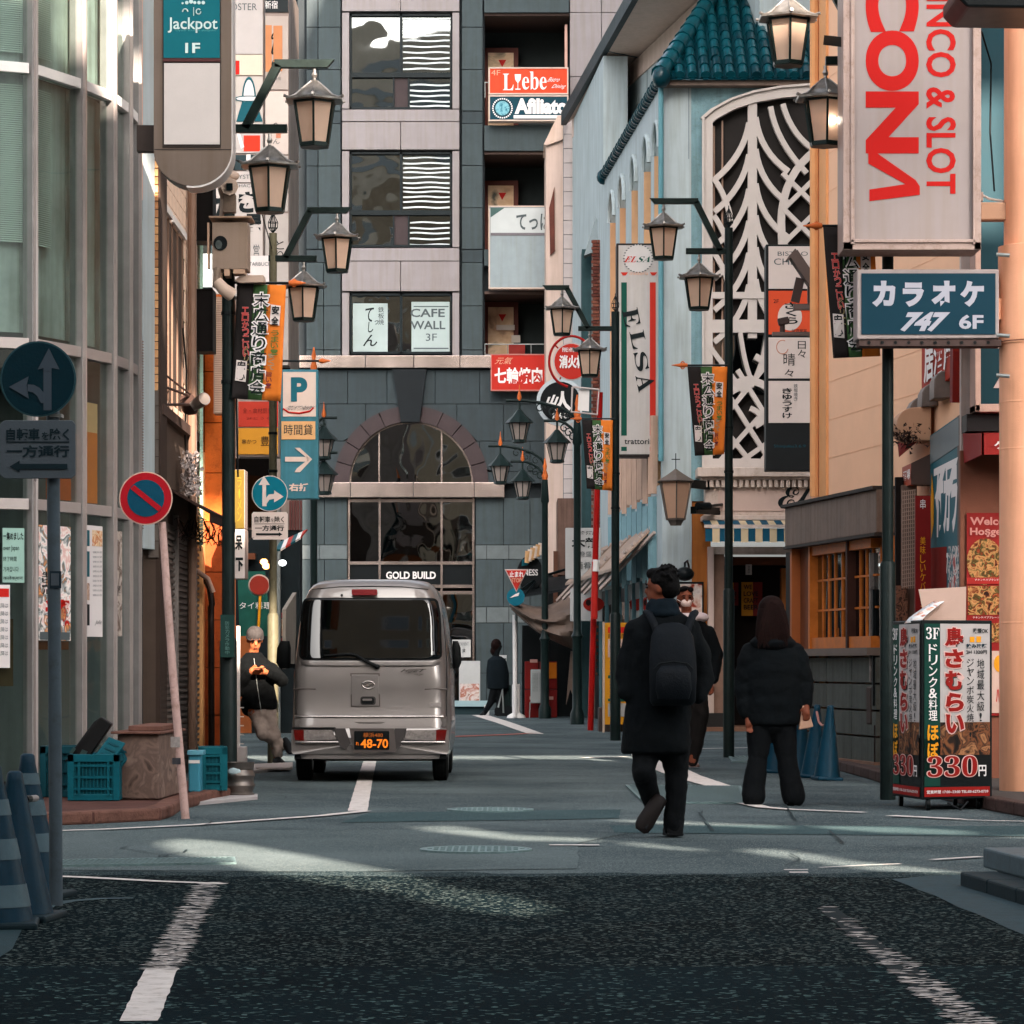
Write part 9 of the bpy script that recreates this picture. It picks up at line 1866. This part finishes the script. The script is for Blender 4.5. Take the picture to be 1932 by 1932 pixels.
m2 = thing('person', 'person in a face mask, black jacket and white hood walking towards us', 'person', G(1305, 1456))
b = MB(); P_, Mx = head(b, J(1293, 1129), R(8), 0, 1.12)
limb(b, [J(1296, 1165), J(1295, 1145)], [.06, .055]); b.loft([(J(1298, 1290), .16, .10), (J(1300, 1220), .17, .11), (J(1300, 1180), .16, .10), (J(1298, 1162), .07, .06)], 18)
limb(b, [J(1330, 1190), J(1345, 1235), J(1340, 1285, -.1)], [.055, .045, .032]); limb(b, [J(1262, 1190), J(1250, 1235), J(1256, 1280, -.1)], [.055, .045, .032]); hand(b, J(1340, 1285, -.1), (0, -.3, -1), (-1, 0, 0)); hand(b, J(1256, 1280, -.1), (0, -.3, -1), (1, 0, 0))
limb(b, [J(1312, 1300), J(1310, 1370, -.05), J(1306, 1435, -.05)], [.085, .06, .045]); limb(b, [J(1284, 1300), J(1284, 1370, .1), J(1290, 1440, .2)], [.085, .06, .045])
body = part('body', b, SKIN, m2); fuse(body, .011); face(body, P_, Mx, 1.12, False)
part('face_mask', MB().ball(P_(0, -.052, -.045), (.060, .052, .046), 18, M=Mx), mat('mask_white', '#c9b2aa', .6, var=.08), body, smooth=60)
part('mask_strap', MB().tube([P_(.055, -.05, -.03), P_(.078, .0, -.01)], .003, 5).tube([P_(-.055, -.05, -.03), P_(-.078, .0, -.01)], .003, 5), WHT, body)
h = MB(); h.ball(P_(0, .025, .04), (.086, .10, .088), 20, M=Mx); h.ball(P_(0, .05, -.01), (.085, .07, .10), 16, M=Mx); h.ball(P_(-.03, -.05, .085), (.05, .03, .03), 10, M=Mx); h.ball(P_(.04, -.045, .08), (.035, .03, .03), 10, M=Mx); part('hair', h, HAIRB, m2, smooth=60)
c_ = MB(); c_.loft([(J(1300, 1292), .20, .15, 2.3), (J(1301, 1270), .215, .16, 2.4), (J(1302, 1230), .21, .16, 2.4), (J(1303, 1195), .21, .15, 2.4), (J(1302, 1175), .17, .13), (J(1300, 1162), .10, .09)], 30)
limb(c_, [J(1334, 1195), J(1350, 1235), J(1345, 1280, -.1)], [.09, .085, .06]); limb(c_, [J(1266, 1195), J(1250, 1235), J(1254, 1275, -.1)], [.09, .085, .06]); o = part('jacket', c_, CLB, m2); fuse(o, .014, 3); folds(o, .025, .12)
c_ = MB(); c_.lathe([(.10, 0), (.135, .02), (.14, .05), (.10, .085)], J(1304, 1172, -.03), 20, sx=1.1); c_.ball(J(1320, 1165, -.04), (.10, .07, .055), 14); o = part('hood', c_, mat('hood_white', '#b8a8a8', .8, var=.12, bump=.3), m2); fuse(o, .012, 3)
tr = MB(); limb(tr, [J(1313, 1300), J(1317, 1350, -.02), J(1312, 1400, -.03), J(1307, 1437, -.03)], [.12, .12, .09, .06]); limb(tr, [J(1284, 1300), J(1282, 1350, .1), J(1289, 1436, .19)], [.12, .11, .06]); tr.ball(J(1299, 1295), (.19, .14, .12), 16); o = part('trousers', tr, mat('cloth_brown_black', '#100d0c', .9, var=.3, bump=.5, spec=.15), m2); fuse(o, .014, 3); folds(o, .03, .12)
shoe(m2, G(1306, 1449) + Vector((0, -.0, .02)), G(1309, 1449) + Vector((0, -.27, .0)), mat('shoe_pale', '#8c7068', .6, var=.2), .052, .09); shoe(m2, G(1288, 1444) + Vector((0, .2, .02)), G(1290, 1444) + Vector((0, -.05, 0)), mat('shoe_pale'), .05, .085)
Y = 25.4
m3 = thing('person', 'long haired woman in a black puffer jacket seen from behind', 'person', G(1455, 1521))
b = MB(); P_, Mx = head(b, J(1455, 1152), R(180), R(5), 1.05); limb(b, [J(1456, 1215), J(1455, 1180)], [.06, .055]); b.loft([(J(1458, 1375), .15, .11), (J(1458, 1330), .14, .10), (J(1458, 1250), .13, .09), (J(1458, 1222), .11, .07)], 18)
limb(b, [J(1424, 1232), J(1404, 1290), J(1406, 1340, -.05), J(1409, 1352, -.06)], [.04, .036, .03, .026]); limb(b, [J(1492, 1232), J(1514, 1290), J(1520, 1335, -.06)], [.04, .036, .03]); hand(b, J(1409, 1352, -.06), (.15, -.2, -1), (1, 0, 0), .9, .5); hand(b, J(1519, 1330, -.08), (0, -.3, -1), (-1, 0, 0), .95, .9)
limb(b, [J(1432, 1370), J(1428, 1440), J(1423, 1500)], [.08, .055, .042]); limb(b, [J(1478, 1370), J(1486, 1440), J(1494, 1500)], [.08, .055, .042]); body = part('body', b, SKIN, m3); fuse(body, .011)
h = MB(); h.ball(P_(0, .015, .012), (.106, .112, .108), 20, M=Mx)
h.loft([(J(1456, 1210, -.11), .120, .045), (J(1456, 1200, -.10), .138, .06), (J(1456, 1185, -.08), .134, .08), (J(1456, 1168, -.05), .124, .095), (J(1455, 1152, -.03), .112, .105), (J(1455, 1138, 0), .09, .095)], 24)
rnd = random.Random(12)
for k in range(90): x = rnd.uniform(-27, 27); h.tube([J(1455 + x*.5, 1136 + abs(x)*.35, -.11), J(1455 + x*.85, 1175, -.145 + rnd.uniform(-.01, .01)), J(1455 + x*1.08, 1214 + rnd.uniform(-9, 10), -.165)], [.007, .009, .002], 5)
o = part('hair', h, HAIRR, m3, smooth=60)
c_ = MB(); zs_ = [(1368, .245), (1360, .262), (1345, .258), (1328, .272), (1312, .262), (1296, .274), (1280, .262), (1264, .272), (1248, .255), (1234, .245), (1222, .215), (1212, .17), (1203, .115)]
c_.loft([(J(1459, y), w_*.84, w_*.62, 2.5) for y, w_ in zs_], 36)
def puff(pts, r):
    P2 = [Vector(p) for p in pts]; q = []
    for i in range(len(P2)-1):
        for k in range(4): q.append((P2[i].lerp(P2[i+1], k/4), r[i] + (r[i+1]-r[i])*k/4))
    q.append((P2[-1], r[-1])); limb(c_, [p for p, _ in q], [rr*(1.07 if i % 2 else .95) for i, (_, rr) in enumerate(q)])
puff([J(1417, 1232), J(1404, 1290, .01), J(1406, 1345, -.04)], [.092, .088, .062]); puff([J(1500, 1232), J(1515, 1290, .01), J(1517, 1330, -.04)], [.092, .088, .062])
o = part('jacket', c_, CLB, m3); fuse(o, .013, 3); folds(o, .02, .09)
c_ = MB(); c_.lathe([(.11, -.03), (.17, .0), (.19, .045), (.14, .09), (.11, .10)], J(1458, 1222, -.02), 26, sy=.85); o = part('hood', c_, CLB, m3); fuse(o, .013, 4); folds(o, .02, .08)
tr = MB(); limb(tr, [J(1434, 1365), J(1430, 1430), J(1424, 1475), J(1421, 1502)], [.115, .082, .088, .098]); limb(tr, [J(1477, 1365), J(1484, 1430), J(1492, 1475), J(1497, 1502)], [.115, .082, .088, .098]); tr.ball(J(1456, 1362), (.20, .14, .12), 16); o = part('trousers', tr, JEAN, m3); fuse(o, .013, 2); folds(o, .02, .1)
shoe(m3, J(1423, 1514, -.06), J(1416, 1516, .16), SHOE, .05, .09, mat('sole_dark')); shoe(m3, J(1494, 1514, -.06), J(1498, 1516, .16), SHOE, .05, .09, mat('sole_dark'))
bg_ = thing('handbag', 'beige handbag held at the right side of the long haired woman', 'bag', J(1521, 1380)); part('bag', MB().prism([J(1505, 1377, -.1), J(1533, 1371, -.1), J(1521, 1332, -.1), J(1512, 1330, -.1)], (0, .12, 0)), mat('bag_beige', '#b08a74', .6, var=.12, bump=.3), bg_, bevel=.01); part('strap', MB().tube([J(1512, 1332, -.05), J(1515, 1312, -.08), J(1520, 1332, -.05)], .007, 6), mat('bag_strap', '#7a5a48', .6), bg_)
Y = 35.7
m4 = thing('person', 'man in a grey beanie leaning on the olive post with his phone', 'person', G(525, 1442))
b = MB(); P_, Mx = head(b, J(481, 1207), R(12), R(22), 1.12); limb(b, [J(477, 1242, .04), J(479, 1225, .02)], [.06, .055]); b.loft([(J(492, 1350), .14, .11), (J(486, 1320), .14, .10), (J(481, 1275), .17, .11), (J(478, 1248), .15, .10), (J(478, 1240), .07, .07)], 18)
limb(b, [J(460, 1262), J(455, 1298, -.05), J(478, 1265, -.22)], [.042, .036, .030]); limb(b, [J(504, 1262), J(528, 1280, -.05), J(503, 1268, -.22)], [.042, .036, .030])
hand(b, J(474, 1264, -.20), (1, -.25, -.1), (0, -.3, 1), 1.15, .8); hand(b, J(508, 1268, -.20), (-1, -.25, .05), (0, -.3, 1), 1.15, .8)
limb(b, [J(485, 1345), J(497, 1385, -.12), J(525, 1400, .0), J(542, 1408, .02)], [.085, .06, .046, .04]); limb(b, [J(502, 1345), J(516, 1390, -.02), J(523, 1425, .02), J(524, 1438, .02)], [.085, .06, .046, .04]); body = part('body', b, mat('skin_warm', '#a85f3c', .5, var=.1, vs=8, bump=.05), m4); fuse(body, .011); face(body, P_, Mx, 1.12)
h = MB(); h.ball(P_(0, .02, .055), (.098, .11, .088), 20, M=Mx); h.tube([P_(-.0, .015, .0) + Mx @ Vector((.092*math.cos(a), .102*math.sin(a) + .005, .018)) for a in [2*math.pi*k/20 for k in range(21)]], .009, 8)
for k in range(9): h.tube([P_(0, .02, .03) + Mx @ Vector((.097*math.cos(a)*math.cos(R(10*k)), .108*math.sin(a)*math.cos(R(10*k)), .09*math.sin(R(10*k)))) for a in [2*math.pi*q/20 for q in range(21)]], .004, 4)
o = part('beanie', h, mat('wool_grey', '#3a3635', .9, var=.3, vs=25, bump=.8, bs=80), m4, smooth=50)
h = MB(); h.ball(P_(0, .05, -.02), (.085, .07, .06), 14, M=Mx); part('hair', h, mat('hair_grey', '#4a4442', .7, var=.3), m4, smooth=60)
c_ = MB(); c_.loft([(J(494, 1338), .17, .14, 2.3), (J(492, 1324), .185, .145, 2.4), (J(487, 1295), .18, .14, 2.4), (J(483, 1262), .195, .135, 2.4), (J(480, 1246), .17, .12), (J(478, 1236), .10, .09), (J(478, 1231), .085, .08)], 30)
limb(c_, [J(455, 1262), J(452, 1302, -.05), J(471, 1270, -.19)], [.088, .076, .052]); limb(c_, [J(509, 1262), J(532, 1283, -.05), J(513, 1272, -.19)], [.088, .078, .052]); c_.ball(J(468, 1330, .05), (.10, .10, .13), 14)
o = part('jacket', c_, mat('jacket_black', '#050708', .9, spec=.12, var=.3, bump=.5, bs=26), m4); fuse(o, .013, 3); folds(o, .028, .1)
part('zip', MB().tube([J(481, 1242, -.13), J(487, 1290, -.155), J(495, 1342, -.16)], .004, 6), STEEL, m4)
tr = MB(); limb(tr, [J(487, 1345), J(497, 1385, -.12), J(522, 1400, .0), J(538, 1407, .02)], [.10, .075, .062, .055]); limb(tr, [J(503, 1345), J(517, 1388, -.02), J(523, 1422, .02)], [.10, .075, .062]); tr.ball(J(495, 1345), (.165, .13, .11), 16); o = part('trousers', tr, mat('trousers_taupe', '#8f8178', .85, var=.15, vs=6, bump=.5, bs=30), m4); fuse(o, .013, 2); folds(o, .03, .08)
shoe(m4, J(537, 1402, .05), J(553, 1424, -.12), SHOE, .05, .08, WHT, up=Vector((-.3, .2, 1))); shoe(m4, J(521, 1440, .06), J(534, 1443, -.20), SHOE, .05, .08, WHT)
ph_ = thing('phone', 'dark smartphone in the hands of the leaning man', 'phone', J(492, 1262, -.27)); part('case', MB().beam(J(483, 1262, -.31), J(503, 1260, -.31), .075, .010), BLK, ph_, bevel=.003)
Y = 69.5
m5 = thing('person', 'dark walking silhouette far away in front of the granite wall', 'person', G(935, 1351))
b = MB(); head(b, J(938, 1218), R(70), 0, 1.15); limb(b, [J(936, 1240), J(937, 1228)], [.07, .06]); b.loft([(J(940, 1295), .18, .13), (J(937, 1265), .19, .14), (J(936, 1243), .16, .11), (J(936, 1238), .08, .07)], 16)
limb(b, [J(928, 1248), J(930, 1275), J(944, 1300)], [.08, .06, .04]); hand(b, J(944, 1300), (.5, 0, -1), (0, -1, 0), 1.1); limb(b, [J(946, 1248), J(952, 1272), J(955, 1298)], [.08, .06, .04]); hand(b, J(955, 1298), (0, 0, -1), (0, -1, 0), 1.1)
limb(b, [J(935, 1295), J(926, 1325), J(914, 1346)], [.11, .08, .05]); limb(b, [J(942, 1295), J(943, 1325), J(940, 1349)], [.11, .08, .05]); body = part('body', b, mat('cloth_dark2', '#0a0d0f', .9, var=.2), m5); fuse(body, .02, 3)
c_ = MB(); c_.loft([(J(940, 1300), .24, .17), (J(938, 1265), .24, .18), (J(937, 1245), .2, .14), (J(937, 1238), .1, .09)], 20); limb(c_, [J(928, 1249), J(929, 1275), J(941, 1297)], [.1, .09, .06]); limb(c_, [J(947, 1249), J(953, 1272), J(955, 1295)], [.1, .09, .06]); o = part('jacket', c_, mat('jacket_navy', '#0c151a', .9, var=.25), m5); fuse(o, .02, 3)
h = MB(); h.ball(J(936, 1217, .03), (.12, .13, .14), 14); h.ball(J(934, 1228, .05), (.11, .1, .12), 12); part('hair', h, HAIRR, m5, smooth=60)
shoe(m5, J(916, 1348), J(906, 1352), SHOE, .05, .09); shoe(m5, J(942, 1349), J(934, 1351, -.05), SHOE, .05, .09)
